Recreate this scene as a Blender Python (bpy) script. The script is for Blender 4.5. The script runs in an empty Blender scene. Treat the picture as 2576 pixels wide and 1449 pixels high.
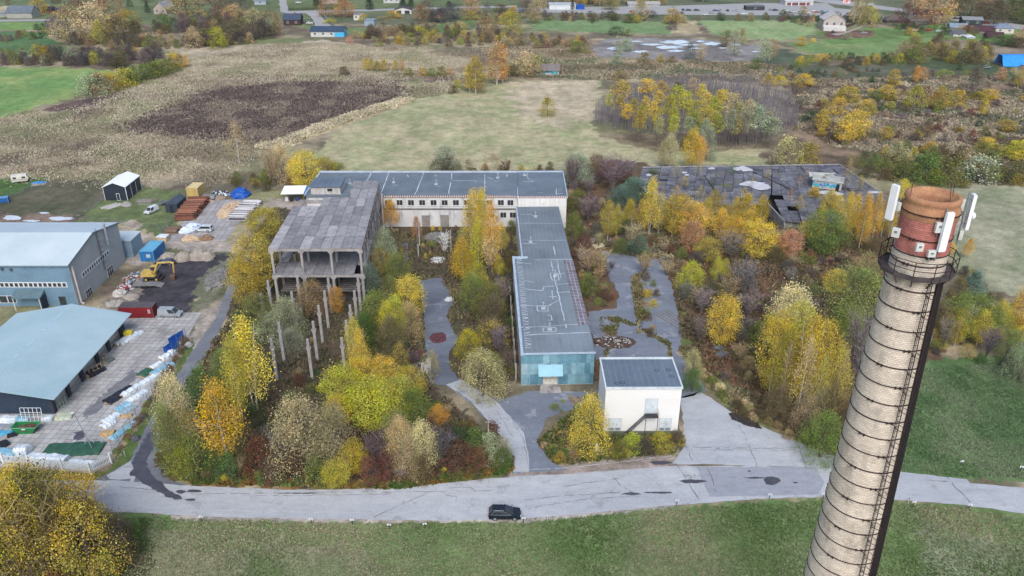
import bpy, bmesh, math, random
import numpy as np
from mathutils import Vector, Matrix
R = math.radians
random.seed(7)
S = bpy.context.scene
COL = S.collection
# ------------------------------------------------------------ camera, sky, sun, exposure
CAMH, PITCH = 82.0, R(26.5)
cd = bpy.data.cameras.new('camera'); cam = bpy.data.objects.new('camera', cd); COL.objects.link(cam)
cam.location = (0, 0, CAMH); cam.rotation_euler = (R(90) - PITCH, 0, 0)
cd.lens = 28; cd.sensor_width = 36; cd.clip_start = 0.5; cd.clip_end = 9000
S.camera = cam
w = bpy.data.worlds.new('World'); S.world = w; w.use_nodes = True
nt = w.node_tree; nt.nodes.clear()
wo = nt.nodes.new('ShaderNodeOutputWorld'); bg = nt.nodes.new('ShaderNodeBackground'); sk = nt.nodes.new('ShaderNodeTexSky')
sk.sky_type = 'NISHITA'; sk.sun_disc = False
SUN_EL, SUN_ROT = R(46), R(180)
sk.sun_elevation = SUN_EL; sk.sun_rotation = SUN_ROT
sk.air_density = 1.0; sk.dust_density = 1.5; sk.ozone_density = 1.0
bg.inputs[1].default_value = 0.085
nt.links.new(sk.outputs[0], bg.inputs[0]); nt.links.new(bg.outputs[0], wo.inputs[0])
sl = bpy.data.lights.new('sun', 'SUN'); so = bpy.data.objects.new('sun', sl); COL.objects.link(so)
sl.energy = 1.5; sl.angle = R(42); sl.color = (1.0, 0.985, 0.965)
sd = Vector((math.sin(SUN_ROT) * math.cos(SUN_EL), math.cos(SUN_ROT) * math.cos(SUN_EL), math.sin(SUN_EL)))
so.rotation_euler = sd.to_track_quat('Z', 'Y').to_euler(); so.location = (-60, -60, 150)
S.view_settings.view_transform = 'Standard'; S.view_settings.look = 'None'
S.view_settings.exposure = 1.07; S.view_settings.gamma = 1.0
S.render.engine = 'CYCLES'
S.cycles.max_bounces = 5; S.cycles.diffuse_bounces = 3; S.cycles.glossy_bounces = 2
S.cycles.transmission_bounces = 2; S.cycles.transparent_max_bounces = 4

# ------------------------------------------------------------ from the surveyed view to world coordinates
FPX, CX, CY = 28 / 36 * 2576, 1288.0, 724.5
cP, sP = math.cos(PITCH), math.sin(PITCH)
def G(px, py, z=0.0):
    x = (px - CX) / FPX; u = -(py - CY) / FPX
    s = (z - CAMH) / (-sP + u * cP)
    return (x * s, (cP + u * sP) * s)
def Zat(y, qy):
    u = -(qy - CY) / FPX
    return CAMH + y * (u * cP - sP) / (cP + u * sP)
def PY(px, py, yp):                       # point on a vertical plane y = yp
    z = Zat(yp, py); fz = yp * cP - (z - CAMH) * sP
    return ((px - CX) / FPX * fz, z)
def PX(px, py, xp):                       # point on a vertical plane x = xp
    x = (px - CX) / FPX; u = -(py - CY) / FPX
    s = xp / x
    return ((cP + u * sP) * s, CAMH + (-sP + u * cP) * s)
def mpp(py, z=0.0):                       # metres per surveyed pixel
    y = G(CX, py, z)[1]; return (y * cP - (z - CAMH) * sP) / FPX
def cc(ox, oy, x, y): return (ox * .644 + x * .26667, oy * .644 + y * .26667)

# ------------------------------------------------------------ mesh building
class MB:
    def __init__(s): s.v = []; s.f = []; s.m = []; s.cur = 0
    def add(s, vs, fs):
        o = len(s.v); s.v += [tuple(p) for p in vs]
        for f in fs: s.f.append([i + o for i in f]); s.m.append(s.cur)
        return s
    def box(s, x0, x1, y0, y1, z0, z1):
        return s.add([(x0,y0,z0),(x1,y0,z0),(x1,y1,z0),(x0,y1,z0),(x0,y0,z1),(x1,y0,z1),(x1,y1,z1),(x0,y1,z1)],
              [(3,2,1,0),(4,5,6,7),(0,1,5,4),(1,2,6,5),(2,3,7,6),(3,0,4,7)])
    def obox(s, c, size, rz=0, rx=0, ry=0, taper=1.0):
        m = Matrix.Rotation(rz, 3, 'Z') @ Matrix.Rotation(ry, 3, 'Y') @ Matrix.Rotation(rx, 3, 'X')
        a, b, d = size[0]/2, size[1]/2, size[2]/2; vs = []
        for z in (-d, d):
            t = taper if z > 0 else 1
            for x, y in ((-a,-b),(a,-b),(a,b),(-a,b)): vs.append(m @ Vector((x*t, y*t, z)) + Vector(c))
        return s.add(vs, [(3,2,1,0),(4,5,6,7),(0,1,5,4),(1,2,6,5),(2,3,7,6),(3,0,4,7)])
    def hexa(s, p): return s.add(p, [(3,2,1,0),(4,5,6,7),(0,1,5,4),(1,2,6,5),(2,3,7,6),(3,0,4,7)])
    def tube(s, p0, p1, r0, r1=None, n=6, cap=True):
        r1 = r0 if r1 is None else r1
        p0, p1 = Vector(p0), Vector(p1); d = p1 - p0
        if d.length < 1e-6: return s
        d.normalize(); a = d.orthogonal().normalized(); b = d.cross(a); vs = []
        for p, r in ((p0, r0), (p1, r1)):
            for i in range(n):
                t = 2*math.pi*i/n; vs.append(p + a*(r*math.cos(t)) + b*(r*math.sin(t)))
        fs = [(i, (i+1)%n, n+(i+1)%n, n+i) for i in range(n)]
        if cap: fs += [tuple(range(n-1,-1,-1)), tuple(range(n,2*n))]
        return s.add(vs, fs)
    def path(s, pts, r0, r1=None, n=6):
        r1 = r0 if r1 is None else r1; k = len(pts)-1
        for i in range(k): s.tube(pts[i], pts[i+1], r0+(r1-r0)*i/k, r0+(r1-r0)*(i+1)/k, n)
        return s
    def prism(s, poly, z0, z1):
        n = len(poly); zt = z1 if isinstance(z1, (list, tuple)) else [z1]*n
        vs = [(x,y,z0) for x,y in poly] + [(x,y,zt[i]) for i,(x,y) in enumerate(poly)]
        return s.add(vs, [tuple(range(n-1,-1,-1)), tuple(range(n,2*n))] + [(i,(i+1)%n,n+(i+1)%n,n+i) for i in range(n)])
    def xprism(s, prof, x0, x1):          # profile in (y, z) swept along x
        n = len(prof); vs = [(x0,y,z) for y,z in prof] + [(x1,y,z) for y,z in prof]
        return s.add(vs, [tuple(range(n-1,-1,-1)), tuple(range(n,2*n))] + [(i,(i+1)%n,n+(i+1)%n,n+i) for i in range(n)])
    def yprism(s, prof, y0, y1):          # profile in (x, z) swept along y
        n = len(prof); vs = [(x,y0,z) for x,z in prof] + [(x,y1,z) for x,z in prof]
        return s.add(vs, [tuple(range(n)), tuple(range(2*n-1,n-1,-1))] + [(i,n+i,n+(i+1)%n,(i+1)%n) for i in range(n)])
    def quad(s, a, b, c, d): return s.add([a,b,c,d], [(0,1,2,3)])
    def lathe(s, prof, n=24, c=(0,0,0), cap=True):
        vs = []; k = len(prof)
        for r, z in prof:
            for i in range(n):
                t = 2*math.pi*i/n; vs.append((c[0]+r*math.cos(t), c[1]+r*math.sin(t), c[2]+z))
        fs = [(j*n+i, j*n+(i+1)%n, (j+1)*n+(i+1)%n, (j+1)*n+i) for j in range(k-1) for i in range(n)]
        if cap: fs += [tuple(range(n-1,-1,-1)), tuple(range((k-1)*n, k*n))]
        return s.add(vs, fs)
    def blob(s, c, rx, ry, rz, seed=0, n=10, k=5, rough=.25, flat=True):
        rnd = random.Random(seed); vs = []; fs = []
        for j in range(k+1):
            ph = (math.pi/2 if flat else math.pi)*j/k
            for i in range(n):
                t = 2*math.pi*i/n; q = 1 + rnd.uniform(-rough, rough)
                rr = math.sin(ph) * q
                vs.append((c[0]+rx*rr*math.cos(t), c[1]+ry*rr*math.sin(t), c[2]+rz*math.cos(ph)*(1+rnd.uniform(-rough,rough)*(0 if j == k and flat else 1))))
        for j in range(k):
            for i in range(n): fs.append((j*n+i, (j+1)*n+i, (j+1)*n+(i+1)%n, j*n+(i+1)%n))
        return s.add(vs, fs)
    def mesh(s, name, mats, smooth=False):
        me = bpy.data.meshes.new(name); me.from_pydata(s.v, [], s.f)
        if not isinstance(mats, (list, tuple)): mats = [mats]
        for m in mats: me.materials.append(m)
        if len(mats) > 1: me.polygons.foreach_set('material_index', s.m)
        if smooth: me.polygons.foreach_set('use_smooth', [True]*len(me.polygons))
        me.update(); return me
    def build(s, name, mats, parent=None, loc=(0,0,0), rz=0, smooth=False):
        o = bpy.data.objects.new(name, s.mesh(name, mats, smooth)); COL.objects.link(o)
        o.location = loc; o.rotation_euler = (0,0,rz)
        if parent: o.parent = parent
        return o
def B(*a): return MB().box(*a)
LM = []                                    # landmarks for telling plants apart
def tag(o, label=None, cat=None, group=None, kind=None):
    if label: o['label'] = label
    if cat: o['category'] = cat
    if group: o['group'] = group
    if kind: o['kind'] = kind
    return o
def T(name, label, cat, loc=(0,0,0), rz=0, group=None):
    o = bpy.data.objects.new(name, None); COL.objects.link(o); o.empty_display_size = .5
    o.location = (loc[0], loc[1], loc[2] if len(loc) > 2 else 0); o.rotation_euler = (0,0,rz)
    return tag(o, label, cat, group)
def dup(o, loc=None, rz=None, parent=None):
    c = o.copy(); COL.objects.link(c)
    if parent: c.parent = parent
    if loc is not None: c.location = (loc[0], loc[1], loc[2] if len(loc) > 2 else 0)
    if rz is not None: c.rotation_euler = (0,0,rz)
    for ch in KIDS.get(o.name, []): dup(ch, parent=c)
    return c
KIDS = {}
def index_kids():
    KIDS.clear()
    for o in bpy.data.objects:
        if o.parent: KIDS.setdefault(o.parent.name, []).append(o)

# ------------------------------------------------------------ materials
def lin(c): c /= 255.0; return c/12.92 if c <= .04045 else ((c+.055)/1.055)**2.4
ALB = 0.86
def sc(r, g, b, k=1.0): return tuple(min(.85, lin(v)*ALB*k) for v in (r, g, b))
class N:
    def __init__(s, name):
        s.m = bpy.data.materials.new(name); s.m.use_nodes = True; s.t = s.m.node_tree; s.n = s.t.nodes; s.l = s.t.links
        s.p = s.n['Principled BSDF']; s.tc = s.n.new('ShaderNodeTexCoord')
    def new(s, t, **k):
        n = s.n.new(t)
        for a, v in k.items(): setattr(n, a, v)
        return n
    def mapv(s, scale=(1,1,1), src='Object', rot=(0,0,0)):
        mp = s.new('ShaderNodeMapping'); mp.inputs['Scale'].default_value = scale; mp.inputs['Rotation'].default_value = rot
        s.l.new(s.tc.outputs[src], mp.inputs[0]); return mp.outputs[0]
    def noise(s, scale, vec, detail=5, rough=.6):
        n = s.new('ShaderNodeTexNoise'); n.inputs['Scale'].default_value = scale; n.inputs['Detail'].default_value = detail
        n.inputs['Roughness'].default_value = rough; s.l.new(vec, n.inputs['Vector']); return n.outputs['Fac']
    def rng(s, val, a, b, c=0, d=1):
        n = s.new('ShaderNodeMapRange'); s.l.new(val, n.inputs[0])
        for i, q in enumerate((a, b, c, d)): n.inputs[i+1].default_value = q
        return n.outputs[0]
    def mix(s, fac, a, b, mode='MIX'):
        n = s.new('ShaderNodeMix', data_type='RGBA', blend_type=mode)
        for i, q in ((0, fac), (6, a), (7, b)):
            if hasattr(q, 'links'): s.l.new(q, n.inputs[i])
            elif i == 0: n.inputs[0].default_value = q
            else: n.inputs[i].default_value = (*q, 1) if len(q) == 3 else q
        return n.outputs[2]
    def mul(s, col, val):                  # colour times a grey value
        n = s.new('ShaderNodeVectorMath', operation='SCALE')
        if hasattr(col, 'links'): s.l.new(col, n.inputs[0])
        else: n.inputs[0].default_value = col
        s.l.new(val, n.inputs['Scale']); return n.outputs[0]
    def bump(s, val, strength, dist=.05):
        n = s.new('ShaderNodeBump'); n.inputs['Strength'].default_value = strength; n.inputs['Distance'].default_value = dist
        s.l.new(val, n.inputs['Height']); s.l.new(n.outputs[0], s.p.inputs['Normal'])
    def done(s, col, rough=.8, spec=.3, metal=0):
        if hasattr(col, 'links'): s.l.new(col, s.p.inputs['Base Color'])
        else: s.p.inputs['Base Color'].default_value = (*col, 1)
        s.p.inputs['Roughness'].default_value = rough; s.p.inputs['Specular IOR Level'].default_value = spec
        s.p.inputs['Metallic'].default_value = metal; return s.m
MC = {}
def mat(name, col, col2=None, scale=.6, rough=.8, spec=.25, fine=.25, stretch=(1,1,1), wave=None, metal=0, lo=.35, hi=.7, bump=0, stain=None):
    if name in MC: return MC[name]
    k = N(name); v = k.mapv(stretch)
    a = k.noise(scale, v); c = k.mix(k.rng(a, lo, hi), col, col2 or tuple(x*.78 for x in col))
    if stain:
        sv = k.mapv(stain[1]); c = k.mix(k.rng(k.noise(1.0, sv), stain[2], stain[2]+.14, 0, stain[3]), c, stain[0])
    f = k.noise(scale*9+2, v, 3); c = k.mul(c, k.rng(f, .25, .75, 1-fine, 1+fine))
    if wave:                               # sheet ribs: (axis, period, depth)
        wv = k.mapv((1,1,1)); wn = k.new('ShaderNodeTexWave', wave_type='BANDS', bands_direction=wave[0])
        wn.inputs['Scale'].default_value = .314/wave[1]; k.l.new(wv, wn.inputs['Vector'])
        c = k.mul(c, k.rng(wn.outputs['Fac'], 0, 1, 1-wave[2], 1+wave[2]*.4)); k.bump(wn.outputs['Fac'], .5, .04)
    elif bump: k.bump(f, bump, .08)
    MC[name] = k.done(c, rough, spec, metal); return MC[name]
def slabmat(name, col, col2, w, h, mortar, msize=.03, rz=0, off=.0, stain=None, fine=.2):
    k = N(name); v = k.mapv((1,1,1), rot=(0,0,rz)); b = k.new('ShaderNodeTexBrick'); b.offset = off; b.squash = 1
    for n, q in (('Color1', (*col,1)), ('Color2', (*col2,1)), ('Mortar', (*mortar,1))): b.inputs[n].default_value = q
    b.inputs['Scale'].default_value = 1; b.inputs['Mortar Size'].default_value = msize; b.inputs['Mortar Smooth'].default_value = .3
    b.inputs['Bias'].default_value = 0; b.inputs['Brick Width'].default_value = w; b.inputs['Row Height'].default_value = h
    k.l.new(v, b.inputs['Vector']); c = b.outputs['Color']
    vv = k.mapv((1,1,1))
    if stain: c = k.mix(k.rng(k.noise(stain[1], vv, 6), stain[2], stain[2]+.12, 0, stain[3]), c, stain[0])
    c = k.mul(c, k.rng(k.noise(2.5, vv, 6), .25, .75, 1-fine, 1+fine)); MC[name] = k.done(c, .85, .2); return MC[name]
glass = mat('dark_glass', (.02,.025,.03), (.05,.06,.07), 1.5, .12, .6, .1)
white = mat('white_paint', sc(232,234,236), sc(205,206,205), .4, .6, .3, .06)
black = mat('black_rubber', (.02,.02,.022), None, 2, .8)
conc = mat('weathered_concrete', sc(180,174,170), sc(140,134,132), .5, .9, .15, .25, stain=(sc(80,75,74), (.5,.5,.15), .55, .7))
steel = mat('galvanised_steel', sc(150,158,165), sc(120,128,135), 1, .5, .4, .1, metal=.3)
rustbrown = mat('dark_rusty_steel', sc(66,52,48), sc(44,38,38), 2, .8)
# ------------------------------------------------------------ the ground, one sheet with its fields
rs = np.random.RandomState(3)
HT = rs.rand(4, 512, 512)
def vn(x, y, sc_, seed=0):
    x = x/sc_ + seed*17.3; y = y/sc_ + seed*9.1; xi = np.floor(x).astype(int); yi = np.floor(y).astype(int)
    fx = x-xi; fy = y-yi; fx = fx*fx*(3-2*fx); fy = fy*fy*(3-2*fy); t = HT[seed % 4]
    a = t[xi % 512, yi % 512]; b = t[(xi+1) % 512, yi % 512]; c = t[xi % 512, (yi+1) % 512]; d = t[(xi+1) % 512, (yi+1) % 512]
    return (a*(1-fx)+b*fx)*(1-fy) + (c*(1-fx)+d*fx)*fy
def fbm(x, y, s, seed=0): return (vn(x,y,s,seed)*.5 + vn(x,y,s*.45,seed+1)*.3 + vn(x,y,s*.2,seed+2)*.2)
def inpoly(x, y, poly):
    r = np.zeros(x.shape, bool); n = len(poly); j = n-1
    for i in range(n):
        xi, yi = poly[i]; xj, yj = poly[j]
        if yi != yj:
            r ^= ((yi > y) != (yj > y)) & (x < (xj-xi)*(y-yi)/(yj-yi)+xi)
        j = i
    return r
def S3(*c): return np.array(sc(*c, 1.12))
# (outline in surveyed pixels, colour a, colour b, patch size in metres, edge wander in metres)
MEADOW = (S3(168,154,128), S3(112,104,86))
REG = [
 ([(-900,60),(3500,60),(3500,-70),(-900,-70)], S3(112,112,90), S3(86,98,72), 30, 8),
 ([(-900,60),(700,60),(900,30),(1300,60),(1300,-70),(-900,-70)], S3(110,120,84), S3(92,104,70), 20, 8),
 ([(-100,18),(125,14),(125,34),(-100,50)], S3(186,172,140), S3(160,150,120), 20, 3),
 ([(-300,85),(130,80),(165,130),(330,128),(330,140),(-300,150)], S3(76,108,70), S3(94,120,80), 12, 4),
 ([(-300,58),(140,55),(130,75),(-300,82)], S3(120,145,85), S3(100,130,78), 12, 4),
 ([(-600,168),(150,168),(310,182),(205,238),(170,250),(100,268),(0,300),(-600,370)], S3(108,140,84), S3(138,154,96), 14, 2.5),
 ([(740,60),(960,75),(960,100),(880,85),(745,68)], S3(96,122,74), S3(120,132,88), 12, 3),
 ([(1010,75),(1190,50),(1190,75),(1040,90)], S3(98,126,72), S3(88,110,70), 12, 3),
 ([(1330,50),(1690,54),(1690,86),(1560,84),(1340,74)], S3(108,136,90), S3(126,144,102), 12, 2.5),
 ([(1690,52),(1750,52),(1765,84),(1688,84)], S3(188,174,140), S3(160,146,116), 10, 1.5),
 ([(1755,52),(2050,52),(2060,86),(1960,102),(1800,90)], S3(130,152,104), S3(146,158,114), 14, 2.5),
 ([(1985,108),(2100,98),(2330,82),(2455,122),(2340,158),(2010,132)], S3(108,134,84), S3(128,142,94), 12, 3),
 ([(2050,80),(2330,62),(2700,70),(2700,118),(2330,96),(2090,112)], S3(112,142,82), S3(96,116,70), 12, 3),
 ([(2070,78),(2195,76),(2200,94),(2080,98)], S3(132,108,92), S3(96,72,62), 6, 1.5),
 ([(2340,104),(2420,100),(2700,120),(2700,148),(2450,138),(2400,122)], S3(150,136,118), S3(124,112,96), 10, 2),
 ([(2250,62),(2330,62),(2320,76),(2255,74)], S3(86,76,70), S3(70,62,58), 8, 1),
 ([(2180,150),(2520,150),(2560,190),(2380,200),(2200,190)], S3(84,94,70), S3(70,84,58), 8, 5),
 ([(440,105),(800,100),(1200,150),(1150,190),(760,195),(480,180),(400,140)], S3(188,174,150), S3(150,138,116), 12, 6),
 ([(480,95),(760,100),(760,108),(480,118)], S3(128,128,92), S3(110,118,80), 12, 4),
 ([(1330,90),(1480,92),(1500,140),(1300,160)], S3(166,140,112), S3(120,104,88), 10, 6),
 ([(1300,160),(2000,160),(2000,200),(1500,200),(1300,190)], S3(120,112,88), S3(96,90,74), 10, 6),
 ([(1485,128),(1505,100),(1560,96),(1800,100),(1930,118),(1900,150),(1750,158),(1500,142)], S3(146,142,142), S3(118,112,110), 14, 4),
 ([(1930,118),(2100,150),(2080,168),(1900,160)], S3(92,104,82), S3(80,88,74), 10, 4),
 ([(296,328),(540,225),(750,198),(1010,190),(1030,236),(962,262),(860,292),(700,358),(610,350),(470,338)], S3(102,88,84), S3(82,72,70), 7, 8),
 ([(480,262),(700,218),(790,218),(560,262),(380,320),(340,318)], S3(160,150,116), S3(120,112,88), 7, 3),
 ([(120,274),(220,245),(330,232),(400,236),(300,262),(190,282)], S3(112,92,88), S3(84,70,68), 7, 4),
 ([(520,190),(760,184),(1120,180),(1120,200),(900,206),(560,210)], S3(104,88,82), S3(130,112,98), 8, 5),
 ([(630,362),(830,300),(1010,243),(1060,248),(870,312),(700,378)], S3(208,192,154), S3(170,156,126), 6, 2),
 ([(1000,215),(1180,212),(1190,232),(1050,246)], S3(120,130,86), S3(104,110,78), 6, 3),
 ([(780,400),(860,318),(1070,245),(1190,225),(1290,205),(1512,203),(1496,335),(1600,352),(1660,380),(1900,372),(1930,412),(1400,424),(1150,436),(880,440)], S3(176,166,134), S3(148,150,112), 6, 2),
 ([(1280,206),(1512,204),(1496,300),(1400,330),(1300,290)], S3(190,174,150), S3(164,154,128), 6, 4),
 ([(1500,340),(2000,330),(2000,372),(1660,384)], S3(140,128,104), S3(112,100,82), 6, 2),
 ([(1980,190),(3000,190),(3000,470),(2350,470),(2200,420),(1960,400)], S3(142,122,102), S3(92,80,68), 8, 6),
 ([(1940,160),(2300,165),(2560,190),(2560,215),(1960,196)], S3(104,104,88), S3(84,88,70), 9, 5),
 ([(2150,205),(2420,198),(2420,215),(2150,218)], S3(190,176,148), S3(150,134,112), 9, 3),
 ([(2420,230),(3000,225),(3000,300),(2450,300)], S3(176,160,132), S3(128,112,92), 7, 5),
 ([(2250,310),(2576,310),(2576,400),(2300,380)], S3(160,142,112), S3(104,92,74), 5, 5),
 ([(2380,470),(3000,455),(3000,800),(2576,760),(2420,690),(2340,600)], S3(160,156,132), S3(134,138,110), 7, 3),
 ([(-600,458),(250,452),(270,500),(190,556),(-600,620)], S3(104,98,82), S3(84,86,68), 5, 2),
 ([(-600,455),(130,448),(0,500),(-600,600)], S3(84,112,62), S3(72,96,54), 4, 1),
 ([(-200,540),(170,538),(200,560),(-200,566)], S3(136,118,104), S3(110,94,84), 4, 2),
 ([(195,556),(260,495),(330,470),(465,480),(470,520),(440,578),(420,600),(300,560)], S3(114,124,84), S3(96,108,72), 3, 1),
 ([(315,552),(360,556),(330,592),(300,600),(285,590)], S3(178,164,146), S3(150,138,120), 3, 1.5),
 ([(285,582),(420,604),(600,606),(640,560),(660,505),(720,495),(780,500),(760,530),(680,545),(640,640),(420,648),(330,668),(300,640)], S3(176,164,152), S3(150,140,130), 4, 1.2),
 ([(410,628),(560,634),(600,640),(560,652),(420,645)], S3(124,120,84), S3(96,100,66), 3, 1),
 ([(300,745),(345,690),(400,655),(440,648),(575,640),(595,642),(570,690),(520,700),(500,745),(480,786),(330,786)], S3(78,75,80), S3(62,60,66), 3, .8),
 ([(500,700),(585,640),(590,700),(560,750),(500,785),(480,780)], S3(128,128,108), S3(100,102,80), 2, 1),
 ([(255,770),(300,720),(345,690),(380,700),(330,770),(300,790)], S3(150,140,128), S3(120,112,104), 2, 1),
 ([(505,786),(566,750),(548,800),(502,870),(478,905),(458,890),(482,840)], S3(168,158,148), S3(140,132,124), 2, .5),
 # undergrowth below the thickets
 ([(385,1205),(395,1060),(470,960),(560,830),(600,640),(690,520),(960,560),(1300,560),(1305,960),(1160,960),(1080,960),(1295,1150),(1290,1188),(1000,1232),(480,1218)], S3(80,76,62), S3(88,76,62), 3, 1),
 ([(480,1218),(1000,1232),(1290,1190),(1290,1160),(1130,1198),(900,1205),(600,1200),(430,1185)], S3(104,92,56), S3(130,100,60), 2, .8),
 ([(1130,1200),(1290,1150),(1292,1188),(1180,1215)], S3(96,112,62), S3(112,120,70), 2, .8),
 ([(1300,700),(1380,560),(1430,420),(1560,400),(2320,560),(2360,900),(2130,1150),(1990,1100),(1850,1040),(1790,960),(1700,880),(1500,960)], S3(94,82,66), S3(106,82,64), 3, 1.5),
 ([(1720,900),(1760,880),(1860,1000),(2000,1080),(2140,1120),(2120,1155),(1980,1100),(1850,1048)], S3(128,124,92), S3(104,108,74), 2, .8),
 ([(1700,780),(1725,780),(1800,940),(1760,930),(1710,880)], S3(92,112,62), S3(110,100,70), 2, .8),
 ([(1600,620),(1700,590),(1850,640),(1720,700),(1620,680)], S3(122,82,58), S3(96,74,54), 3, 1.5),
 ([(1350,1115),(1440,1035),(1520,1000),(1720,1085),(1725,1120),(1690,1140),(1560,1155),(1400,1170)], S3(92,98,62), S3(74,78,50), 2, .6),
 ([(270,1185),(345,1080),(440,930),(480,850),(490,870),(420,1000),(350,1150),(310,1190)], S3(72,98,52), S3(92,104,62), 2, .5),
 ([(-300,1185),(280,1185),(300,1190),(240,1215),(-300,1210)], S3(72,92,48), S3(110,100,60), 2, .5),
 ([(2290,930),(2400,900),(3000,880),(3000,1240),(2430,1205),(2270,1188),(2200,1180)], S3(84,112,68), S3(102,122,82), 5, 1),
 ([(-900,1296),(340,1290),(800,1310),(1310,1312),(1700,1272),(2100,1250),(2240,1256),(2420,1268),(3100,1330),(3100,2600),(-900,2600)], S3(100,122,74), S3(116,128,88), 4, .5),
 ([(350,1330),(900,1400),(1000,1600),(300,1600),(350,1420)], S3(138,136,110), S3(110,120,86), 4, 3),
 ([(1400,1360),(1700,1380),(1760,1440),(1500,1460),(1380,1420)], S3(124,130,96), S3(106,120,80), 5, 4),
 ([(2280,1320),(2576,1360),(2576,1600),(2240,1600)], S3(134,136,112), S3(108,122,88), 5, 4),
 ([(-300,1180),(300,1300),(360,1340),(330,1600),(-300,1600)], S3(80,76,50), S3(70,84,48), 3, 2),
 ([(1280,1186),(1420,1172),(1560,1154),(1650,1143),(1735,1152),(1740,1180),(1420,1198),(1280,1204)], S3(168,154,144), S3(140,128,120), 2, .4),
 ([(430,1296),(1000,1302),(1320,1304),(1690,1270),(1700,1276),(1320,1314),(800,1314),(430,1306)], S3(182,170,160), S3(150,142,132), 2, .3),
]
def make_ground():
    yr = [-200, 5]; y = 24.0
    while y < 60: yr.append(y); y += .35
    while y < 950: yr.append(y); y *= 1.0042
    yr += [1000, 1100, 1300, 1700, 2500, 4500, 9000]
    ua = np.concatenate([np.array([-14, -5, -2, -1.2, -.95]), np.arange(-.82, .8201, .0031), np.array([.95, 1.2, 2, 5, 14])])
    yr = np.array(yr); nr, nc = len(yr), len(ua)
    X = ua[None, :]*np.maximum(yr[:, None], 60); Y = np.repeat(yr[:, None], nc, 1)
    X = X.ravel(); Y = Y.ravel()
    m = fbm(X, Y, 14, 0); m = np.clip((m-.34)*3.2, 0, 1)[:, None]
    C = MEADOW[0]*m + MEADOW[1]*(1-m)
    g2 = np.clip((fbm(X, Y, 40, 2)-.5)*4, 0, .7)[:, None]; C = C*(1-g2) + S3(122,126,88)*g2
    g3 = np.clip((fbm(X, Y, 25, 3)-.56)*5, 0, .7)[:, None]; C = C*(1-g3) + S3(104,88,80)*g3
    for poly, a, b, ps, ew in REG:
        wp = [G(*p) for p in poly]
        dx = (vn(X, Y, ew*1.6, 1)-.5)*2*ew + (vn(X, Y, ew*.5, 2)-.5)*ew; dy = (vn(X, Y, ew*1.6, 3)-.5)*2.6*ew + (vn(X, Y, ew*.5, 0)-.5)*ew
        ins = inpoly(X+dx, Y+dy, wp)
        if not ins.any(): continue
        xi, yi = X[ins], Y[ins]
        t = np.clip((fbm(xi, yi, ps, 1)-.3)*2.6, 0, 1)[:, None]
        C[ins] = a*(1-t) + b*t
    C *= (.86 + .28*vn(X, Y, 1.1, 2))[:, None]
    me = bpy.data.meshes.new('ground')
    idx = np.arange(nr*nc).reshape(nr, nc)
    F = np.stack([idx[:-1, :-1], idx[:-1, 1:], idx[1:, 1:], idx[1:, :-1]], -1).reshape(-1, 4)
    me.vertices.add(nr*nc); me.vertices.foreach_set('co', np.stack([X, Y, np.zeros_like(X)], 1).ravel())
    me.loops.add(F.size); me.loops.foreach_set('vertex_index', F.ravel())
    me.polygons.add(len(F)); me.polygons.foreach_set('loop_start', np.arange(len(F))*4); me.polygons.foreach_set('loop_total', np.full(len(F), 4))
    me.update(calc_edges=True)
    at = me.color_attributes.new('field', 'FLOAT_COLOR', 'POINT'); at.data.foreach_set('color', np.concatenate([C, np.ones((len(C),1))], 1).ravel())
    k = N('ground_cover'); a = k.new('ShaderNodeAttribute'); a.attribute_name = 'field'
    v = k.mapv((1,1,1)); n1 = k.noise(1.6, v, 8, .7); n2 = k.noise(.3, v, 6, .65); n3 = k.noise(.09, k.mapv((1,.35,1), rot=(0,0,.25)), 7, .7)
    c = k.mul(a.outputs['Color'], k.rng(n1, .3, .7, .7, 1.3)); c = k.mul(c, k.rng(n2, .3, .7, .78, 1.2)); c = k.mul(c, k.rng(n3, .3, .7, .8, 1.18)); k.bump(n1, .25, .15)
    me.materials.append(k.done(c, .95, .08))
    o = bpy.data.objects.new('ground', me); COL.objects.link(o); tag(o, kind='structure')
make_ground()

# ------------------------------------------------------------ asphalt and paving sheets
def ragged(poly, amp, step=1.2, seed=1):
    wp = [G(*p) for p in poly]; out = []; rnd = random.Random(seed)
    for i, p in enumerate(wp):
        q = wp[(i+1) % len(wp)]; d = math.dist(p, q); n = max(1, min(200, int(d/step)))
        for j in range(n):
            t = j/n; out.append((p[0]+(q[0]-p[0])*t + rnd.uniform(-amp, amp)*(j > 0), p[1]+(q[1]-p[1])*t + rnd.uniform(-amp, amp)*(j > 0)))
    return out
def sheet(name, poly, m, z, amp=.15, kind='structure', seed=1, step=1.2):
    pts = ragged(poly, amp, step, seed); bm = bmesh.new()
    vs = [bm.verts.new((x, y, z)) for x, y in pts]; f = bm.faces.new(vs); f.normal_update()
    if f.normal.z < 0: f.normal_flip()
    bmesh.ops.triangulate(bm, faces=bm.faces[:])
    me = bpy.data.meshes.new(name); bm.to_mesh(me); bm.free(); me.materials.append(m)
    o = bpy.data.objects.new(name, me); COL.objects.link(o); tag(o, kind=kind); return o
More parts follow.
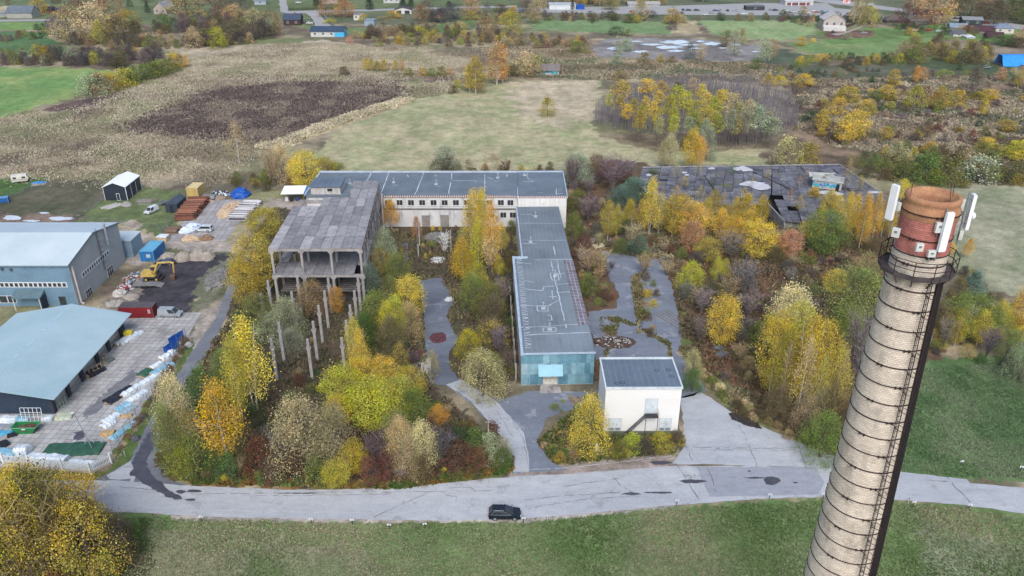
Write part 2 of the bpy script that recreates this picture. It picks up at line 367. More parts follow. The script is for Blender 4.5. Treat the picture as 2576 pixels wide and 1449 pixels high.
def asphalt(name, c1, c2, dark, dk=.6, dl=.62, crack=True, rough=.75):
    k = N(name); v = k.mapv((1,1,1)); vs = k.mapv((.12,.5,1))
    c = k.mix(k.rng(k.noise(.3, vs, 5), .3, .7), c1, c2)
    c = k.mix(k.rng(k.noise(.22, v, 7, .7), dl, dl+.05, 0, dk), c, dark)
    if crack:
        vo = k.new('ShaderNodeTexVoronoi', feature='DISTANCE_TO_EDGE'); vo.inputs['Scale'].default_value = .11
        wv = k.new('ShaderNodeVectorMath', operation='ADD'); nn = k.new('ShaderNodeTexNoise'); nn.inputs['Scale'].default_value = .8
        k.l.new(v, nn.inputs['Vector']); sc2 = k.new('ShaderNodeVectorMath', operation='SCALE'); sc2.inputs['Scale'].default_value = 2.2
        k.l.new(nn.outputs['Color'], sc2.inputs[0]); k.l.new(v, wv.inputs[0]); k.l.new(sc2.outputs[0], wv.inputs[1]); k.l.new(wv.outputs[0], vo.inputs['Vector'])
        c = k.mix(k.rng(vo.outputs['Distance'], .003, .008, .22, 0), c, tuple(x*.35 for x in c1))
    f = k.noise(5, v, 4); c = k.mul(c, k.rng(f, .25, .75, .84, 1.16)); c = k.mul(c, k.rng(k.noise(.9, k.mapv((.45,1,1)), 6, .7), .3, .7, .87, 1.1)); k.bump(f, .15, .03)
    return k.done(c, rough, .25)
road_m = asphalt('pale_worn_asphalt', sc(194,195,198), sc(176,178,183), sc(150,150,152), .5, .58)
dark_m = asphalt('dark_wet_asphalt', sc(98,104,116), sc(122,128,140), sc(150,154,164), .55, .58)
yard_m = asphalt('grey_asphalt', sc(136,142,154), sc(114,120,132), sc(170,171,176), .6, .56)
track_m = asphalt('patched_asphalt', sc(110,112,120), sc(134,136,142), sc(172,175,182), .7, .6)
fore_m = asphalt('forecourt_concrete', sc(192,194,198), sc(170,173,179), sc(144,144,147), .5, .6)
soil_m = mat('pale_grit', sc(178,166,154), sc(150,140,130), .5, .95, .1, .25)
wet_m = mat('wet_dark_asphalt', sc(88,88,98), sc(74,72,80), .8, .45, .4, .2)
sheet('road', [(-500,1190),(-100,1205),(240,1209),(300,1208),(420,1212),(480,1222),(700,1232),(880,1231),(1130,1215),(1300,1198),(1420,1193),(1560,1182),(1700,1173),(1900,1173),(2100,1176),(2270,1204),(2420,1214),(3000,1262),(3000,1345),(2576,1292),(2420,1270),(2240,1257),(2100,1250),(1900,1255),(1700,1271),(1500,1290),(1310,1306),(1100,1310),(800,1306),(500,1300),(340,1290),(200,1284),(-500,1268)], road_m, .03, .12)
sheet('side_track', [(398,1150),(425,1205),(470,1221),(300,1209),(240,1208),(275,1190),(326,1160),(364,1080),(432,965),(470,905),(494,870),(544,800),(566,740),(590,690),(612,640),(640,600),(664,600),(630,640),(604,700),(580,760),(570,800),(520,890),(470,962),(410,1050)], track_m, .045, .2)
sheet('track_apron', [(268,1196),(330,1160),(345,1180),(330,1240),(300,1275),(330,1205),(276,1206)], road_m, .06, .2)
sheet('wet_patch', [(330,1165),(372,1090),(398,1060),(392,1120),(372,1150),(368,1175),(382,1195),(420,1230),(470,1258),(440,1258),(380,1226),(344,1205),(326,1190),(336,1180)], wet_m, .075, .25, step=.6)
sheet('driveway', [(1288,1192),(1295,1150),(1240,1072),(1190,1020),(1120,968),(1160,955),(1200,985),(1270,1004),(1330,984),(1500,986),(1500,1006),(1440,1030),(1376,1052),(1350,1112),(1385,1162),(1430,1182)], yard_m, .045, .15)
sheet('driveway_lane', [(1290,1190),(1296,1150),(1236,1066),(1185,1010),(1122,968),(1160,955),(1250,1010),(1318,1090),(1330,1150),(1330,1188)], fore_m, .06, .12)
sheet('courtyard_asphalt', [(1120,970),(1082,965),(1074,900),(1068,830),(1055,706),(1112,698),(1140,760),(1124,800),(1156,858),(1130,885),(1134,930),(1162,956)], dark_m, .05, .3)
sheet('courtyard_path', [(1010,615),(1026,612),(1030,690),(1014,684)], dark_m, .05, .15)
sheet('forecourt', [(1690,1166),(1725,1120),(1712,1000),(1760,985),(1800,1010),(1850,1046),(1960,1092),(2105,1150),(2270,1188),(2432,1206),(2440,1216),(2270,1205),(2100,1177),(1900,1173)], fore_m, .045, .15)
sheet('east_yard', [(1510,630),(1560,638),(1605,648),(1660,652),(1690,720),(1706,790),(1716,850),(1700,888),(1750,930),(1776,985),(1712,1002),(1690,905),(1500,905),(1478,785),(1552,775),(1556,740),(1534,700)], yard_m, .045, .35)
sheet('road_patch', [(1752,1175),(2052,1175),(2074,1215),(2058,1244),(1900,1248),(1784,1250)], asphalt('newer_asphalt', sc(166,168,176), sc(152,154,163), sc(140,141,148), .4, .6, False), .055, .1)
sheet('road_patch', [(1642,1182),(1740,1174),(1754,1200),(1746,1238),(1706,1252),(1672,1226)], asphalt('crumbled_pale_asphalt', sc(200,202,204), sc(180,182,186), sc(128,128,132), .6, .57), .06, .3, step=.7)
sheet('puddle', [(1832,1040),(1850,1036),(1900,1052),(1918,1080),(1880,1072),(1840,1056)], mat('puddle_mud', sc(70,62,58), sc(48,44,42), 1, .25, .5), .06, .15, step=.5)
slab_yard = slabmat('concrete_yard_slabs', sc(188,186,184), sc(166,163,161), 1.25, 1.25, sc(104,102,98), .04, R(3), 0, (sc(120,116,114), .12, .56, .6))
sheet('paved_yard', [(-150,1180),(-150,990),(0,985),(150,1000),(310,850),(300,788),(507,786),(472,848),(430,915),(378,1000),(330,1075),(284,1140),(235,1180),(0,1178)], slab_yard, .05, .05)
for q in ([(205,1040),(300,960),(330,930),(350,950),(300,985),(220,1055)],):
    sheet('oil_stain', q, mat('oily_concrete', sc(112,112,118), sc(140,138,140), .4, .7, .3, .2), .062, .5, step=.6)
for i, q in enumerate(([(182,1088),(208,1084),(214,1100),(190,1112)], [(640,1250),(668,1238)], )):
    if len(q) > 3: sheet('dark_stain', q, wet_m, .064, .4, seed=i, step=.5)
sheet('timber_yard', [(421,608),(568,606),(596,566),(632,520),(642,502),(523,503),(490,530),(453,563)], slabmat('timber_yard_slabs', sc(182,178,178), sc(160,156,156), 1.5, 3.0, sc(110,106,104), .05, R(-4), 0, (sc(140,132,124), .2, .55, .6)), .05, .05)
sheet('sand_strip', [(300,745),(332,700),(372,668),(392,668),(345,720),(318,760)], slabmat('strip_slabs', sc(150,146,140), sc(128,124,118), 1.0, 2.0, sc(90,86,80), .04, .2, 0), .05, .3)
for i, (x, y, wx, wy) in enumerate([(488,1236,20,3.5),(1940,1210,20,11),(1740,1212,32,5),(1900,1203,26,2.5),(1660,1240,38,2.5),(1590,1243,26,3),(760,1242,60,1),(2000,1215,6,2),(1660,1165,26,5),(455,1238,12,5),(480,1258,14,3),(1885,1186,4,2)]):
    sheet('patch_hole', [(x+wx*math.cos(t*.7)*(1+.25*math.sin(t*2.3+i)), y+wy*math.sin(t*.7)) for t in range(9)], wet_m, .08, .08, seed=i, step=.3)
wat = mat('standing_water', sc(222,226,230), sc(204,210,216), .3, .1, .5, .05)  # bright sky reflection is put into the whitish base colour
for i, (x, y, wx, wy) in enumerate([(1700,106,34,5),(1790,110,20,4),(1680,119,30,4),(1640,112,26,2.2),(1490+70,98+4,14,2),(1550,122,24,3.5),(1612,130,20,3),(1700,128,20,2.6),(1762,104,10,2),(1850,112,14,2.4),(1600,104,18,1.6),(1750,122,18,2),(1820,121,12,1.6),(1860,128,10,1.4),(1730,113,26,2),(1900,130,8,1.4)]):
    pts = [(x+wx*math.cos(t*.4)*(1+.35*math.sin(t*3.3+i)), y+wy*math.sin(t*.4)*(1+.3*math.sin(t*2.1+i*2))) for t in range(16)]
    sheet('pond', pts, wat, .05, .5, seed=i, step=1.5)
for i, (x, y, wx, wy) in enumerate([(30,548,24,6),(150,550,30,5),(110,536,12,2.4),(80,556,20,3)]):
    sheet('puddle', [(x+wx*math.cos(t*.7)*(1+.3*math.sin(t*2.3+i)), y+wy*math.sin(t*.7)) for t in range(9)], wat, .04, .3, seed=i, step=.6)
lane_m = asphalt('village_lane', sc(176,174,172), sc(160,158,158), sc(140,138,136), .4, .6, False)
sheet('lane', [(-300,52),(130,48),(210,50),(210,54),(130,53),(-300,58)], lane_m, .03, .3, step=6)
sheet('lane', [(700,-20),(718,-20),(725,28),(900,24),(1100,18),(1300,14),(1300,18),(1100,23),(900,29),(800,33),(812,45),(835,68),(795,68),(782,42),(770,33),(725,34),(705,30)], lane_m, .03, .5, step=6)
sheet('car_park', [(1700,14),(1900,8),(2080,8),(2100,20),(2160,26),(2160,40),(1700,37),(1300,30),(1300,20)], lane_m, .03, .5, step=6)
sheet('highway', [(1950,-25),(2120,2),(2300,26),(2420,42),(2700,80),(2700,92),(2400,52),(2270,30),(2080,8),(1900,-20)], lane_m, .04, .3, step=6)
sheet('field_track', [(2090,85),(2120,82),(2165,66),(2172,67),(2130,84),(2105,90)], soil_m, .04, .3, step=3)
sheet('field_track', [(1745,150),(1752,150),(1772,185),(1762,186)], soil_m, .04, .3, step=3)

def crack(pts, w=.07, m_=None, nm='road_crack', seed=0):
    m = MB(); rnd = random.Random(seed); P = [G(*p) for p in pts]; prev = None
    for a, b in zip(P, P[1:]):
        d = math.dist(a, b); n = max(1, int(d/.7)); nx, ny = -(b[1]-a[1])/d, (b[0]-a[0])/d
        for i in range(n+1):
            t = i/n; j = rnd.uniform(-.12,.12); ww = w*rnd.uniform(.3,1.4); c = (a[0]+(b[0]-a[0])*t+nx*j, a[1]+(b[1]-a[1])*t+ny*j)
            cur = ((c[0]+nx*ww,c[1]+ny*ww,.085),(c[0]-nx*ww,c[1]-ny*ww,.085))
            if prev and rnd.random() > .12: m.quad(prev[1], prev[0], cur[0], cur[1])
            prev = cur
    tag(m.build(nm, m_ or crack_m), kind='structure')
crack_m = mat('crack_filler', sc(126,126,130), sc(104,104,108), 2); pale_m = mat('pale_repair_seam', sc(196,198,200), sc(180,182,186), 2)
for i, (p, w_) in enumerate(([[(480,1244),(700,1241),(860,1239),(1010,1238),(1160,1236)],.06],[[(640,1248),(830,1246),(980,1244)],.05],[[(1086,1236),(940,1302)],.05],[[(1320,1258),(1420,1248),(1560,1240)],.06],[[(1330,1278),(1480,1256),(1600,1248)],.05],[[(1700,1168),(1722,1200),(1760,1258)],.07],[[(1774,1168),(1790,1200),(1800,1240)],.08],[[(1850,1050),(1880,1110),(1905,1175)],.06],[[(1712,1085),(1740,1160)],.08],[[(2000,1100),(2030,1180)],.06],[[(1700,1125),(1800,1128),(1960,1128),(2090,1126)],.07],[[(1700,1131),(1900,1133),(2090,1133)],.05],[[(1960,1092),(1800,1010)],.06],[[(1290,1060),(1318,1110),(1330,1180)],.06],[[(1250,1035),(1290,1100)],.05],[[(1270,1008),(1340,1030)],.06],[[(2210,1190),(2230,1250)],.07],[[(2380,1200),(2440,1265)],.09],[[(1130,1228),(1180,1226),(1196,1236),(1240,1234)],.05],[[(1120,1246),(1150,1252),(1148,1262)],.05],[[(1420,1225),(1500,1212),(1560,1204)],.06],[[(1545,1202),(1560,1222),(1600,1244)],.06],[[(300,1225),(380,1232),(440,1244)],.05],[[(1600,650),(1640,760),(1660,880)],.07],[[(1560,660),(1590,780),(1600,900)],.06],[[(1500,830),(1600,815),(1690,850)],.06],[[(1090,720),(1100,820),(1090,900)],.05],[[(330,1215),(400,1225)],.05])): crack(p, w_*.7, seed=i)  # third strip is an overhead wire's shadow painted dark; others are cracks, joints
for i, p in enumerate(([(1090,1244),(1170,1238),(1220,1240)],[(1480,1238),(1600,1226),(1650,1226)],[(1720,1180),(1760,1215),(1790,1255)],[(1300,1185),(1420,1178),(1560,1163),(1690,1148)],[(540,1285),(820,1290),(1100,1296)])): crack(p, .09, pale_m, 'road_seam', 50+i)
# ------------------------------------------------------------ brick chimney with its platform and antennas
def brickmat(name, c1, c2, mortar, bw=.32, bh=.13, soot=.5, ms=.018):
    k = N(name); b = k.new('ShaderNodeTexBrick'); b.offset = .5
    for n, q in (('Color1', (*c1,1)), ('Color2', (*c2,1)), ('Mortar', (*mortar,1))): b.inputs[n].default_value = q
    b.inputs['Scale'].default_value = 1; b.inputs['Mortar Size'].default_value = ms; b.inputs['Brick Width'].default_value = bw; b.inputs['Row Height'].default_value = bh
    v = k.mapv((1,1,1), 'UV'); k.l.new(v, b.inputs['Vector']); c = b.outputs['Color']
    sv = k.mapv((.5,.22,1), 'UV'); c = k.mix(k.rng(k.noise(1.4, sv, 6, .7), .5, .7, 0, soot), c, sc(84,74,66))
    rv = k.mapv((3,7,1), 'UV'); c = k.mix(k.rng(k.noise(1.0, rv, 2), .58, .68, 0, .4), c, sc(240,232,220) if soot > .4 else sc(200,120,100))
    wv = k.mapv((.4,.8,1), 'UV'); c = k.mul(c, k.rng(k.noise(1.2, wv, 4), .3, .7, .84, 1.12))
    k.bump(b.outputs['Fac'], .4, -.02); return k.done(c, .9, .12)
def shell(name, prof, m, parent, n=56):
    vs = []; fs = []; uv = []
    for r, z, v in prof:
        for i in range(n):
            t = 2*math.pi*i/n; vs.append((r*math.cos(t), r*math.sin(t), z))
    for j in range(len(prof)-1):
        for i in range(n):
            fs.append((j*n+i, j*n+(i+1)%n, (j+1)*n+(i+1)%n, (j+1)*n+i))
            a, b2 = i/n*13.4, (i+1)/n*13.4; uv += [(a,prof[j][2]),(b2,prof[j][2]),(b2,prof[j+1][2]),(a,prof[j+1][2])]
    me = bpy.data.meshes.new(name); me.from_pydata(vs, [], fs); u = me.uv_layers.new(name='UVMap')
    u.data.foreach_set('uv', np.array(uv, dtype=np.float32).ravel()); me.materials.append(m)
    me.polygons.foreach_set('use_smooth', [True]*len(fs)); me.update()
    o = bpy.data.objects.new(name, me); COL.objects.link(o); o.parent = parent; return o
CH = (24.9, 44.5)
def chimney():
    t = T('brick_chimney', 'tall tapering cream brick chimney with iron hoops and a red brick top', 'chimney', (*CH, 0))
    LM.append(('the brick chimney', 24.9, 46, 4, 4))
    rad = lambda z: 1.57 + (62-z)*.0322
    shell('shaft', [(rad(z), z, z) for z in np.linspace(0, 62.6, 20)], brickmat('cream_brick', sc(238,223,204), sc(216,199,180), sc(184,173,160)), t)
    shell('red_brick_top', [(1.552,62.6,0),(1.53,63.6,1.0),(1.53,64.2,1.6),(1.57,64.7,2.1)], brickmat('red_brick', sc(210,136,124), sc(188,114,104), sc(146,102,96), .3, .13, .3), t)
    rim = MB().lathe([(1.57,64.7),(1.62,64.9),(1.62,65.25),(1.52,65.45),(1.5,65.6),(1.56,65.7),(1.56,65.95),(1.4,66.0),(1.3,65.98),(1.24,65.7),(1.12,65.66),(1.08,65.5),(1.04,62.0)], 48, cap=False)
    rim.build('rim', mat('lichen_brick', sc(188,144,104), sc(168,122,96), 1.6, .95, .1, .35, lo=.3, hi=.6), t, smooth=True)
    MB().lathe([(1.03,64.95),(1.0,56)], 40, cap=False).build('flue_lining', mat('sooty_brick', sc(150,96,80), sc(110,72,62), 1.2), t)
    hm = rustbrown
    for i in range(42):
        z = 60.3 - i*1.34 if i < 38 else (61.95, 62.55, 63.55, 65.1)[i-38]
        r = (rad(z) if z < 62.6 else (1.64 if z > 65 else 1.545)) + .012
        m = MB(); n = 48; vs = []; fs = []
        tilt = random.Random(i).uniform(-.03, .03)
        for k in range(n):
            a = 2*math.pi*k/n; dz = tilt*math.sin(a)
            for dr, h in ((0,-.035),(.035,-.035),(.035,.035),(0,.035)): vs.append(((r+dr)*math.cos(a), (r+dr)*math.sin(a), z+h+dz))
        for k in range(n):
            for q in range(4): fs.append((k*4+q, ((k+1)%n)*4+q, ((k+1)%n)*4+(q+1)%4, k*4+(q+1)%4))
        m.add(vs, fs)
        for a0 in ((-1.72, 2.3) if i % 2 else (-2.45, 1.1)):
            for da in (-.075, .075):
                a = a0 + da; m.obox(((r+.06)*math.cos(a), (r+.06)*math.sin(a), z), (.1,.09,.15), a)
            a = a0; m.obox(((r+.07)*math.cos(a), (r+.07)*math.sin(a), z), (.03,.24,.04), a)
        m.build('hoop', hm, t)
    d = Vector((.488,.873,0)); rv = Vector((.873,-.488,0)); cv = -d
    def pt(th, off, z): return (rv*math.sin(R(th)) + cv*math.cos(R(th)))*(rad(z)+off) + Vector((0,0,z))
    lad = MB()
    for th in (29, 36):
        for z in np.arange(6, 61, 2.75): lad.tube(pt(th,.22,z), pt(th,.22,z+2.75), .03, n=4)
    for z in np.arange(6, 61, .4): lad.tube(pt(29,.22,z), pt(36,.22,z), .018, n=4, cap=False)
    ld = lad.build('ladder', hm, t)
    cg = MB()
    for z in np.arange(8, 61, 1.34):
        ps = [pt(28,.2,z), pt(26,.62,z), pt(33,.95,z), pt(40,.62,z), pt(38,.2,z)]; cg.path(ps, .022, n=4)
        cg.tube(pt(24,-.02,z+.1), pt(30,.55,z-.05), .025, n=4)
    for th, off in ((26,.62),(33,.95),(40,.62)):
        for z in np.arange(8, 60, 2.68): cg.tube(pt(th,off,z), pt(th,off,z+2.68), .016, n=4)
    cg.build('safety_cage', hm, ld)
    cab = MB()
    for th, off, rr in ((54,.1,.09),(59,.1,.1),(64,.1,.1),(69,.1,.09)):
        for z in np.arange(2, 61, 4.92): cab.tube(pt(th,off,z), pt(th,off,z+4.92), rr, n=6)
    cab.build('cable_run', mat('black_cable', sc(44,36,38), sc(30,26,28), 3, .7), t)
    zp = 61.3; pl = MB(); n = 12
    for i in range(n):
        a, b2 = 2*math.pi*i/n, 2*math.pi*(i+1)/n; ri, ro = 1.66, 2.16
        q = [(ri*math.cos(a),ri*math.sin(a)),(ro*math.cos(a),ro*math.sin(a)),(ro*math.cos(b2),ro*math.sin(b2)),(ri*math.cos(b2),ri*math.sin(b2))]
        pl.prism(q, zp-.05, zp)
        for k in range(1): pl.tube((1.65*math.cos(a),1.65*math.sin(a),zp-.7),(2.12*math.cos(a),2.12*math.sin(a),zp-.08),.04,n=4)
        pl.hexa([(q[1][0],q[1][1],zp-.06),(q[2][0],q[2][1],zp-.06),(q[2][0]*1.02,q[2][1]*1.02,zp-.06),(q[1][0]*1.02,q[1][1]*1.02,zp-.18),(q[1][0],q[1][1],zp+.1),(q[2][0],q[2][1],zp+.1),(q[2][0]*1.02,q[2][1]*1.02,zp+.1),(q[1][0]*1.02,q[1][1]*1.02,zp+.1)])
    po = pl.build('platform', mat('grimy_steel_grating', sc(90,82,82), sc(62,56,57), 1.5, .85), t)
    rl = MB()
    for i in range(n):
        a, b2 = 2*math.pi*i/n, 2*math.pi*(i+1)/n; p = lambda q, z: (2.18*math.cos(q), 2.18*math.sin(q), z)
        rl.tube(p(a,zp), p(a,zp+1.1), .03, n=4)
        for h in (.55, 1.1): rl.tube(p(a,zp+h), p(b2,zp+h), .028, n=4)
    rl.build('railing', hm, po)
    # antennas on poles around the head
    am = mat('antenna_radome', (.82,.83,.84), (.74,.75,.76), .8, .45, .3, .03); bx = mat('radio_cabinet', sc(226,226,220), sc(200,200,196), 1, .5, .3, .06)
    def panel(px, py, ry, hh, label, ang, lean=0):
        X, z = PY(px, py, CH[1]+ry); c = Vector((X, CH[1]+ry, z))
        a = T('panel_antenna', label, 'antenna', c, ang, 'panel antennas round the chimney head')
        MB().obox((0,0,0), (.46,.2,hh), 0).obox((0,-.01,hh/2+.02), (.4,.15,.05), 0).obox((0,-.01,-hh/2-.02), (.4,.15,.05), 0).build('radome', am, a)
        pm = MB().tube((0,.3,-hh*.5-.75), (0,.3,hh*.5+.15), .05, n=8)
        for zz in (-hh*.35, hh*.35): pm.tube((0,.3,zz), (0,.06,zz), .03, n=5); pm.obox((0,.2,zz), (.12,.16,.08))
        pm.build('mounting_pole', steel, a)
        MB().obox((.2,.34,-hh*.12), (.24,.18,.5)).build('radio_unit', bx, a)
        MB().tube((0,.3,-hh*.4), (.05,.95,-hh*.4), .025, n=5).build('bracket', steel, a); MB().tube((0,.3,.1), (.05,.95,-.1), .025, n=5).build('bracket', steel, a)
        return a
    panel(2379, 584, -1.95, 2.35, 'long white panel antenna on the front of the chimney platform', R(10))
    panel(2245, 509, 0.1, 2.1, 'long white panel antenna on the left side of the chimney head', R(-62))
    panel(2440, 533, 0.5, 2.15, 'long white panel antenna on the right side of the chimney head', R(82))
    def boxed(name, label, px, py, ry, sx, sz, rz=0):
        X, z = PY(px, py, CH[1]+ry); a = T(name, label, 'radio box', (X, CH[1]+ry, z), rz, 'radio cabinets on the chimney platform')
        MB().obox((0,0,0), (sx,.2,sz)).build('housing', bx, a); MB().obox((0,-.11,sz*.12), (sx*.4,.02,sz*.25)).build('cover', steel, a)
        MB().tube((0,.14,-sz*.5-.4), (0,.14,sz*.6), .03, n=6).build('pole', steel, a)
    boxed('radio_cabinet', 'white radio box on the chimney rail, left one of the front pair', 2313, 622, -1.9, .42, .48)
    boxed('radio_cabinet', 'cream radio box with dark panel beside the front panel antenna pole', 2343, 638, -2.0, .44, .4)
    boxed('radio_cabinet', 'white radio box high behind the front panel antenna', 2364, 572, -1.75, .5, .62)
    boxed('radio_cabinet', 'white radio box on the left rail below the left antenna', 2254, 585, -.6, .42, .56, R(-40))
    boxed('radio_cabinet', 'small cream radio box under the right panel antenna', 2418, 592, .2, .36, .5, R(60))
    boxed('radio_cabinet', 'pale radio box at the top of the right antenna pole', 2422, 515, .3, .34, .6, R(60))
    X, z = PY(2447, 543, CH[1]+.5); a = T('dish_antenna', 'small round white dish antenna beside the right panel antenna', 'antenna', (X, CH[1]+.5, z))
    m = MB(); m.lathe([(.02,-.1),(.2,-.1),(.24,0),(.2,.08),(.05,.14)], 16)
    m.v = [(p[2], p[1], p[0]) for p in m.v]; m.build('dish', am, a); MB().tube((-.3,0,0),(-.05,0,0),.03,n=6).build('arm', steel, a)
    for px, p0, p1, ry in ((2290,492,463,-.2),(2388,520,458,-1.2),(2396,495,462,-.9)):
        X, z = PY(px, p0, CH[1]+ry); X2, z2 = PY(px+6, p1, CH[1]+ry)
        o = MB().tube((X,CH[1]+ry,z), (X2,CH[1]+ry,z2), .018, n=5).build('lightning_rod', rustbrown)
        tag(o, 'thin dark rod rising above the ' + ('left' if px < 2300 else 'right rear' if px > 2390 else 'right front') + ' of the chimney rim', 'rod', 'rods on the chimney rim')
chimney()

# ------------------------------------------------------------ ruined concrete frame
def frame():
    rz = R(-.0); t = T('concrete_frame_ruin', 'roofless-walled grey concrete frame building with slab roof on bare columns', 'ruin', (-42.4, 157.6, 0), 0)
    LM.append(('the ruined concrete frame', -42.5, 178, 10, 22))
    sh = lambda x, y: (x - .063*y*(.55 + .45*(x+9.6)/19.2), y)      # the frame stands slightly askew to the yard
    xs = [-9.6, -3.2, 3.2, 9.6]; ys = [0, 6.3, 12.6, 18.9, 25.2, 31.5, 37.8, 44.1]
    H1, H2 = 7.0, 13.2; cm = conc
    for j, y in enumerate(ys):
        for i, x in enumerate(xs):
            if j > 4 and i == 0: continue
            if j > 5 and i == 1: continue
            a, b = sh(x, y); m = MB()
            m.box(a-.28,a+.28,b-.28,b+.28,0,H1-.75); m.box(a-.24,a+.24,b-.24,b+.24,H1-.75,H2-.75)
            for hz in (H1, H2):
                m.hexa([(a-.28,b-.25,hz-1.4),(a+.28,b-.25,hz-1.4),(a+.28,b+.25,hz-1.4),(a-.28,b+.25,hz-1.4),(a-.62,b-.25,hz-1.0),(a+.62,b-.25,hz-1.0),(a+.62,b+.25,hz-1.0),(a-.62,b+.25,hz-1.0)])
                m.box(a-.62,a+.62,b-.25,b+.25,hz-1.0,hz-.8)
            m.build('column', cm, t)
    for j, y in enumerate(ys):
        x0, x1 = (xs[0] if j <= 4 else xs[1] if j <= 5 else xs[2])-.55, xs[3]+.45
        for hz in (H1, H2):
            m = MB(); a, b = sh(x0, y); c, d = sh(x1, y); m.hexa([(a,b-.27,hz-.82),(c,d-.27,hz-.82),(c,d+.27,hz-.82),(a,b+.27,hz-.82),(a,b-.27,hz-.22),(c,d-.27,hz-.22),(c,d+.27,hz-.22),(a,b+.27,hz-.22)]); m.build('beam', cm, t)
    sl_m = []
    for i, (c1, c2) in enumerate(((sc(166,164,166),sc(140,138,141)),(sc(152,150,153),sc(128,126,130)),(sc(184,181,181),sc(156,154,156)),(sc(140,138,142),sc(118,117,121)))):
        sl_m.append(mat('slab_concrete_%s' % 'abcd'[i], c1, c2, .7, .92, .12, .3, stain=(sc(104,102,106), (.6,.6,1), .54, .55)))
    rnd = random.Random(5)
    for nm, hz in (('roof_slab', H2), ('floor_slab', H1)):
        for j in range(7):
            k0 = 0 if j < 4 else (2 if j < 5 else 4); m = MB(); k0 = k0*1
            full = 9
            for k in range(full):
                xa = -10.1 + k*(20.2/full); xb = xa + 20.2/full - .07
                if j >= 4 and xa < (-3.7 if j < 5 else 2.6): continue
                if nm == 'floor_slab' and rnd.random() < .06: continue
                y0, y1 = ys[j]+.06-(.4 if j == 0 else 0), ys[j+1]-.06; m.cur = rnd.choice([0,0,1,1,2,3]); dz = rnd.uniform(-.03,.03)
                p = [sh(xa,y0),sh(xb,y0),sh(xb,y1),sh(xa,y1)]
                m.hexa([(*q,hz-.21+dz) for q in p] + [(*q,hz+dz) for q in p])
            m.build(nm, sl_m, t)
    m = MB()
    for k in range(26):
        xa = -9.4 + (k % 3)*6.4; y0 = .5 + (k//3)*1.05
        if k//3 > 7: continue
        p = [sh(xa+.5,y0),sh(xa+5.9,y0),sh(xa+5.9,y0+.35),sh(xa+.5,y0+.35)]; m.hexa([(*q,2.3) for q in p]+[(*q,2.6) for q in p])
    m.build('lower_rib', mat('dusty_concrete', sc(120,114,110), sc(86,82,80), 1), t)
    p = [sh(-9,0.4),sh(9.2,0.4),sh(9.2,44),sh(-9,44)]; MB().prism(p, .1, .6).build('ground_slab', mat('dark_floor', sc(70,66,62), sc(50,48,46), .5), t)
    rm = mat('pinkish_wall_panel', sc(150,126,120), sc(120,104,100), .6, .9, .1, .25)
    for hz in (4.0, 10.2):
        m = MB()
        for j in range(7):
            a, b = sh(9.6, ys[j]+.3); c, d = sh(9.6, ys[j+1]-.3); m.hexa([(a-.08,b,hz-.2),(a+.08,b,hz-.2),(c+.08,d,hz-.2),(c-.08,d,hz-.2),(a-.08,b,hz+.2),(a+.08,b,hz+.2),(c+.08,d,hz+.2),(c-.08,d,hz+.2)])
        m.build('edge_rail', rm, t)
    m = MB()                             # back stub walls and the free beam at the missing corner
    a, b = sh(-9.6, 31.5); m.box(a-.3,a+8.2,b-.3,b+.3,11.6,12.4); m.box(a-.28,a+.28,b-.28,b+.28,0,11.6); m.box(a+7.2,a+7.7,b-.25,b+.25,0,12.9); m.build('loose_beam', cm, t)
    m = MB()
    for k in range(16):
        rr = random.Random(k); m.obox((5+rr.uniform(-1.6,1.6), 12+rr.uniform(-1,1), H1+.2), (rr.uniform(.6,2),.12,.1), rr.uniform(0,3), .2)
    m.build('broken_timber', mat('grey_timber', sc(150,140,128), sc(104,94,84), 2), t)
    # the neighbouring grid of lone columns
    lab = {}
    tops = [(900,695),(825,697),(748,699),(673,703),(891,729),(816,731),(733,734),(655,737),(880,765),(801,767),(870,805),(787,807),(701,809),(859,847),(773,850),(682,853)]
    rows = ['nearest the frame', 'second from the frame', 'third from the frame', 'fourth from the frame', 'farthest from the frame']
    ridx = [0]*4+[1]*4+[2]*2+[3]*3+[4]*3; proto = None
    pos_txt = {4:['rightmost','right middle','left middle','leftmost'],2:['right','left'],3:['right','middle','left']}
    for i, (px, py) in enumerate(tops):
        n = ridx.count(ridx[i]); k = i - ridx.index(ridx[i]); x, y = G(px, py, 8.7)
        l = 'weathered lone concrete column in the row %s, %s one of %d' % (rows[ridx[i]], pos_txt[n][k], n)
        if proto is None:
            proto = T('concrete_column', l, 'column', (x, y, 0), 0, 'lone concrete columns among the trees')
            MB().box(-.27,.27,-.27,.27,0,7.3).box(-.23,.23,-.24,.24,7.3,8.7).build('shaft', conc, proto)
            MB().hexa([(-.3,-.26,6.4),(.3,-.26,6.4),(.3,.26,6.4),(-.3,.26,6.4),(-.46,-.26,6.85),(.46,-.26,6.85),(.46,.26,6.85),(-.46,.26,6.85)]).box(-.46,.46,-.26,.26,6.85,7.05).build('corbel', conc, proto)
            index_kids()
        else:
            o = dup(proto, (x, y, random.Random(i).uniform(-.3,.1)), R(random.Random(i).uniform(-3,3))); o['label'] = l
    for px, py, z, l in ((1056,760-140,5.5,'left'),(1135,634,6,'right'),(1053,645,3.4,'nearest')):
        x, y = G(px, py); o = MB().box(-.15,.15,-.15,.15,0,z).box(-.22,.22,-.15,.15,z-.6,z-.45).build('concrete_post', conc, None, (x,y,0)); tag(o, 'slim grey concrete post in the weedy courtyard, %s of three' % l, 'post', 'slim posts in the courtyard')
frame()

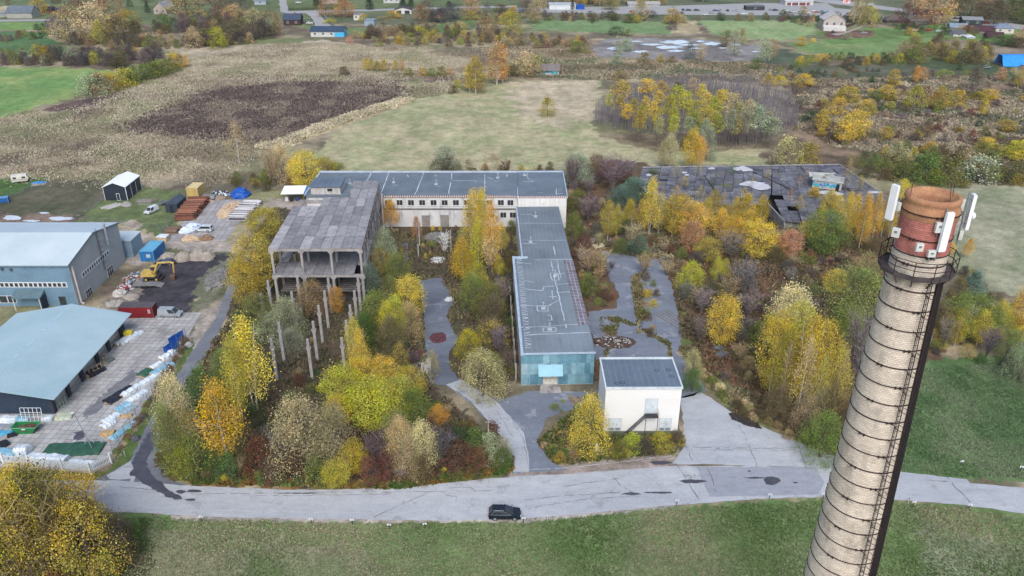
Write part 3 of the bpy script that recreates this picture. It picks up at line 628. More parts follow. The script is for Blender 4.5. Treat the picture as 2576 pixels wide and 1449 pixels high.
# ------------------------------------------------------------ roofing felt with sealed seams
def felt(name, c1, c2, strip=1.0, axis='X', dk=.12):
    k = N(name); v = k.mapv((1,1,1)); c = k.mix(k.rng(k.noise(.12, v, 6), .35, .65), c1, c2)
    wn = k.new('ShaderNodeTexWave', wave_type='BANDS', bands_direction=axis, wave_profile='SAW'); wn.inputs['Scale'].default_value = .314/strip; wn.inputs['Distortion'].default_value = .15
    k.l.new(v, wn.inputs['Vector']); c = k.mix(k.rng(wn.outputs['Fac'], .94, .97, 0, .45), c, sc(166,178,192))
    c = k.mix(k.rng(k.noise(.5, k.mapv((1,.3,1)), 6, .7), .56, .7, 0, .5), c, sc(92,102,114)); c = k.mul(c, k.rng(k.noise(4, v, 4), .3, .7, 1-dk, 1+dk))
    return k.done(c, .7, .25)
seal = mat('pale_roof_sealant', sc(206,214,220), sc(180,190,198), 1, .6)
def seams(segs, z, w=.22, seed=0):
    m = MB(); rnd = random.Random(seed)
    for x0, y0, x1, y1 in segs:
        d = math.dist((x0,y0),(x1,y1)); n = max(1, int(d/1.4)); nx, ny = -(y1-y0)/d, (x1-x0)/d; prev = None
        for i in range(n+1):
            t = i/n; j = rnd.uniform(-.12,.12); ww = w*rnd.uniform(.5,1.3)/2; c = (x0+(x1-x0)*t+nx*j, y0+(y1-y0)*t+ny*j)
            cur = ((c[0]+nx*ww, c[1]+ny*ww, z), (c[0]-nx*ww, c[1]-ny*ww, z))
            if prev and rnd.random() > .06: m.quad(prev[0], prev[1], cur[1], cur[0])
            prev = cur
    return m
def vent(parent, x, y, z):
    m = MB().box(x-.45,x+.45,y-.35,y+.35,z,z+.35).tube((x,y,z+.3),(x,y,z+1.3),.1,n=8); m.obox((x,y,z+1.35),(.34,.34,.1)); return m.build('roof_vent', mat('vent_metal', sc(190,198,206), sc(150,156,164), 2, .6), parent)
wbrick = slabmat('white_silicate_brick', sc(238,236,232), sc(224,221,216), .5, .18, sc(190,184,176), .012, 0, .5, (sc(168,158,150), .3, .62, .5), .1)
oldwall = mat('stained_white_wall', sc(226,224,222), sc(204,202,200), .35, .9, .12, .14, stain=(sc(112,106,100), (.5,.5,.1), .56, .75))
def window(parent, x0, x1, z0, z1, y, fm=white, mull=1, trans=0, name='window', ax='y', broken=0):
    """casement set into a wall that faces -y (or +x when ax is x)"""
    f = MB(); e = .09
    def bx(m, a0, a1, b0, b1, d0, d1):
        if ax == 'y': m.box(a0,a1,y-d1,y-d0,b0,b1)
        else: m.box(y+d0,y+d1,a0,a1,b0,b1)
    bx(f,x0,x1,z1-e,z1,.0,.05); bx(f,x0,x1,z0,z0+e,.0,.07); bx(f,x0,x0+e,z0+e,z1-e,.0,.05); bx(f,x1-e,x1,z0+e,z1-e,.0,.05)
    for i in range(mull): 
        c = x0+(x1-x0)*(i+1)/(mull+1); bx(f,c-e*.4,c+e*.4,z0+e,z1-e,.0,.045)
    if trans: c = z0+(z1-z0)*trans; bx(f,x0+e,x1-e,c-e*.4,c+e*.4,.0,.043)
    o = f.build(name, fm, parent); g = MB(); bx(g,x0+e*.9,x1-e*.9,z0+e*.9,z1-e*.9,.004,.02); g.build('pane', glass, o); return o

# ------------------------------------------------------------ long white brick building behind
def backbuilding():
    t = T('office_block', 'long two storey white brick building with grey felt roof and a row of upper windows', 'building', (0,0,0))
    LM.append(('the long white brick building', -22, 211, 36, 10))
    Y0, Y1, Z = 202.0, 221.0, 9.1; X0, X1 = -55.2, 1.6
    MB().box(X0,X1,Y0,Y1,0,Z-.5).build('wall', oldwall, t)
    rf = MB().box(X0-.3,X1-.01,Y0-.3,Y1+.2,Z-.5,Z).build('roof', felt('grey_felt_roof', sc(120,130,140), sc(100,110,120), 1.0, 'Y'), t)
    m = MB().box(X0-.35,X1,Y1,Y1+.35,Z-.5,Z+.45); m.box(X0-.35,X0,Y0-.3,Y1,Z-.5,Z+.3); m.build('parapet', mat('pale_flashing', sc(196,206,216), sc(170,180,190), .8, .6), t)
    sg = [(x, Y0+.5, x+random.Random(i).uniform(-.5,.5), Y1-.3) for i, x in enumerate((-41,-35.2,-26,-17,-7.5))]
    sg += [(-17,214,-10.5,214),(-10.5,214,-10,212.5),(-33,210,-31.5,210),(-21,209,-19.6,209),(-45,210,-43.5,210),(-45,211,-44,211),(-7,217,-5.5,215),(-5,213,-3.5,214),(-30,219,-29.6,217),(-22,219,-21.7,217.5),(-1.5,220,-1.4,217)]
    seams(sg, Z+.012, .24, 2).build('seam_lines', seal, t)
    for x, y in ((-33,212),(-21,210.5),(-45,211),(-4,216)): vent(t, x, y, Z)
    # red and white brick frieze
    m = MB(); m2 = MB(); x = -34.2; i = 0
    while x < X1-.3:
        (m if i % 2 else m2).box(x,x+.3,Y0-.34,Y0-.303,Z-.48,Z-.08); x += .3; i += 1
    m.build('frieze_red', mat('red_frieze_brick', sc(160,72,64), sc(140,60,56), 2), t); m2.build('frieze_white', wbrick, t)
    fr = mat('old_window_frame', sc(214,210,204), sc(186,180,172), 2)
    for cx in (1245,1355,1462,1568,1675,1780,1886,1990,2095,2202,2310,2400):
        px = 644+cx*.26667; xa, _ = PY(px, 510, Y0)
        window(t, xa-.85, xa+.85, 6.15, 7.75, Y0, fr, 1, 0)
        MB().box(xa-1.0,xa+1.0,Y0-.16,Y0,6.0,6.13).build('window_sill', white, t)
    for px in (1236,1266,1290,1180,1210):
        xa, _ = PY(px, 532, Y0); window(t, xa-.85, xa+.85, 2.6, 4.2, Y0, fr, 1)
    MB().box(-34.5,X1-.05,Y0-.22,Y0-.003,5.05,5.3).build('string_course', mat('grimy_ledge', sc(120,116,112), sc(80,78,76), .6), t)
    m = MB()
    for xa, w, z0, z1 in ((-24.5,2.2,0,3.3),(-19.5,2.4,0,3.4),(-12,2,.8,3)): m.box(xa,xa+w,Y0-.04,Y0-.003,z0,z1)
    m.build('bricked_up_opening', mat('patch_masonry', sc(158,152,146), sc(128,122,118), .8), t)
    # end wall pieces towards the frame and the roof cabin
    MB().box(-34.9,-34.5,Y0-1.6,Y0-.003,0,9.5).build('pilaster', mat('pale_end_wall', sc(220,212,204), sc(184,172,164), .5), t)
    xa, _ = PY(784, 495, Y0+.8); xb, _ = PY(858, 495, Y0+.8)
    cb = MB().box(xa,xb,Y0+.6,Y0+7,Z,Z+2.1).build('roof_cabin', slabmat('cabin_block', sc(206,202,196), sc(184,178,172), .6, .3, sc(150,146,142), .02, 0, .5, (sc(130,126,120), .4, .58, .5)), t)
    MB().box(xa-.3,xb+.3,Y0+.2,Y0+7.3,Z+2.1,Z+2.4).build('cabin_roof', felt('cabin_felt', sc(110,126,142), sc(90,104,118), 1.5, 'X'), cb)
    window(cb, xa+(xb-xa)*.55, xa+(xb-xa)*.75, Z+.7, Z+1.7, Y0+.6, white, 0)
    # stair head at the right end
    b = T('brick_tower_block', 'higher white brick end block with a red and white brick band under its roof', 'building', (0,0,0))
    LM.append(('the white brick end block', 8, 211, 7, 10))
    BX0, BX1, BY0, BY1, BZ = 1.62, 14.6, 200.9, 221.0, 9.2
    MB().box(BX0,BX1,BY0,BY1,0,BZ-.6).build('wall', wbrick, b)
    MB().box(BX0+.01,BX1,BY0,BY1,BZ-.6,BZ).build('roof', felt('block_felt', sc(118,128,140), sc(102,112,122), 1.0, 'Y'), b)
    pm = mat('light_blue_flashing', sc(188,204,220), sc(160,178,196), .6, .5)
    MB().box(BX0-.1,BX1+.25,BY1,BY1+.35,BZ-.6,BZ+.35).box(BX1,BX1+.25,BY0-.2,BY1,BZ-.6,BZ+.3).box(BX0-.2,BX0,BY0-.2,207,BZ-.6,BZ+.35).build('parapet', pm, b)
    m = MB(); m2 = MB(); x = BX0; i = 0
    while x < BX1-.3:
        (m if i % 2 else m2).box(x,x+.3,BY0-.1,BY0-.003,BZ-.5,BZ-.05); x += .3; i += 1
    m.build('frieze_red', MC['red_frieze_brick'], b); m2.build('frieze_white', wbrick, b)
    seams([(4.5,220.5,4.2,217.5),(4.2,217.5,4.6,215),(4.6,215,6,213),(3,213,6,212.6),(12,205,13.8,205),(12,203,13.8,203),(12,202,12,207),(12,207,13.9,207),(7,203.5,8.4,203.3)], BZ+.012, .2, 4).build('seam_lines', seal, b)
    vent(b, 3.6, 218, BZ)
backbuilding()

# ------------------------------------------------------------ long wing with the teal clad front
def wing():
    rz = R(2.05); t = T('production_hall', 'long flat roofed hall with teal sheet metal front and white double gate', 'building', (1.7, 124.0, 0), rz)
    LM.append(('the teal fronted hall', 7.5, 160, 7, 36))
    W, L1, L2, Z = 13.35, 41.5, 75.5, 7.0
    MB().box(0,W,.02,L1,0,Z-.35).box(2.0,W-.02,L1,L2,0,Z-.75).build('wall', oldwall, t)
    MB().box(.35,W+.15,-.1,L1,Z-.35,Z).build('roof', felt('hall_felt', sc(134,144,152), sc(114,124,132), 1.0, 'X'), t)
    MB().box(2.3,W+.1,L1,L2,Z-.75,Z-.35).build('rear_roof', felt('rear_felt', sc(126,136,144), sc(108,117,126), 1.0, 'X'), t)
    pm = MC['light_blue_flashing']
    MB().box(-.15,.35,-.15,L1+.3,Z-.5,Z+.5).box(.35,3.4,L1-.05,L1+.3,Z-.3,Z+.4).box(2.0,2.3,L1+.3,L2,Z-.7,Z).build('parapet', pm, t)
    MB().box(-.1,W+.2,-.22,-.1,Z-.3,Z+.06).build('front_flashing', pm, t)
    MB().box(W-1.9,W+.2,10,40,Z+.02,Z+.09).build('tiled_strip', slabmat('weathered_roof_tiles', sc(132,126,134), sc(112,106,114), .8, 1.4, sc(176,176,182), .07, 0, 0, (sc(100,94,96), .4, .55, .6)), t)
    sg = [(.8,y,1.9,y+random.Random(int(y*9)).uniform(-.5,.5)) for y in np.arange(1,41,.85)]
    sg += [(.4,9.5,W-1.9,10.2),(.4,6.5,W,7),(W-4.4,9,W-4.8,40),(W-4.8,33,W-2.2,33.4),(W-4.6,24,W-2,24.2),(W-4.7,28,W-2,28.2),(2,26,5.5,25),(5.5,25,6,27),(6,27,8.2,27),(2,30,4,29),(.6,18.5,4.6,18),(6,18,8.6,20.5),(6.8,22.4,8.4,22.2),(5,40.5,W,40.6),(.7,39.5,4,38.4),
           (4,16,4,18.2),(4,18.2,6.2,18.2),(6.2,18.2,6.2,16),(4,16,6.2,16),(4.6,7.6,4.6,9.2),(7,7.6,7,9.2),(4.6,7.6,7,7.6),(4.6,9.2,7,9.2),(8,30,8,33.5),(8,33.5,9.6,33.5),(9.6,33.5,9.6,30),(8,30,9.6,30),(W-3.4,31,W-3.4,40),(6.6,12,6.6,14.4),(5.8,12.2,6.6,12.2),(5.8,13.2,6.6,13.2),(5.8,14.2,6.6,14.2),(7.5,21,7.5,25)]
    m = seams(sg, Z+.012, .2, 6)
    m2 = seams([(2.5,53,W,52.4),(2.5,64,W,63.4),(2.6,51,6,50.6),(W-3.6,44,W-3.4,49),(3,70,6,70),(6,69,7.6,69)], Z-.338, .2, 7); m.add(m2.v, m2.f); m.build('seam_lines', seal, t)
    for x, y, z in ((5.2,17,Z),(5.8,8.4,Z),(8.8,32,Z),(4.6,51.5,Z-.35),(6.8,68,Z-.35)): vent(t, x, y, z)
    teal = []
    for i, c in enumerate(((120,166,182),(138,180,194),(104,150,168),(156,194,206),(178,204,212))):
        teal.append(mat('teal_sheet_%s' % 'abcde'[i], sc(*c), sc(*[int(v*.84) for v in c]), .8, .5, .35, .12, wave=('X',.22,.12), stain=(sc(70,104,120), (1.2,1,.25), .6, .5)))
    m = MB(); rnd = random.Random(11)
    for r_, (z0, z1) in enumerate(((.15,2.4),(2.4,4.7),(4.7,Z-.32))):
        x = 0
        while x < W-.05:
            w_ = min(rnd.choice((.8,1.1,1.1,1.6)), W-x)
            m.cur = rnd.choice((0,0,0,2,2,1,1,3,4) if r_ else (0,0,2,2,1))
            if not (r_ == 0 and x+w_ > 4.0 and x < 6.7): m.box(x, x+w_, -.08-.004*rnd.random(), .016, z0+.004, z1-.004)
            elif x < 4.0: m.box(x, 4.0, -.08, .016, z0+.004, z1-.004)
            elif x+w_ > 6.7: m.box(6.7, x+w_, -.08, .016, z0+.004, z1-.004)
            x += w_
    m.build('sheet_cladding', teal, t)
    gt = MB().box(4.02,5.33,-.12,-.02,.15,2.38).box(5.37,6.68,-.12,-.02,.15,2.38); g = gt.build('gate', mat('white_gate', sc(222,218,206), sc(196,188,174), 1, .7, .2, .1), t)
    MB().box(4.02,6.68,-.15,-.121,1.5,1.58).box(5.28,5.42,-.15,-.121,.9,1.2).build('gate_rail', mat('rusty_trim', sc(160,136,116), None, 2), g)
    MB().hexa([(3.1,-1.5,2.75),(7.6,-1.5,2.75),(7.6,-.1,4.4),(3.1,-.1,4.4),(3.1,-1.5,2.83),(7.6,-1.5,2.83),(7.6,-.1,4.48),(3.1,-.1,4.48)]).build('canopy', mat('light_teal_sheet', sc(150,200,214), sc(136,184,200), .6, .45, .35, .06, wave=('X',.3,.08)), t)
    MB().hexa([(3.2,-2.8,.06),(7.3,-2.8,.06),(7.0,-.2,.06),(3.6,-.2,.06),(3.2,-2.8,.08),(7.3,-2.8,.08),(7.0,-.2,.3),(3.6,-.2,.3)]).build('ramp', conc, t)
    for i in range(8):                   # concrete fence posts along the left wall
        y = 2 + i*4.6; o = Vector((-.9, y, 0)); p = Matrix.Rotation(rz, 3, 'Z') @ o + Vector((1.7,124,0))
        q = MB().box(-.12,.12,-.12,.12,0,3.6).build('wall_post', conc, None, (p.x,p.y,0)); tag(q, 'pale concrete post beside the left wall of the teal fronted hall, %s from the front' % ('first','second','third','fourth','fifth','sixth','seventh','eighth')[i], 'post', 'posts along the hall wall')
wing()

# ------------------------------------------------------------ small transformer house
def trafo():
    t = T('transformer_house', 'tall white block house with three white double doors and an outside steel stair', 'building', (15.4, 109.5, 0), R(.3))
    LM.append(('the white transformer house', 21.6, 114, 6.4, 4.5))
    W, D, Z = 12.5, 8.9, 9.15
    cm = mat('cream_render', sc(244,243,240), sc(240,235,228), .25, .85, .15, .05, stretch=(.4,.4,1.6), stain=(sc(214,202,186), (.5,.5,.2), .66, .35))
    MB().box(0,W,0,D,.45,Z-.2).build('wall', cm, t); MB().box(-.15,W+.5,-.2,D+.1,0,.45).build('plinth', mat('mossy_plinth', sc(120,118,108), sc(92,96,76), .8), t)
    MB().box(.1,W-.1,.1,D-.1,Z-.2,Z+.02).build('roof', felt('blue_grey_felt', sc(110,124,138), sc(92,106,120), 1.05, 'X'), t)
    MB().box(-.15,W+.15,-.15,.1,Z-.25,Z+.1).box(-.15,W+.15,D-.1,D+.2,Z-.25,Z+.3).box(-.15,.1,.1,D-.1,Z-.25,Z+.18).box(W-.1,W+.15,.1,D-.1,Z-.25,Z+.18).build('parapet', mat('white_coping', sc(224,230,232), sc(190,198,202), .8, .6), t)
    m = MB()
    for x, y in ((2.0,1.3),(2.9,1.5),(9.2,5.2),(11.2,5.4),(11.4,3.4)): m.lathe([(.45,0),(.28,.012)], 12, (x,y,Z+.02), cap=False)
    m.build('water_stains', mat('dark_ring_stain', sc(72,84,98), None, 1), t)
    dm = mat('white_steel_door', sc(224,232,236), sc(200,208,214), .8, .6, .25, .06); bm = mat('louvre_band', sc(150,160,164), sc(120,128,132), 2)
    for px0, px1, z0, z1, k in ((1240,1350,4.05,6.9,0),(925,1040,.5,2.95,1),(1408,1518,.5,2.95,1)):
        x0 = PY(644*2+px0*.26667, 1020, 109.5)[0]-15.4; x1 = PY(1288+px1*.26667, 1020, 109.5)[0]-15.4
        if not k: x0 += .35; x1 += .35
        d = MB().box(x0-.1,x1+.1,-.03,-.003,z0-.05,z1+.12).build('door', mat('door_surround', sc(206,208,206), None, 1), t)
        c = (x0+x1)/2; MB().box(x0,c-.02,-.075,-.033,z0,z1).box(c+.02,x1,-.075,-.033,z0,z1).build('door_leaf', dm, d)
        if k: MB().box(x0+.08,c-.1,-.085,-.077,z0+.1,z0+.65).box(c+.1,x1-.08,-.085,-.077,z0+.1,z0+.65).build('louvre', bm, d)
        MB().box(c-.25,c-.15,-.088,-.077,z0+1.5,z0+1.7).box(c+.2,c+.32,-.088,-.077,z0+1.2,z0+1.55).build('warning_plate', mat('faded_plate', sc(176,160,110), None, 3), d)
    x0 = PY(1288+1235*.26667, 1035, 109.5)[0]-15.1; x1 = x0+2.1; st = MB()
    for i in range(6): st.box(x0,x1,-1.3+i*.22,-1.3+i*.22+.18,3.94,4.0)
    for x in (x0+.05, x1-.05): st.tube((x,-1.28,.05),(x,-1.28,4),.06,n=4)
    st.tube((x0,-1.28,4),(x0,-.02,4),.06,n=4).tube((x1,-1.28,4),(x1,-.02,4),.06,n=4)
    s = st.build('landing', mat('black_steel', sc(74,72,76), sc(56,54,58), 2, .7), t); sm = MB()
    for yy in (-1.15,-.35): sm.hexa([(x0-3.2,yy,.25),(x0-3.05,yy,.25),(x0-3.05,yy+.06,.25),(x0-3.2,yy+.06,.25),(x0-.05,yy,3.95),(x0+.06,yy,3.95),(x0+.06,yy+.06,3.95),(x0-.05,yy+.06,3.95)])
    for i in range(16): f = (i+.5)/16; sm.box(x0-3.15+f*3.1-.08,x0-3.15+f*3.1+.08,-1.1,-.3,.3+f*3.55,.33+f*3.55)
    sm.build('stair_flight', MC['black_steel'], t)
    g = MB()
    for z in (4.5, 5.0): g.tube((x1,-1.28,z),(x1,-.05,z),.025,n=4); g.tube((x0,-1.28,z),(x1,-1.28,z),.025,n=4)
    for x in (x0,(x0+x1)/2,x1): g.tube((x,-1.28,4),(x,-1.28,5),.025,n=4)
    g.build('handrail', MC['black_steel'], t)
trafo()
# ------------------------------------------------------------ blue grey warehouse on the left
def warehouse():
    t = T('sheet_metal_warehouse', 'large blue grey sheet metal warehouse with light ridged roof and window bands', 'warehouse', (0,0,0))
    LM.append(('the big metal warehouse', -122, 167, 27, 12))
    X1, X0, Y0, Y1, Z, ZR = -95.6, -158, 155.5, 179.6, 10.0, 12.5; yr = 167.6
    wl = mat('blue_ribbed_wall', sc(120,150,170), sc(104,132,152), .3, .6, .3, .1, wave=('X',.35,.1), stain=(sc(150,160,164), (1.5,1,.2), .6, .4))
    gw = mat('grey_ribbed_wall', sc(188,190,190), sc(170,174,176), .25, .7, .25, .1, wave=('Y',.35,.08), stain=(sc(168,164,156), (1,.5,.15), .55, .5))
    m = MB().box(X0,X1-.06,Y0,Y1,0,Z-.1); m.build('wall', wl, t)
    MB().xprism([(Y0,0),(Y1,0),(Y1,Z-.1),(yr,ZR-.15),(Y0,Z-.1)], X1-.05, X1).build('gable_wall', gw, t)
    rm = mat('pale_blue_roof', sc(204,216,220), sc(190,205,211), .15, .5, .2, .05, wave=('X',.5,.07))
    rm2 = mat('pale_roof_far_slope', sc(196,210,222), sc(182,198,212), .15, .4, .4, .05, wave=('X',.5,.05))
    MB().xprism([(Y0-.35,Z-.1),(yr,ZR-.12),(yr,ZR+.05),(Y0-.35,Z+.1)], X0, X1+.3).build('roof', rm, t)
    MB().xprism([(yr+.001,ZR-.12),(Y1+.3,Z-.1),(Y1+.3,Z+.1),(yr+.001,ZR+.05)], X0, X1+.3).build('roof', rm2, t)
    MB().xprism([(Y0-.4,Z-.25),(yr,ZR-.27),(Y1+.35,Z-.25),(Y1+.35,Z+.13),(yr,ZR+.1),(Y0-.4,Z+.13)], X1+.3, X1+.36).build('verge_trim', mat('grey_trim', sc(130,140,146), None, 1), t)
    MB().tube((X0,Y0-.45,Z-.05),(X1+.3,Y0-.45,Z-.05),.12,n=6).build('gutter', mat('grey_gutter', sc(140,158,168), None, 1), t)
    def win_row(p0, p1, n, z0, z1, gaps=()):
        for i in range(n):
            if i in gaps: continue
            x0 = p0+(p1-p0)*i/n; window(t, x0, x0+(p1-p0)/n-.02, z0, z1, Y0, white, 0)
    xa = PY(0,720,Y0)[0]-1; xb = PY(169,720,Y0)[0]; z1 = Zat(Y0, 711); z0 = Zat(Y0, 722)
    MB().box(xa-.1,xb+.1,Y0-.03,Y0-.002,z0-.1,z1+.1).build('window_band', mat('white_band', sc(226,230,234), None, 1), t)
    for i in range(15): x0 = xa+(xb-xa)*i/15; window(t, x0+.05, x0+(xb-xa)/15-.08, z0, z1, Y0-.03, white, 0)
    xa = PY(0,755,Y0)[0]-2; xb = PY(42,755,Y0)[0]
    for i in range(3): x0 = xa+(xb-xa)*i/3; window(t, x0, x0+(xb-xa)/3-.05, .8, 2.6, Y0, white, 0)
    xa = PY(149,755,Y0)[0]; window(t, xa, xa+1.5, .3, 2.4, Y0, mat('dark_frame', sc(70,84,96), None, 1), 0, 0, 'window')
    xa = PY(46,750,Y0)[0]; xb = PY(118,750,Y0)[0]
    c = MB().hexa([(xa,Y0-2.4,3.0),(xb,Y0-2.4,3.0),(xb,Y0,3.3),(xa,Y0,3.3),(xa,Y0-2.4,3.15),(xb,Y0-2.4,3.15),(xb,Y0,4.2),(xa,Y0,4.2)]).build('canopy', mat('grey_green_canopy', sc(104,126,134), sc(86,108,118), .6, .6, .3, .1, wave=('X',.3,.1)), t)
    m = MB(); [m.tube((x,Y0-2.3,0),(x,Y0-2.3,3.05),.09,n=6) for x in (xa+.3,xb-.3)]; m.build('canopy_post', white, c)
    MB().box(xb-.25,xb,Y0-2.3,Y0-.01,.0,3.0).build('side_screen', mat('dark_screen', sc(60,70,82), None, 1), c)
    # gable openings, pipe, ladder, flue
    ya, zt = PX(770,1120,X1) if 0 else (0,0)
    pts = [(cc(0,600,775,1150)),(cc(0,600,1020,920))]
    (y0,za),(y1,zb) = PX(*pts[0],X1), PX(*pts[1],X1)
    zc = (za+zb)/2; band = MB().box(X1+.002,X1+.03,y0-.2,y1+.2,zc-.75,zc+.55).build('window_band', MC['white_band'], t)
    for i in range(12):
        a = y0+(y1-y0)*i/12; window(t, a+.06, a+(y1-y0)/12-.08, zc-.6, zc+.4, X1+.03, white, 0, ax='x')
    for q0, q1 in ((cc(0,600,812,1330), cc(0,600,872,1300)), (cc(0,600,1012,1120), cc(0,600,1070,1090))):
        y0, z0 = PX(*q0, X1); y1, z1 = PX(*q1, X1); window(t, y0, max(y1,y0+1.6), min(z0,z1)-1.0, max(z0,z1)+.8, X1, white, 2, .6, ax='x')
    m = MB().tube((X1+.3,Y0+.9,9.2),(X1+.3,Y0+.9,.4),.22,n=8).tube((X1+.3,Y0+.9,.4),(X1+.9,Y0+.9,.15),.22,n=8); m.build('downpipe', mat('pale_pipe', sc(206,198,196), sc(180,170,168), 1), t)
    y, z = PX(*cc(0,600,965,700), X1); m = MB().tube((X1+.45,y,z-4.2),(X1+.45,y,z+.6),.28,n=10); m.lathe([(.32,0),(.34,.3),(.2,.5)],10,(X1+.45,y,z+.6)); m.build('flue', mat('shiny_flue', sc(176,182,188), sc(140,146,152), 1, .4, .5, .1), t)
    y, z = PX(*cc(0,600,935,900), X1); m = MB()
    for dy in (-.25,.25): m.tube((X1+.2,y+dy,2.5),(X1+.2,y+dy,12.8),.035,n=4)
    for zz in np.arange(2.6,12.6,.45): m.tube((X1+.2,y-.25,zz),(X1+.2,y+.25,zz),.022,n=4)
    for zz in np.arange(4.5,12.6,1.3): m.path([(X1+.2,y-.3,zz),(X1+.8,y-.35,zz),(X1+.95,y,zz),(X1+.8,y+.35,zz),(X1+.2,y+.3,zz)],.025,n=4)
    m.build('ladder', rustbrown, t)
    m = MB()
    for px, py in ((25,690),(28,1085),):
        pass
    for q in ((20,1085),(105,1090)):
        x, z = PY(*cc(0,600,*q), Y0); m.box(x-.25,x+.25,Y0-.4,Y0-.003,z-.25,z+.2)
    m.build('wall_lamp', mat('dark_lamp_box', sc(90,104,112), None, 1), t)
    a = T('annex', 'small pale blue flat roofed annex behind the warehouse corner', 'annex', (-99.5, 181.5, 0))
    MB().box(0,5,.2,6,0,4.4).build('wall', mat('annex_sheet', sc(150,172,186), sc(132,154,168), .5, .7, .2, .08, wave=('X',.4,.06)), a); MB().box(-.2,5.2,.0,6.2,4.4,4.65).build('roof', rm, a)
warehouse()

def shed():
    t = T('teal_roofed_shed', 'long low shed with pale teal sheet roof, dark end wall and open bays', 'shed', (0,0,0))
    LM.append(('the teal roofed shed', -90, 130, 11, 16))
    X0, X1, Y0, Y1, XR, Z, ZR = -101.4, -80.2, 115.0, 143.6, -90.4, 4.0, 6.1
    dk = mat('dark_blue_cladding', sc(52,66,84), sc(44,56,72), .4, .6, .3, .08, wave=('X',.3,.1))
    MB().box(X0+.3,X1-.25,Y0+.3,Y1,0,Z-.35).build('wall', mat('bay_panel', sc(196,186,178), sc(170,162,156), .6), t)
    MB().yprism([(X0,0),(X1,0),(X1,Z-.15),(XR,ZR-.3),(X0,Z-.15)], Y0, Y0+.28).build('end_wall', dk, t)
    MB().yprism([(X0,0),(X1,0),(X1,Z-.15),(XR,ZR-.3),(X0,Z-.15)], Y1+.002, Y1+.2).build('end_wall', dk, t)
    rm = mat('teal_roof_sheet', sc(176,198,205), sc(160,186,195), .12, .5, .2, .06, wave=('Y',.55,.06)); rm2 = mat('teal_roof_back', sc(174,198,206), sc(160,186,196), .12, .5, .2, .05, wave=('Y',.55,.05))
    MB().yprism([(XR,ZR),(XR,ZR-.18),(X1+1.6,Z-.28),(X1+1.6,Z-.1)][::-1], Y0-1.2, Y1+1.3).build('roof', rm, t)
    MB().yprism([(XR-.002,ZR),(XR-.002,ZR-.18),(X0-1,Z-.28),(X0-1,Z-.1)], Y0-1.2, Y1+1.3).build('roof', rm2, t)
    MB().yprism([(XR-.35,ZR-.05),(XR,ZR+.08),(XR+.35,ZR-.05)], Y0-1.25, Y1+1.35).build('ridge_cap', mat('ridge_cap_metal', sc(176,204,216), None, 1), t)
    for q in ((1125,300),(1010,445),(905,570),(765,745),(640,900),(470,1010)):
        y, z = PX(*cc(0,1150,*q), X1); y = min(max(y, Y0+.4), Y1-.5)
        MB().box(X1-.24,X1+.25,y-.45,y+.45,0,Z-.32).build('column', mat('dark_column', sc(64,66,76), None, 1), t)
    MB().box(X1-.24,X1-.1,Y0+.4,Y1,.0,.9).build('kerb_wall', conc, t)
shed()

def hangar():
    t = T('white_roofed_hangar', 'small dark walled hangar with bright white sheet roof and white corner strips', 'hangar', (-120.3, 222.5, 0), R(1))
    LM.append(('the white roofed hangar', -117, 227, 3.5, 5))
    W, D, Z, ZR = 6.6, 10.5, 4.1, 5.4; dk = mat('charcoal_cladding', sc(52,58,70), sc(44,50,60), .6, .7, .2, .1)
    MB().box(.02,W-.02,.03,D-.03,0,Z).build('wall', mat('charcoal_side', sc(70,72,82), sc(60,62,72), .6), t)
    MB().yprism([(0,0),(W,0),(W,Z),(W/2,ZR),(0,Z)], 0, .03).yprism([(0,0),(W,0),(W,Z),(W/2,ZR),(0,Z)], D-.03, D).build('gable_wall', dk, t)
    wr = mat('bright_white_roof', (.85,.85,.86), (.8,.81,.82), .3, .5, .3, .03)
    MB().yprism([(-.15,Z-.05),(W/2,ZR-.0),(W/2,ZR+.12),(-.15,Z+.08)], -.15, D+.15).build('roof', wr, t)
    MB().yprism([(W/2+.002,ZR),(W+.15,Z-.05),(W+.15,Z+.08),(W/2+.002,ZR+.12)], -.15, D+.15).build('roof', wr, t)
    m = MB(); [m.box(W-.02,W+.04,y-.07,y+.07,0,Z) for y in (.07,D*.33,D*.66,D-.07)]; m.box(-.02,.1,-.04,0,0,Z); m.box(W-.1,W+.02,-.04,0,0,Z); m.build('corner_strip', white, t)
    d = MB().box(3.5,4.5,-.05,-.003,0,2.2).build('door', white, t); MB().box(3.62,4.38,-.07,-.052,.12,2.08).build('pane', glass, d)
hangar()

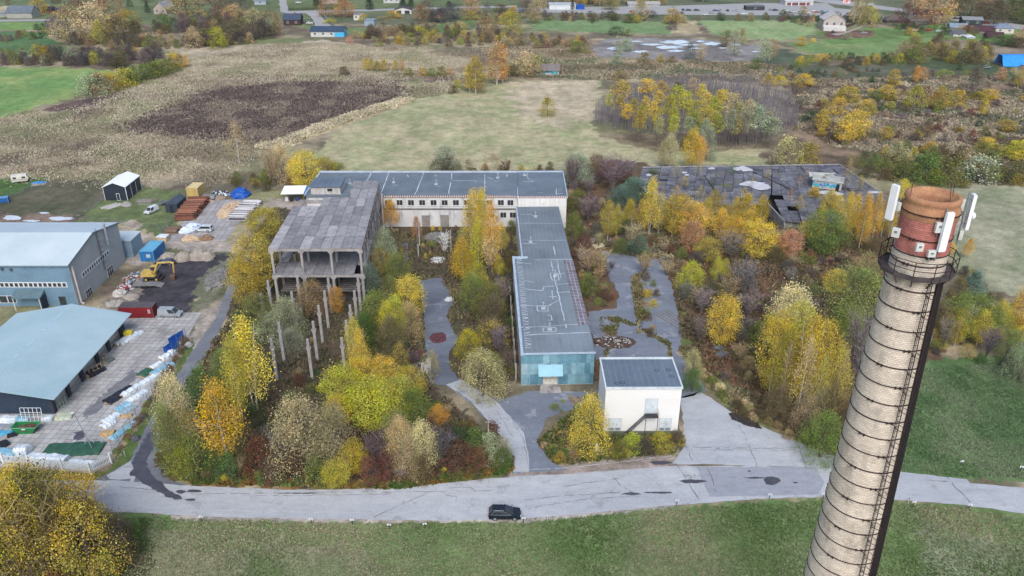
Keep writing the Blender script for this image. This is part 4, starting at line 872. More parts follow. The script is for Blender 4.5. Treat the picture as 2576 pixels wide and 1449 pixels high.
# ------------------------------------------------------------ collapsed hall with trees on its roof
def collapsed():
    t = T('derelict_flat_hall', 'sprawling derelict hall with sagging black felt roof, white patches and moss', 'building', (0,0,0))
    LM.append(('the black roofed hall', 78, 222, 32, 22))
    k = N('rotten_black_felt'); v = k.mapv((.35,1,1)); v2 = k.mapv((1,1,1))
    c = k.mix(k.rng(k.noise(.35, v, 7, .7), .35, .68), sc(78,78,88), sc(138,138,146)); c = k.mix(k.rng(k.noise(.14, v2, 6, .7), .56, .66, 0, .8), c, sc(118,114,66))
    wn = k.new('ShaderNodeTexWave', wave_type='BANDS', bands_direction='Y'); wn.inputs['Scale'].default_value = .36; wn.inputs['Distortion'].default_value = 1; k.l.new(v2, wn.inputs['Vector'])
    c = k.mul(c, k.rng(wn.outputs['Fac'], 0, .5, .7, 1.05)); c = k.mul(c, k.rng(k.noise(3, v2, 4), .3, .7, .8, 1.2)); felt_m = k.done(c, .85, .2)
    g = lambda px, py, z: (*G(px, py, z), z)
    fm2 = mat('rotten_felt_dark', sc(74,74,83), sc(122,122,130), .5, .85, .2, .3); fm3 = mat('rotten_felt_pale', sc(94,94,103), sc(146,146,152), .7, .85, .2, .3)
    rs_ = random.Random(8)
    def slab(name, pts, nu, nv, miss=.04, th=.3):
        bm = MB(); P = [Vector(p) for p in pts]
        def at(u, v): return (P[0]*(1-u)+P[1]*u)*(1-v)+(P[3]*(1-u)+P[2]*u)*v
        for i in range(nu):
            for j in range(nv):
                edge = i in (0,nu-1) or j == 0
                if rs_.random() < miss*(2.5 if edge else 1): continue
                g_ = .0015; dz = Vector((0,0,rs_.gauss(0,.02) - (rs_.uniform(.2,.6) if rs_.random() < .035 else 0))); q = [at(i/nu+g_,j/nv+g_*2),at((i+1)/nu-g_,j/nv+g_*2),at((i+1)/nu-g_,(j+1)/nv-g_),at(i/nu+g_,(j+1)/nv-g_)]
                tl = [Vector((0,0,rs_.gauss(0,.035))) for _ in range(4)]; bm.cur = rs_.choice((0,0,0,0,1,1,2))
                bm.hexa([v+dz+tl[k]-Vector((0,0,th)) for k, v in enumerate(q)]+[v+dz+tl[k] for k, v in enumerate(q)])
        return bm.build(name, [felt_m, fm2, fm3], t)
    slab('rear_roof', [g(1602,470,4.0), g(1940,488,3.9), g(1942,414.5,4.6), g(1617,420.5,4.6)], 14, 6, .008)
    slab('rear_roof', [g(1942.5,488,3.9), g(2236,502,4.0), g(2111,413.5,4.7), g(1942.5,414.5,4.6)], 12, 7, .012)
    slab('middle_roof', [g(1652,512,3.2), g(1926,516,3.2), g(1938.5,488.8,3.86), g(1612,471,3.9)], 13, 3, .05)
    slab('front_roof', [g(1972,556,2.2), g(2230,570,2.6), g(2236,503,3.9), g(1941.5,489,3.8)], 11, 5, .05)
    edge = mat('pale_roof_edge', sc(170,170,176), sc(130,128,130), .6, .8)
    m = MB(); 
    for a, b in ((g(1617,420.5,4.75),g(2111,413.5,4.85)),(g(2111,413.5,4.85),g(2239,501,4.15)),(g(1932,512,3.5),g(1974,556,2.45))): m.tube(a,b,.18,n=4)
    m.build('parapet', edge, t)
    x0, y0 = G(1652,540,0); m = MB(); 
    pa, pb = g(1935,512,3.2), g(1975,560,2.2); m.hexa([(pa[0]-.15,pa[1],0),(pb[0]-.15,pb[1],0),(pb[0]+.15,pb[1],0),(pa[0]+.15,pa[1],0),(pa[0]-.15,pa[1],2.9),(pb[0]-.15,pb[1],2.0),(pb[0]+.15,pb[1],2.0),(pa[0]+.15,pa[1],2.9)])
    pa, pb = g(1652,512,3.2), g(1926,516,3.2); m.box(pa[0]+.3,pb[0]-2,pa[1]+.6,pa[1]+.9,0,2.6)
    pa, pb = g(1972,556,2.2), g(2230,570,2.6); m.box(pa[0]+.5,pb[0]-.5,pa[1]+.5,pa[1]+.8,0,1.7)
    m.build('wall', mat('crumbling_wall', sc(168,170,168), sc(112,112,112), .8, .9, .1, .25), t)
    m = MB(); rnd = random.Random(3); wp = mat('white_primer_patch', sc(214,214,218), sc(186,186,190), .8, .7, .2, .1)
    for px, py, wx, wy, z in ((1895,463,36,8,4.28),(1915,469,28,9,4.22),(1866,424,24,6,4.66),(1880,428,18,4,4.64),(1632,440,8,4,4.44),(1722,434,8,3,4.55),(1728,440,6,3,4.5),(1790,424,10,3,4.63),(2083,485,26,6,4.16),(2105,488,20,5,4.12),(2200,484,24,4,4.26),(2050,480,5,1.5,4.2),(2045,494,5,1.5,4.08),(2110,503,16,3,4.03)):
        n = 12; pts = [G(px+wx*math.cos(2*math.pi*i/n)*rnd.uniform(.6,1.1), py+wy*math.sin(2*math.pi*i/n)*rnd.uniform(.6,1.1), z) for i in range(n)]
        m.add([(x,y,z+.03) for x,y in pts], [tuple(range(n))])
    m.build('white_patch', wp, t)
    m = MB()
    for a, b, z in (((1870,421),(1998,480),4.3),((2050,420),(2085,455),4.5),((1760,425),(1800,480),4.3),((2000,492),(2016,560),3.2),((2110,496),(2160,565),3.4)):
        A, B_ = G(*a, z), G(*b, z); m.tube((*A,z-.05),(*B_,z-.05),.14,n=4)
    m.build('felt_joint', mat('black_joint', sc(48,48,54), None, 1), t)
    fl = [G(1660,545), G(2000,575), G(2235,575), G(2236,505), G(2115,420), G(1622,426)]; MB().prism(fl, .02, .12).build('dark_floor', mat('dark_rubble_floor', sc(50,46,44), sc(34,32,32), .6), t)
    # roof cabin with graffiti
    z = 4.3; A = G(2046,470,z); cx, cy = G(2085,474,z); c = MB()
    c.obox((cx,cy+1.5,z+1.2), (8.0,5.0,2.4), R(-24)); h = c.build('roof_cabin', mat('cabin_concrete', sc(186,186,182), sc(150,150,148), .6), t)
    MB().obox((cx,cy+1.5,z+2.5), (8.6,5.6,.25), R(-24)).obox((cx-1,cy+4.6,z+2.55),(7,2.4,.3),R(-10),R(14)).obox((cx+1.2,cy+4.9,z+2.8),(3,2,.25),R(20),R(-18)).build('cabin_roof', mat('broken_slab', sc(196,196,190), sc(158,158,152), .8), h)
    m = MB(); rz = R(-24); f = Matrix.Rotation(rz,3,'Z')
    for i in range(18):
        rr = random.Random(i*7); p = f @ Vector((-3.7+i*.36, -2.56, 0)); m.obox((cx+p.x, cy+1.5+p.y, z+1.1+rr.uniform(-.35,.45)), (.34,.05,rr.uniform(.5,1.2)), rz, 0, rr.uniform(-.6,.6))
    m.build('graffiti', mat('blue_spray', sc(44,120,190), sc(40,180,190), 1.2, .7, .2, .1, lo=.45, hi=.55), h)
    m = MB(); p = f @ Vector((2.9,-2.55,0)); m.obox((cx+p.x,cy+1.5+p.y,z+1.0),(1.0,.06,1.9),rz); m.build('doorway', mat('black_opening', (.015,.015,.018), None, 1), h)
collapsed()

# ------------------------------------------------------------ vehicles
tyre_m = black; rim_m = mat('alloy_rim', sc(190,194,198), sc(160,164,168), 3, .35, .5, .05, metal=.5); lamp_m = mat('headlight_glass', sc(220,226,230), None, 2, .15, .6); tail_m = mat('tail_light_red', sc(190,30,34), None, 2, .3, .5)
def paint(name, c, k=.9): return mat(name, sc(*c), sc(*[int(v*k) for v in c]), .8, .22, .55, .02)
def vehicle(name, label, cat, loc, rz, body_m, L=4.5, W=1.8, H=1.5, prof=None, cab=None, rails=False, wheels=None, win=True, group=None, r=.33):
    """x forward; prof: lower body outline (x, z); cab: roof/glass trapezoid (xr0, xr1 bottom, xt0, xt1 top, zb, zt)"""
    t = T(name, label, cat, loc, rz, group)
    prof = prof or [(-.5,.25),(.5,.25),(.5,.55),(.46,.62),(.22,.68),(-.46,.66),(-.5,.5)]
    p = [(x*L, z*H) for x, z in prof]; n = len(p); m = MB()
    zs = [z for _, z in p]; zm = (min(zs)+max(zs))/2
    def ring(w, yy): return [(x*(1 if abs(yy) < w else .985), yy, z) for x, z in p]
    hw = W/2; rows = [(-hw,.97),(-hw*.9,1),(hw*.9,1),(hw,.97)]; vs = []; fs = []
    for yy, s in rows: vs += [(x*s, yy, zm+(z-zm)*(s if s < 1 else 1)) for x, z in p]
    for j in range(3):
        for i in range(n): fs.append((j*n+i, j*n+(i+1)%n, (j+1)*n+(i+1)%n, (j+1)*n+i))
    fs += [tuple(range(n-1,-1,-1)), tuple(range(3*n,4*n))]; m.add(vs, [tuple(reversed(f)) for f in fs])
    b0, b1, t0, t1, zb, zt = cab; b0*=L; b1*=L; t0*=L; t1*=L; zb*=H; zt*=H; wb, wt = hw*.94, hw*.8
    m.hexa([(b0,-wb,zb-.05),(b1,-wb,zb-.05),(b1,wb,zb-.05),(b0,wb,zb-.05),(t0,-wt,zt),(t1,-wt,zt),(t1,wt,zt),(t0,wt,zt)])
    bo = m.build('body', body_m, t)
    if win:
        q = .1
        def lerp(a, b2, f): return tuple(a[i]+(b2[i]-a[i])*f for i in range(3))
        def pane(nm, P, grow):
            c = Vector((0,0,0)); 
            nrm = (Vector(P[1])-Vector(P[0])).cross(Vector(P[3])-Vector(P[0])).normalized()*grow; ctr = sum((Vector(v) for v in P), c)/4
            g = MB(); vs = [ctr+(Vector(v)-ctr)*.88+nrm for v in P]; vi = [v-nrm*1.6 for v in vs]; g.hexa([vi[0],vi[1],vi[2],vi[3],vs[0],vs[1],vs[2],vs[3]]); g.build(nm, glass, t)
        for s in (-1, 1):
            A, B_, C, D = (b0,s*wb,zb),(b1,s*wb,zb),(t1,s*wt,zt),(t0,s*wt,zt)
            if win == 'front': A, D = lerp(A,B_,.62), lerp(D,C,.6)
            if s < 0: pane('side_window', [A,B_,C,D], .012)
            else: pane('side_window', [B_,A,D,C], .012)
        pane('windscreen', [(b1,-wb,zb),(b1,wb,zb),(t1,wt,zt),(t1,-wt,zt)], .012)
        if win is True: pane('rear_window', [(b0,wb,zb),(b0,-wb,zb),(t0,-wt,zt),(t0,wt,zt)], .012)
    for wx in (wheels or (-.3, .31)):
        for s in (-1, 1):
            wl = MB(); wl.tube((wx*L, s*(hw-.2), r), (wx*L, s*(hw+.015), r), r, n=16); wo = wl.build('wheel', tyre_m, t)
            MB().tube((wx*L, s*(hw+.012), r), (wx*L, s*(hw+.03), r), r*.62, n=12).build('rim', rim_m, wo)
    zl = H*.47; fx = max(x for x, _ in p); rx = min(x for x, _ in p)
    for s in (-1, 1):
        MB().obox((fx*.985, s*hw*.72, zl), (.12,.34,.16)).build('headlight', lamp_m, t); MB().obox((rx*.99, s*hw*.78, zl+.08), (.08,.22,.26)).build('tail_light', tail_m, t)
        if cab and win: MB().obox((b1-.25, s*(hw+.1), zb+.1), (.14,.18,.14)).build('mirror', body_m, t)
    MB().obox((fx*.99,0,H*.3),(.1,W*.5,.14)).build('grille', mat('dark_grille', (.02,.02,.02), None, 2), t)
    if rails:
        for s in (-1,1): MB().tube((b0+.25,s*(wb+.005),zb+.02),(b1-.2,s*(wb+.005),zb+.02),.03,n=4).path([(b0+.25,s*(wb+.005),zb+.02),(t0+.2,s*(wt+.03),zt-.08),(t1-.1,s*(wt+.03),zt-.08),(b1-.2,s*(wb+.005),zb+.02)],.025,n=4).build('window_trim', rim_m, t)
        for s in (-1,1): MB().path([(t0+.1,s*wt*.92,zt-.02),(t0+.25,s*wt*.92,zt+.07),(t1-.3,s*wt*.92,zt+.07),(t1-.1,s*wt*.92,zt-.02)],.035,n=5).build('roof_rail', rim_m, t)
    return t
VAN = [(-.5,.2),(.5,.2),(.5,.36),(.47,.45),(.34,.53),(-.5,.53)]
P0 = lambda px, py, z=0: G(px, py, z)
suv_p = [(-.49,.2),(.49,.2),(.505,.36),(.49,.48),(.42,.56),(.27,.62),(-.45,.64),(-.495,.56),(-.505,.4)]
x, y = G(1270, 1301); vehicle('parked_suv', 'black estate style SUV with silver roof rails parked on the grass verge', 'car', (x,y+.12,0), R(-1), paint('black_paint',(34,40,52)), 4.7, 1.9, 1.68, suv_p, (-.48,.27,-.37,.0,.63,1.0), True, r=.36)
LM.append(('the black SUV', x, y, 2.5, 1))
x, y = G(382, 535); vehicle('small_van', 'small white panel van parked on grass by the dark ridged cabin', 'van', (x,y,0), R(-112), paint('white_van_paint',(226,228,230)), 4.3, 1.75, 1.8, VAN, (-.49,.3,-.46,.12,.53,1.0), win='front')
x, y = G(512, 582); vehicle('pickup_truck', 'white double cab pickup with hardtop parked on the timber yard slabs', 'pickup', (x,y,0), R(178), paint('white_pickup_paint',(216,220,224)), 5.1, 1.85, 1.75, suv_p, (-.48,.22,-.46,.06,.6,1.0), r=.38)
x, y = G(420, 665); vehicle('hatchback_car', 'dark blue hatchback parked beside the bright blue container', 'car', (x,y,0), R(174), paint('dark_blue_paint',(64,80,98)), 4.0, 1.7, 1.45, None, (-.46,.22,-.36,.05,.64,1.0))
x, y = G(430, 795); vehicle('delivery_van', 'silver grey delivery van parked on the slabs beside the red container', 'van', (x,y,0), R(-3), paint('silver_paint',(166,172,176)), 4.9, 1.9, 1.95, VAN, (-.49,.32,-.47,.16,.53,1.0), win='front')
LM.append(('the silver delivery van', x, y, 2.5, 1))
def trailer():
    x, y = G(412, 514); t = T('car_trailer', 'empty grey galvanised car trailer standing on the grass behind the white van', 'trailer', (x,y,0), R(62))
    m = MB().box(-1.5,1.5,-.75,.75,.5,.56).box(-1.5,1.5,-.78,-.74,.5,.95).box(-1.5,1.5,.74,.78,.5,.95).box(-1.53,-1.49,-.75,.75,.5,.95); m.build('bed', steel, t)
    MB().tube((1.5,-.5,.45),(2.6,0,.45),.05,n=5).tube((1.5,.5,.45),(2.6,0,.45),.05,n=5).build('drawbar', steel, t)
    for wx in (-.4,.3):
        for s in (-1,1): MB().tube((wx,s*.78,.3),(wx,s*.95,.3),.3,n=12).build('wheel', tyre_m, t)
trailer()
def flatbed():
    x, y = G(1083, 499); t = T('flatbed_truck', 'white cab flatbed truck with grey drop sides near the white carport', 'truck', (x,y,0), R(182))
    wm = MC['white_van_paint']; MB().xprism([(-.95,.5),(.95,.5),(.95,1.4),(.85,2.2),(-.85,2.2),(-.95,1.4)], 1.6, 3.1).hexa([(3.1,-.95,.5),(3.7,-.9,.5),(3.7,.9,.5),(3.1,.95,.5),(3.1,-.95,1.4),(3.6,-.9,1.15),(3.6,.9,1.15),(3.1,.95,1.4)]).build('cab', wm, t)
    MB().obox((3.22,0,1.75),(.04,1.6,.75),0,0,R(-28)).build('windscreen', glass, t)
    for s in (-1,1): MB().box(2.0,2.9,s*.93-.03,s*.93+.03,1.4,2.0).build('side_window', glass, t)
    m = MB().box(-3,1.5,-1.05,1.05,.8,.9).box(-3,1.5,-1.08,-1.03,.9,1.4).box(-3,1.5,1.03,1.08,.9,1.4).box(-3.05,-3,-1.05,1.05,.9,1.4).box(1.5,1.55,-1.05,1.05,.9,1.9); m.build('load_bed', mat('grey_dropside', sc(150,158,166), sc(124,132,140), 1), t)
    for wx in (-1.9,2.6):
        for s in (-1,1): MB().tube((wx,s*.7,.42),(wx,s*1.0,.42),.42,n=14).build('wheel', tyre_m, t)
flatbed()
def tractor():
    x, y = G(1118, 478); t = T('loader_tractor', 'small red roofed tractor with raised red loader arm behind the white flatbed', 'tractor', (x,y,0), R(5)); rd = paint('red_paint',(180,40,44))
    MB().box(-.3,1.8,-.4,.4,.7,1.5).box(-1.4,-.3,-.6,.6,.8,1.3).build('hull', mat('dark_engine', sc(60,56,58), None, 1), t); MB().box(-1.5,-.2,-.7,.7,2.6,2.75).build('cab_roof', rd, t)
    m = MB(); [m.tube((a,b,1.2),(a,b,2.6),.05,n=4) for a in (-1.4,-.3) for b in (-.6,.6)]; m.build('cab_frame', black, t)
    MB().path([(1.2,.5,1.2),(4.2,.5,2.4),(5.2,.5,4.2)],.18,n=6).build('loader_arm', rd, t)
    for wx, r in ((-1.0,.8),(1.3,.5)):
        for s in (-1,1): MB().tube((wx,s*.6,r),(wx,s*.95,r),r,n=14).build('wheel', tyre_m, t)
tractor()
def caravan():
    x, y = G(53, 458); t = T('caravan', 'cream white touring caravan parked on grass at the left edge', 'caravan', (x,y,0), R(24)); cm = mat('cream_caravan', sc(226,220,208), sc(204,198,186), .6, .5, .3, .04)
    MB().xprism([(-1.05,.5),(1.05,.5),(1.08,1.6),(.95,2.5),(-.95,2.5),(-1.08,1.6)], -2.3, 2.0).hexa([(2.0,-1.05,.6),(2.4,-1,1.2),(2.4,1,1.2),(2.0,1.05,.6),(2.0,-1.08,1.7),(2.3,-1,1.8),(2.3,1,1.8),(2.0,1.08,1.7)]).build('body', cm, t)
    MB().box(-.5,.5,-.3,.3,2.5,2.62).build('roof_hatch', cm, t)
    for a, b in ((-1.8,-.9),(.6,1.6)): MB().box(a,b,-1.1,-1.06,1.45,2.0).build('window', glass, t)
    MB().box(-2.3,2,-1.1,-1.075,1.05,1.15).build('stripe', mat('brown_stripe', sc(150,110,84), None, 1), t); MB().obox((-2.31,0,1.75),(.04,1.3,.55)).build('window', glass, t)
    for s in (-1,1): MB().tube((-.2,s*.9,.32),(-.2,s*1.08,.32),.32,n=12).build('wheel', tyre_m, t)
    MB().tube((2.2,0,.5),(3.3,0,.45),.06,n=5).build('drawbar', steel, t)
caravan()
def excavator():
    x, y = G(386, 703); t = T('excavator', 'yellow wheeled excavator with its arm folded down to the black ground', 'excavator', (x,y,0), R(2)); ym = mat('faded_yellow_paint', sc(214,184,100), sc(180,148,74), 1.2, .6, .25, .15); dm = mat('dirty_black', sc(62,58,58), sc(44,42,42), 2)
    MB().box(-1.6,1.7,-.95,.95,.6,1.15).build('undercarriage', dm, t)
    MB().hexa([(-2.2,-1.2,1.2),(.9,-1.2,1.2),(.9,1.2,1.2),(-2.2,1.2,1.2),(-2.1,-1.15,2.25),(.2,-1.15,2.25),(.2,1.15,2.25),(-2.1,1.15,2.25)]).build('house', ym, t)
    cb = MB().hexa([(-.3,.05,2.0),(1.3,.05,1.5),(1.3,1.15,1.5),(-.3,1.15,2.0),(-.2,.1,3.2),(.9,.1,3.2),(.9,1.1,3.2),(-.2,1.1,3.2)]).build('cab', glass, t); MB().box(-.3,1.0,.0,1.2,3.2,3.3).build('cab_roof', ym, cb)
    bm_ = MB()
    for a, b, r in (((.7,-.3,1.9),(1.9,-.3,4.4),.28),((1.9,-.3,4.4),(4.6,-.3,4.5),.24)): bm_.tube(a,b,r,r*.8,n=6)
    bm_.build('boom', ym, t); MB().tube((4.5,-.3,4.6),(5.6,-.3,4.3),.26,.24,n=6).tube((5.5,-.3,4.4),(5.2,-.3,1.8),.24,.16,n=6).build('arm', ym, t)
    MB().tube((1.2,-.3,2.3),(2.6,-.3,4.0),.09,n=6).tube((3,-.3,4.75),(4.6,-.3,4.85),.08,n=6).build('hydraulic_ram', steel, t)
    MB().xprism([(-.9,.1),(.3,.1),(.3,.9),(-.2,1.5),(-.9,1.0)], 4.3, 5.4).build('bucket', mat('rusty_bucket', sc(110,84,68), sc(84,66,56), 2), t)
    for wx in (-1.2,1.2):
        for s in (-1,1): w_ = MB().tube((wx,s*.8,.52),(wx,s*1.25,.52),.52,n=16).build('wheel', tyre_m, t); MB().tube((wx,s*1.24,.52),(wx,s*1.28,.52),.28,n=10).build('rim', ym, w_)
    MB().tube((1.7,-1.1,.9),(2.1,-1.1,.3),.08,n=5).box(1.8,2.3,-1.2,1.2,.1,.6).build('dozer_blade', dm, t)
    x, y = G(360, 721); q = T('plant_trailer', 'grey flat plant trailer with twin axle standing in front of the excavator', 'trailer', (x,y,0), R(3)); MB().box(-2.2,3.2,-1.1,1.1,.6,.72).hexa([(3.2,-1.1,.6),(4.6,-1.1,.15),(4.6,1.1,.15),(3.2,1.1,.6),(3.2,-1.1,.72),(4.6,-1.1,.25),(4.6,1.1,.25),(3.2,1.1,.72)]).build('deck', mat('grey_deck', sc(140,138,140), sc(110,106,106), 1), q)
    MB().tube((-2.2,-.8,.6),(-3.6,0,.5),.07,n=5).tube((-2.2,.8,.6),(-3.6,0,.5),.07,n=5).build('drawbar', dm, q)
    for wx in (.3,1.1):
        for s in (-1,1): MB().tube((wx,s*1.0,.36),(wx,s*1.25,.36),.36,n=12).build('wheel', tyre_m, q)
excavator()

# ------------------------------------------------------------ containers and cabins
def container(name, label, cat, x, y, rz, L, W, H, col, door=None, top=None, win=False, pitch=0):
    t = T(name, label, cat, (x,y,0), rz); k = name + '_%d' % (col[0]*7+col[2]); cm = mat(k, sc(*col), sc(*[int(v*.86) for v in col]), .5, .55, .3, .07, wave=('X' if L > W else 'Y',.28,.16))
    MB().box(-L/2,L/2,-W/2,W/2,.12,H).build('body', cm, t); tm = mat(k+'_top', sc(*(top or [min(255,int(v*1.18)) for v in col])), None, .5, .6)
    if pitch: MB().yprism([(-L/2-.1,H),(L/2+.1,H),(0,H+pitch)], -W/2-.15, W/2+.15).build('roof', tm, t)
    else: MB().box(-L/2-.02,L/2+.02,-W/2-.02,W/2+.02,H,H+.06).build('roof', tm, t)
    m = MB(); e = .06
    for a in (-L/2,L/2):
        for b in (-W/2,W/2): m.box(a-e,a+e,b-e,b+e,.0,H+.0)
    m.build('corner_post', tm, t)
    if door:
        a, b, w_, h_ = door; d = MB().box(a,a+w_,-W/2-.06,-W/2-.003,.15,h_).build('door', mat(k+'_door', sc(*b), None, 1), t); MB().box(a+w_-.15,a+w_-.08,-W/2-.1,-W/2-.06,1.0,1.2).build('handle', steel, d)
    if win: MB().box(-.1,.9,-W/2-.05,-W/2-.003,1.1,2.0).build('window', mat('pale_window_panel', sc(196,206,210), None, 1), t)
    return t
x, y = G(376, 655); container('blue_container', 'bright blue office container with white window panel by the black dirt yard', 'container', x, y+2.6, R(-1), 3.4, 6.8, 2.7, (52,128,196), None, (110,180,214), True)
LM.append(('the bright blue container', x, y+2.6, 2, 3.5))
x, y = G(437, 533); container('ridged_cabin', 'dark slate ridged roof cabin beside the stack of brown logs', 'cabin', x, y+2.4, R(-2), 3.3, 6.4, 2.6, (60,70,82), (-.4,(40,48,58),.9,2.1), (78,88,100), pitch=.9)
LM.append(('the dark ridged cabin', x, y+2.4, 1.7, 3.3))
x, y = G(490, 492); container('yellow_container', 'weathered pale yellow container at the back of the timber yard', 'container', x, y+1.5, R(-3), 3.4, 5.2, 2.7, (214,186,116), None, (226,204,150))
x, y = G(346, 800); t = container('red_container', 'dark red shipping container between teal shed and silver van', 'container', x, y+1.1, R(1), 7.2, 2.5, 2.6, (140,36,42), None, (96,88,92))
m = MB(); [m.box(2.55+.28*(i % 2), 2.75+.28*(i % 2), -1.3, -1.262, 2.0-.2*(i//2), 2.1-.2*(i//2)) for i in range(10)]; m.build('stencil_marks', white, t)
LM.append(('the red container', x, y+1, 3.6, 1.3))
x, y = G(8, 512); container('low_blue_container', 'low bright blue box container at the left edge of the mesh fence', 'container', x-1, y+1, R(20), 4, 2, 1.5, (50,110,180), None, (110,160,200))
def carport():
    x, y = G(748, 500); t = T('carport', 'open carport with white sheet roof between flatbed truck and white brick building', 'carport', (x,y,0), R(3))
    MB().hexa([(-4,-3,2.5),(2.6,-3,2.5),(2.6,3,3.0),(-4,3,3.0),(-4,-3,2.62),(2.6,-3,2.62),(2.6,3,3.12),(-4,3,3.12)]).build('roof', MC['bright_white_roof'], t)
    MB().hexa([(2.62,-3,2.4),(5.6,-3,2.2),(5.6,3,2.7),(2.62,3,2.9),(2.62,-3,2.5),(5.6,-3,2.3),(5.6,3,2.8),(2.62,3,3.0)]).build('roof_extension', mat('blue_plastic_roof', sc(86,136,190), sc(70,116,170), .8), t)
    for a in (-3.8,2.5):
        for b in (-2.8,2.8): MB().tube((a,b,0),(a,b,2.6),.07,n=6).build('post', mat('timber_post', sc(150,130,108), None, 1), t)
    for i, (a, b, c) in enumerate(((-2.6,-1.6,(225,225,225)),(-1.2,-2.0,(46,44,48)),(.4,-1.4,(60,80,130)),(3.6,-2.4,(38,70,140)))):
        o = MB().obox((0,0,.55),(1.0,.9,1.1),.2*i,taper=.85).obox((0,0,1.12),(.7,.6,.12),.2*i).build('covered_crate', mat('crate_%d' % i, sc(*c), None, 1), None, (x+a,y+b,0)); tag(o, ['white wrapped crate under the white carport roof','black wrapped crate under the white carport roof','dull blue crate in the middle of the white carport','bright blue crate at the right end of the white carport'][i], 'crate', 'crates under the carport')
carport()
# ------------------------------------------------------------ yard goods
def lump(name, label, cat, px, py, wx, wy, h, m, seed=0, group=None, rough=.3, rz=0):
    x, y = G(px, py); k = mpp(py); o = MB().blob((0,0,0), wx*k/2, wy, h, seed, 14, 6, rough).build(name, m, None, (x,y,-.03), rz); tag(o, label, cat, group); return o
wrapw = mat('white_wrap', sc(228,234,238), sc(188,204,214), .9, .4, .35, .12, lo=.45, hi=.65); wrapb = mat('pale_blue_wrap', sc(136,186,206), sc(192,212,224), .8, .4, .35, .12, lo=.52, hi=.66); wrapk = mat('black_plastic', sc(44,46,54), sc(28,30,36), 1.5, .4, .4, .2); tarpb = mat('blue_tarpaulin', sc(34,98,190), sc(24,72,150), 1, .5, .3, .15); tarpg = mat('green_tarpaulin', sc(62,104,84), sc(46,82,66), 1, .6, .25, .15); wood = mat('sawn_timber', sc(206,176,134), sc(176,142,104), 2, .8, .1, .2)
cardb = mat('cardboard', sc(190,160,126), sc(160,130,100), 1)
def pack(label, px, py, L, W, H, rz, wm, seed=0, name='wrapped_pallet', cat='pallet load', group='wrapped loads on the slab yard', load=True):
    x, y = G(px, py); t = T(name, label, cat, (x,y,0), R(rz), group); rnd = random.Random(seed); m = MB()
    nx = 14; vs = []; fs = []
    for i in range(nx+1):                # sagging wrapped bundle
        a = -L/2 + L*i/nx; hh = H*.78*rnd.uniform(.8,1.06); ww = W/2*rnd.uniform(.86,1.08); e = .85 if i in (0,nx) else 1
        q_ = lambda: rnd.uniform(-.05,.05); vs += [(a+q_(),-ww*1.12+q_(),.06),(a+q_(),-ww*e+q_(),hh*.8*e),(a+q_(),-ww*.6,hh*e+q_()),(a+q_(),ww*.6,hh*e*rnd.uniform(.8,1.08)),(a+q_(),ww*e+q_(),hh*.72*e),(a+q_(),ww*1.16+q_(),.06)]
    for i in range(nx):
        for j in range(5): fs.append((i*6+j, (i+1)*6+j, (i+1)*6+j+1, i*6+j+1))
    fs += [(0,1,2,3,4,5), tuple(nx*6+5-j for j in range(6))]; m.add(vs, fs); m.build('wrapping', wm, t)
    if load:
        p = MB()
        for j in (-1,0,1): p.box(-L/2-.08,L/2+.08,j*W*.42-.08,j*W*.42+.08,.01,.13)
        for j in range(3): p.box(-L/2-.35+rnd.uniform(0,.3),-L/2+.6,-W*.3+j*.28,-W*.3+j*.28+.2,.14,H*.5)
        p.build('timber', wood, t)
    return t
pack('long white sheeted stack under the shed eave, left one beside the yellow bin', 318, 853, 5.6, 1.3, .8, 66, wrapw, 1)
pack('long white sheeted stack on the slabs, right one beside the yellow bin', 330, 851, 5.6, 1.3, .7, 66, wrapw, 2)
pack('black plastic covered stack with pale boards leaning on the shed wall', 241, 938, 3.4, 1.9, 1.2, 58, wrapk, 3)
pack('small dark bundle beside the wooden frame at the shed wall', 276, 909, 1.8, 1.0, .7, 70, mat('grey_wrap', sc(104,116,116), None, 1), 4)
pack('black plastic sheet heaped over boards in the middle of the yard', 293, 1000, 4.4, 2.3, .6, 62, wrapk, 5)
pack('second black plastic heap touching the white bundle', 312, 985, 3.4, 1.4, .6, 62, wrapk, 6)
pack('thick white wrapped beam bundle beside the black plastic heap', 331, 985, 4.2, 1.3, 1.0, 64, wrapw, 7)
pack('white and pale blue bundle along the fence next to the beam bundle', 347, 998, 4.4, 1.4, .7, 62, wrapw, 8)
pack('pale blue plastic bundle lying below the beam bundle', 310, 1024, 3.0, 1.5, .5, 60, wrapb, 9)
pack('grey blue sheeted stack against the fence below the beam bundle', 322, 1034, 3.0, 1.2, .5, 60, mat('grey_blue_wrap', sc(160,180,190), None, 1), 10)
pack('white sheeted pile next to the stack of bare boards', 280, 1053, 3.4, 1.5, .6, 62, wrapw, 11)
pack('white and blue sheeted pile in front of the lamp post', 272, 1068, 2.4, 1.5, .6, 62, wrapw, 12)
pack('long pale blue sheeted bundle leaning on the fence near the road', 311, 1085, 5.6, 1.3, .6, 66, wrapb, 13)
pack('long white and blue bundle by the fence above the green stack', 372, 960, 5.4, 1.4, .9, 60, wrapw, 14)
pack('pale blue tarped stack at the fence below the dark blue tarpaulin', 408, 931, 4.8, 1.4, 1.0, 62, wrapb, 15)
pack('white topped stack between green sheet and blue stack', 394, 920, 2.6, 1.1, .7, 60, wrapw, 16)
pack('dark green sheeted stack with planks in the middle of the yard', 366, 939, 2.6, 2.0, .6, 70, tarpg, 17)
pack('white boat shaped tarpaulin bundle beside the dark blue screen', 422, 897, 3.6, 1.4, 1.1, 64, wrapw, 18)
pack('large green tarpaulin spread behind the white picket fence', 188, 1132, 9.0, 3.2, .9, 4, tarpg, 19)
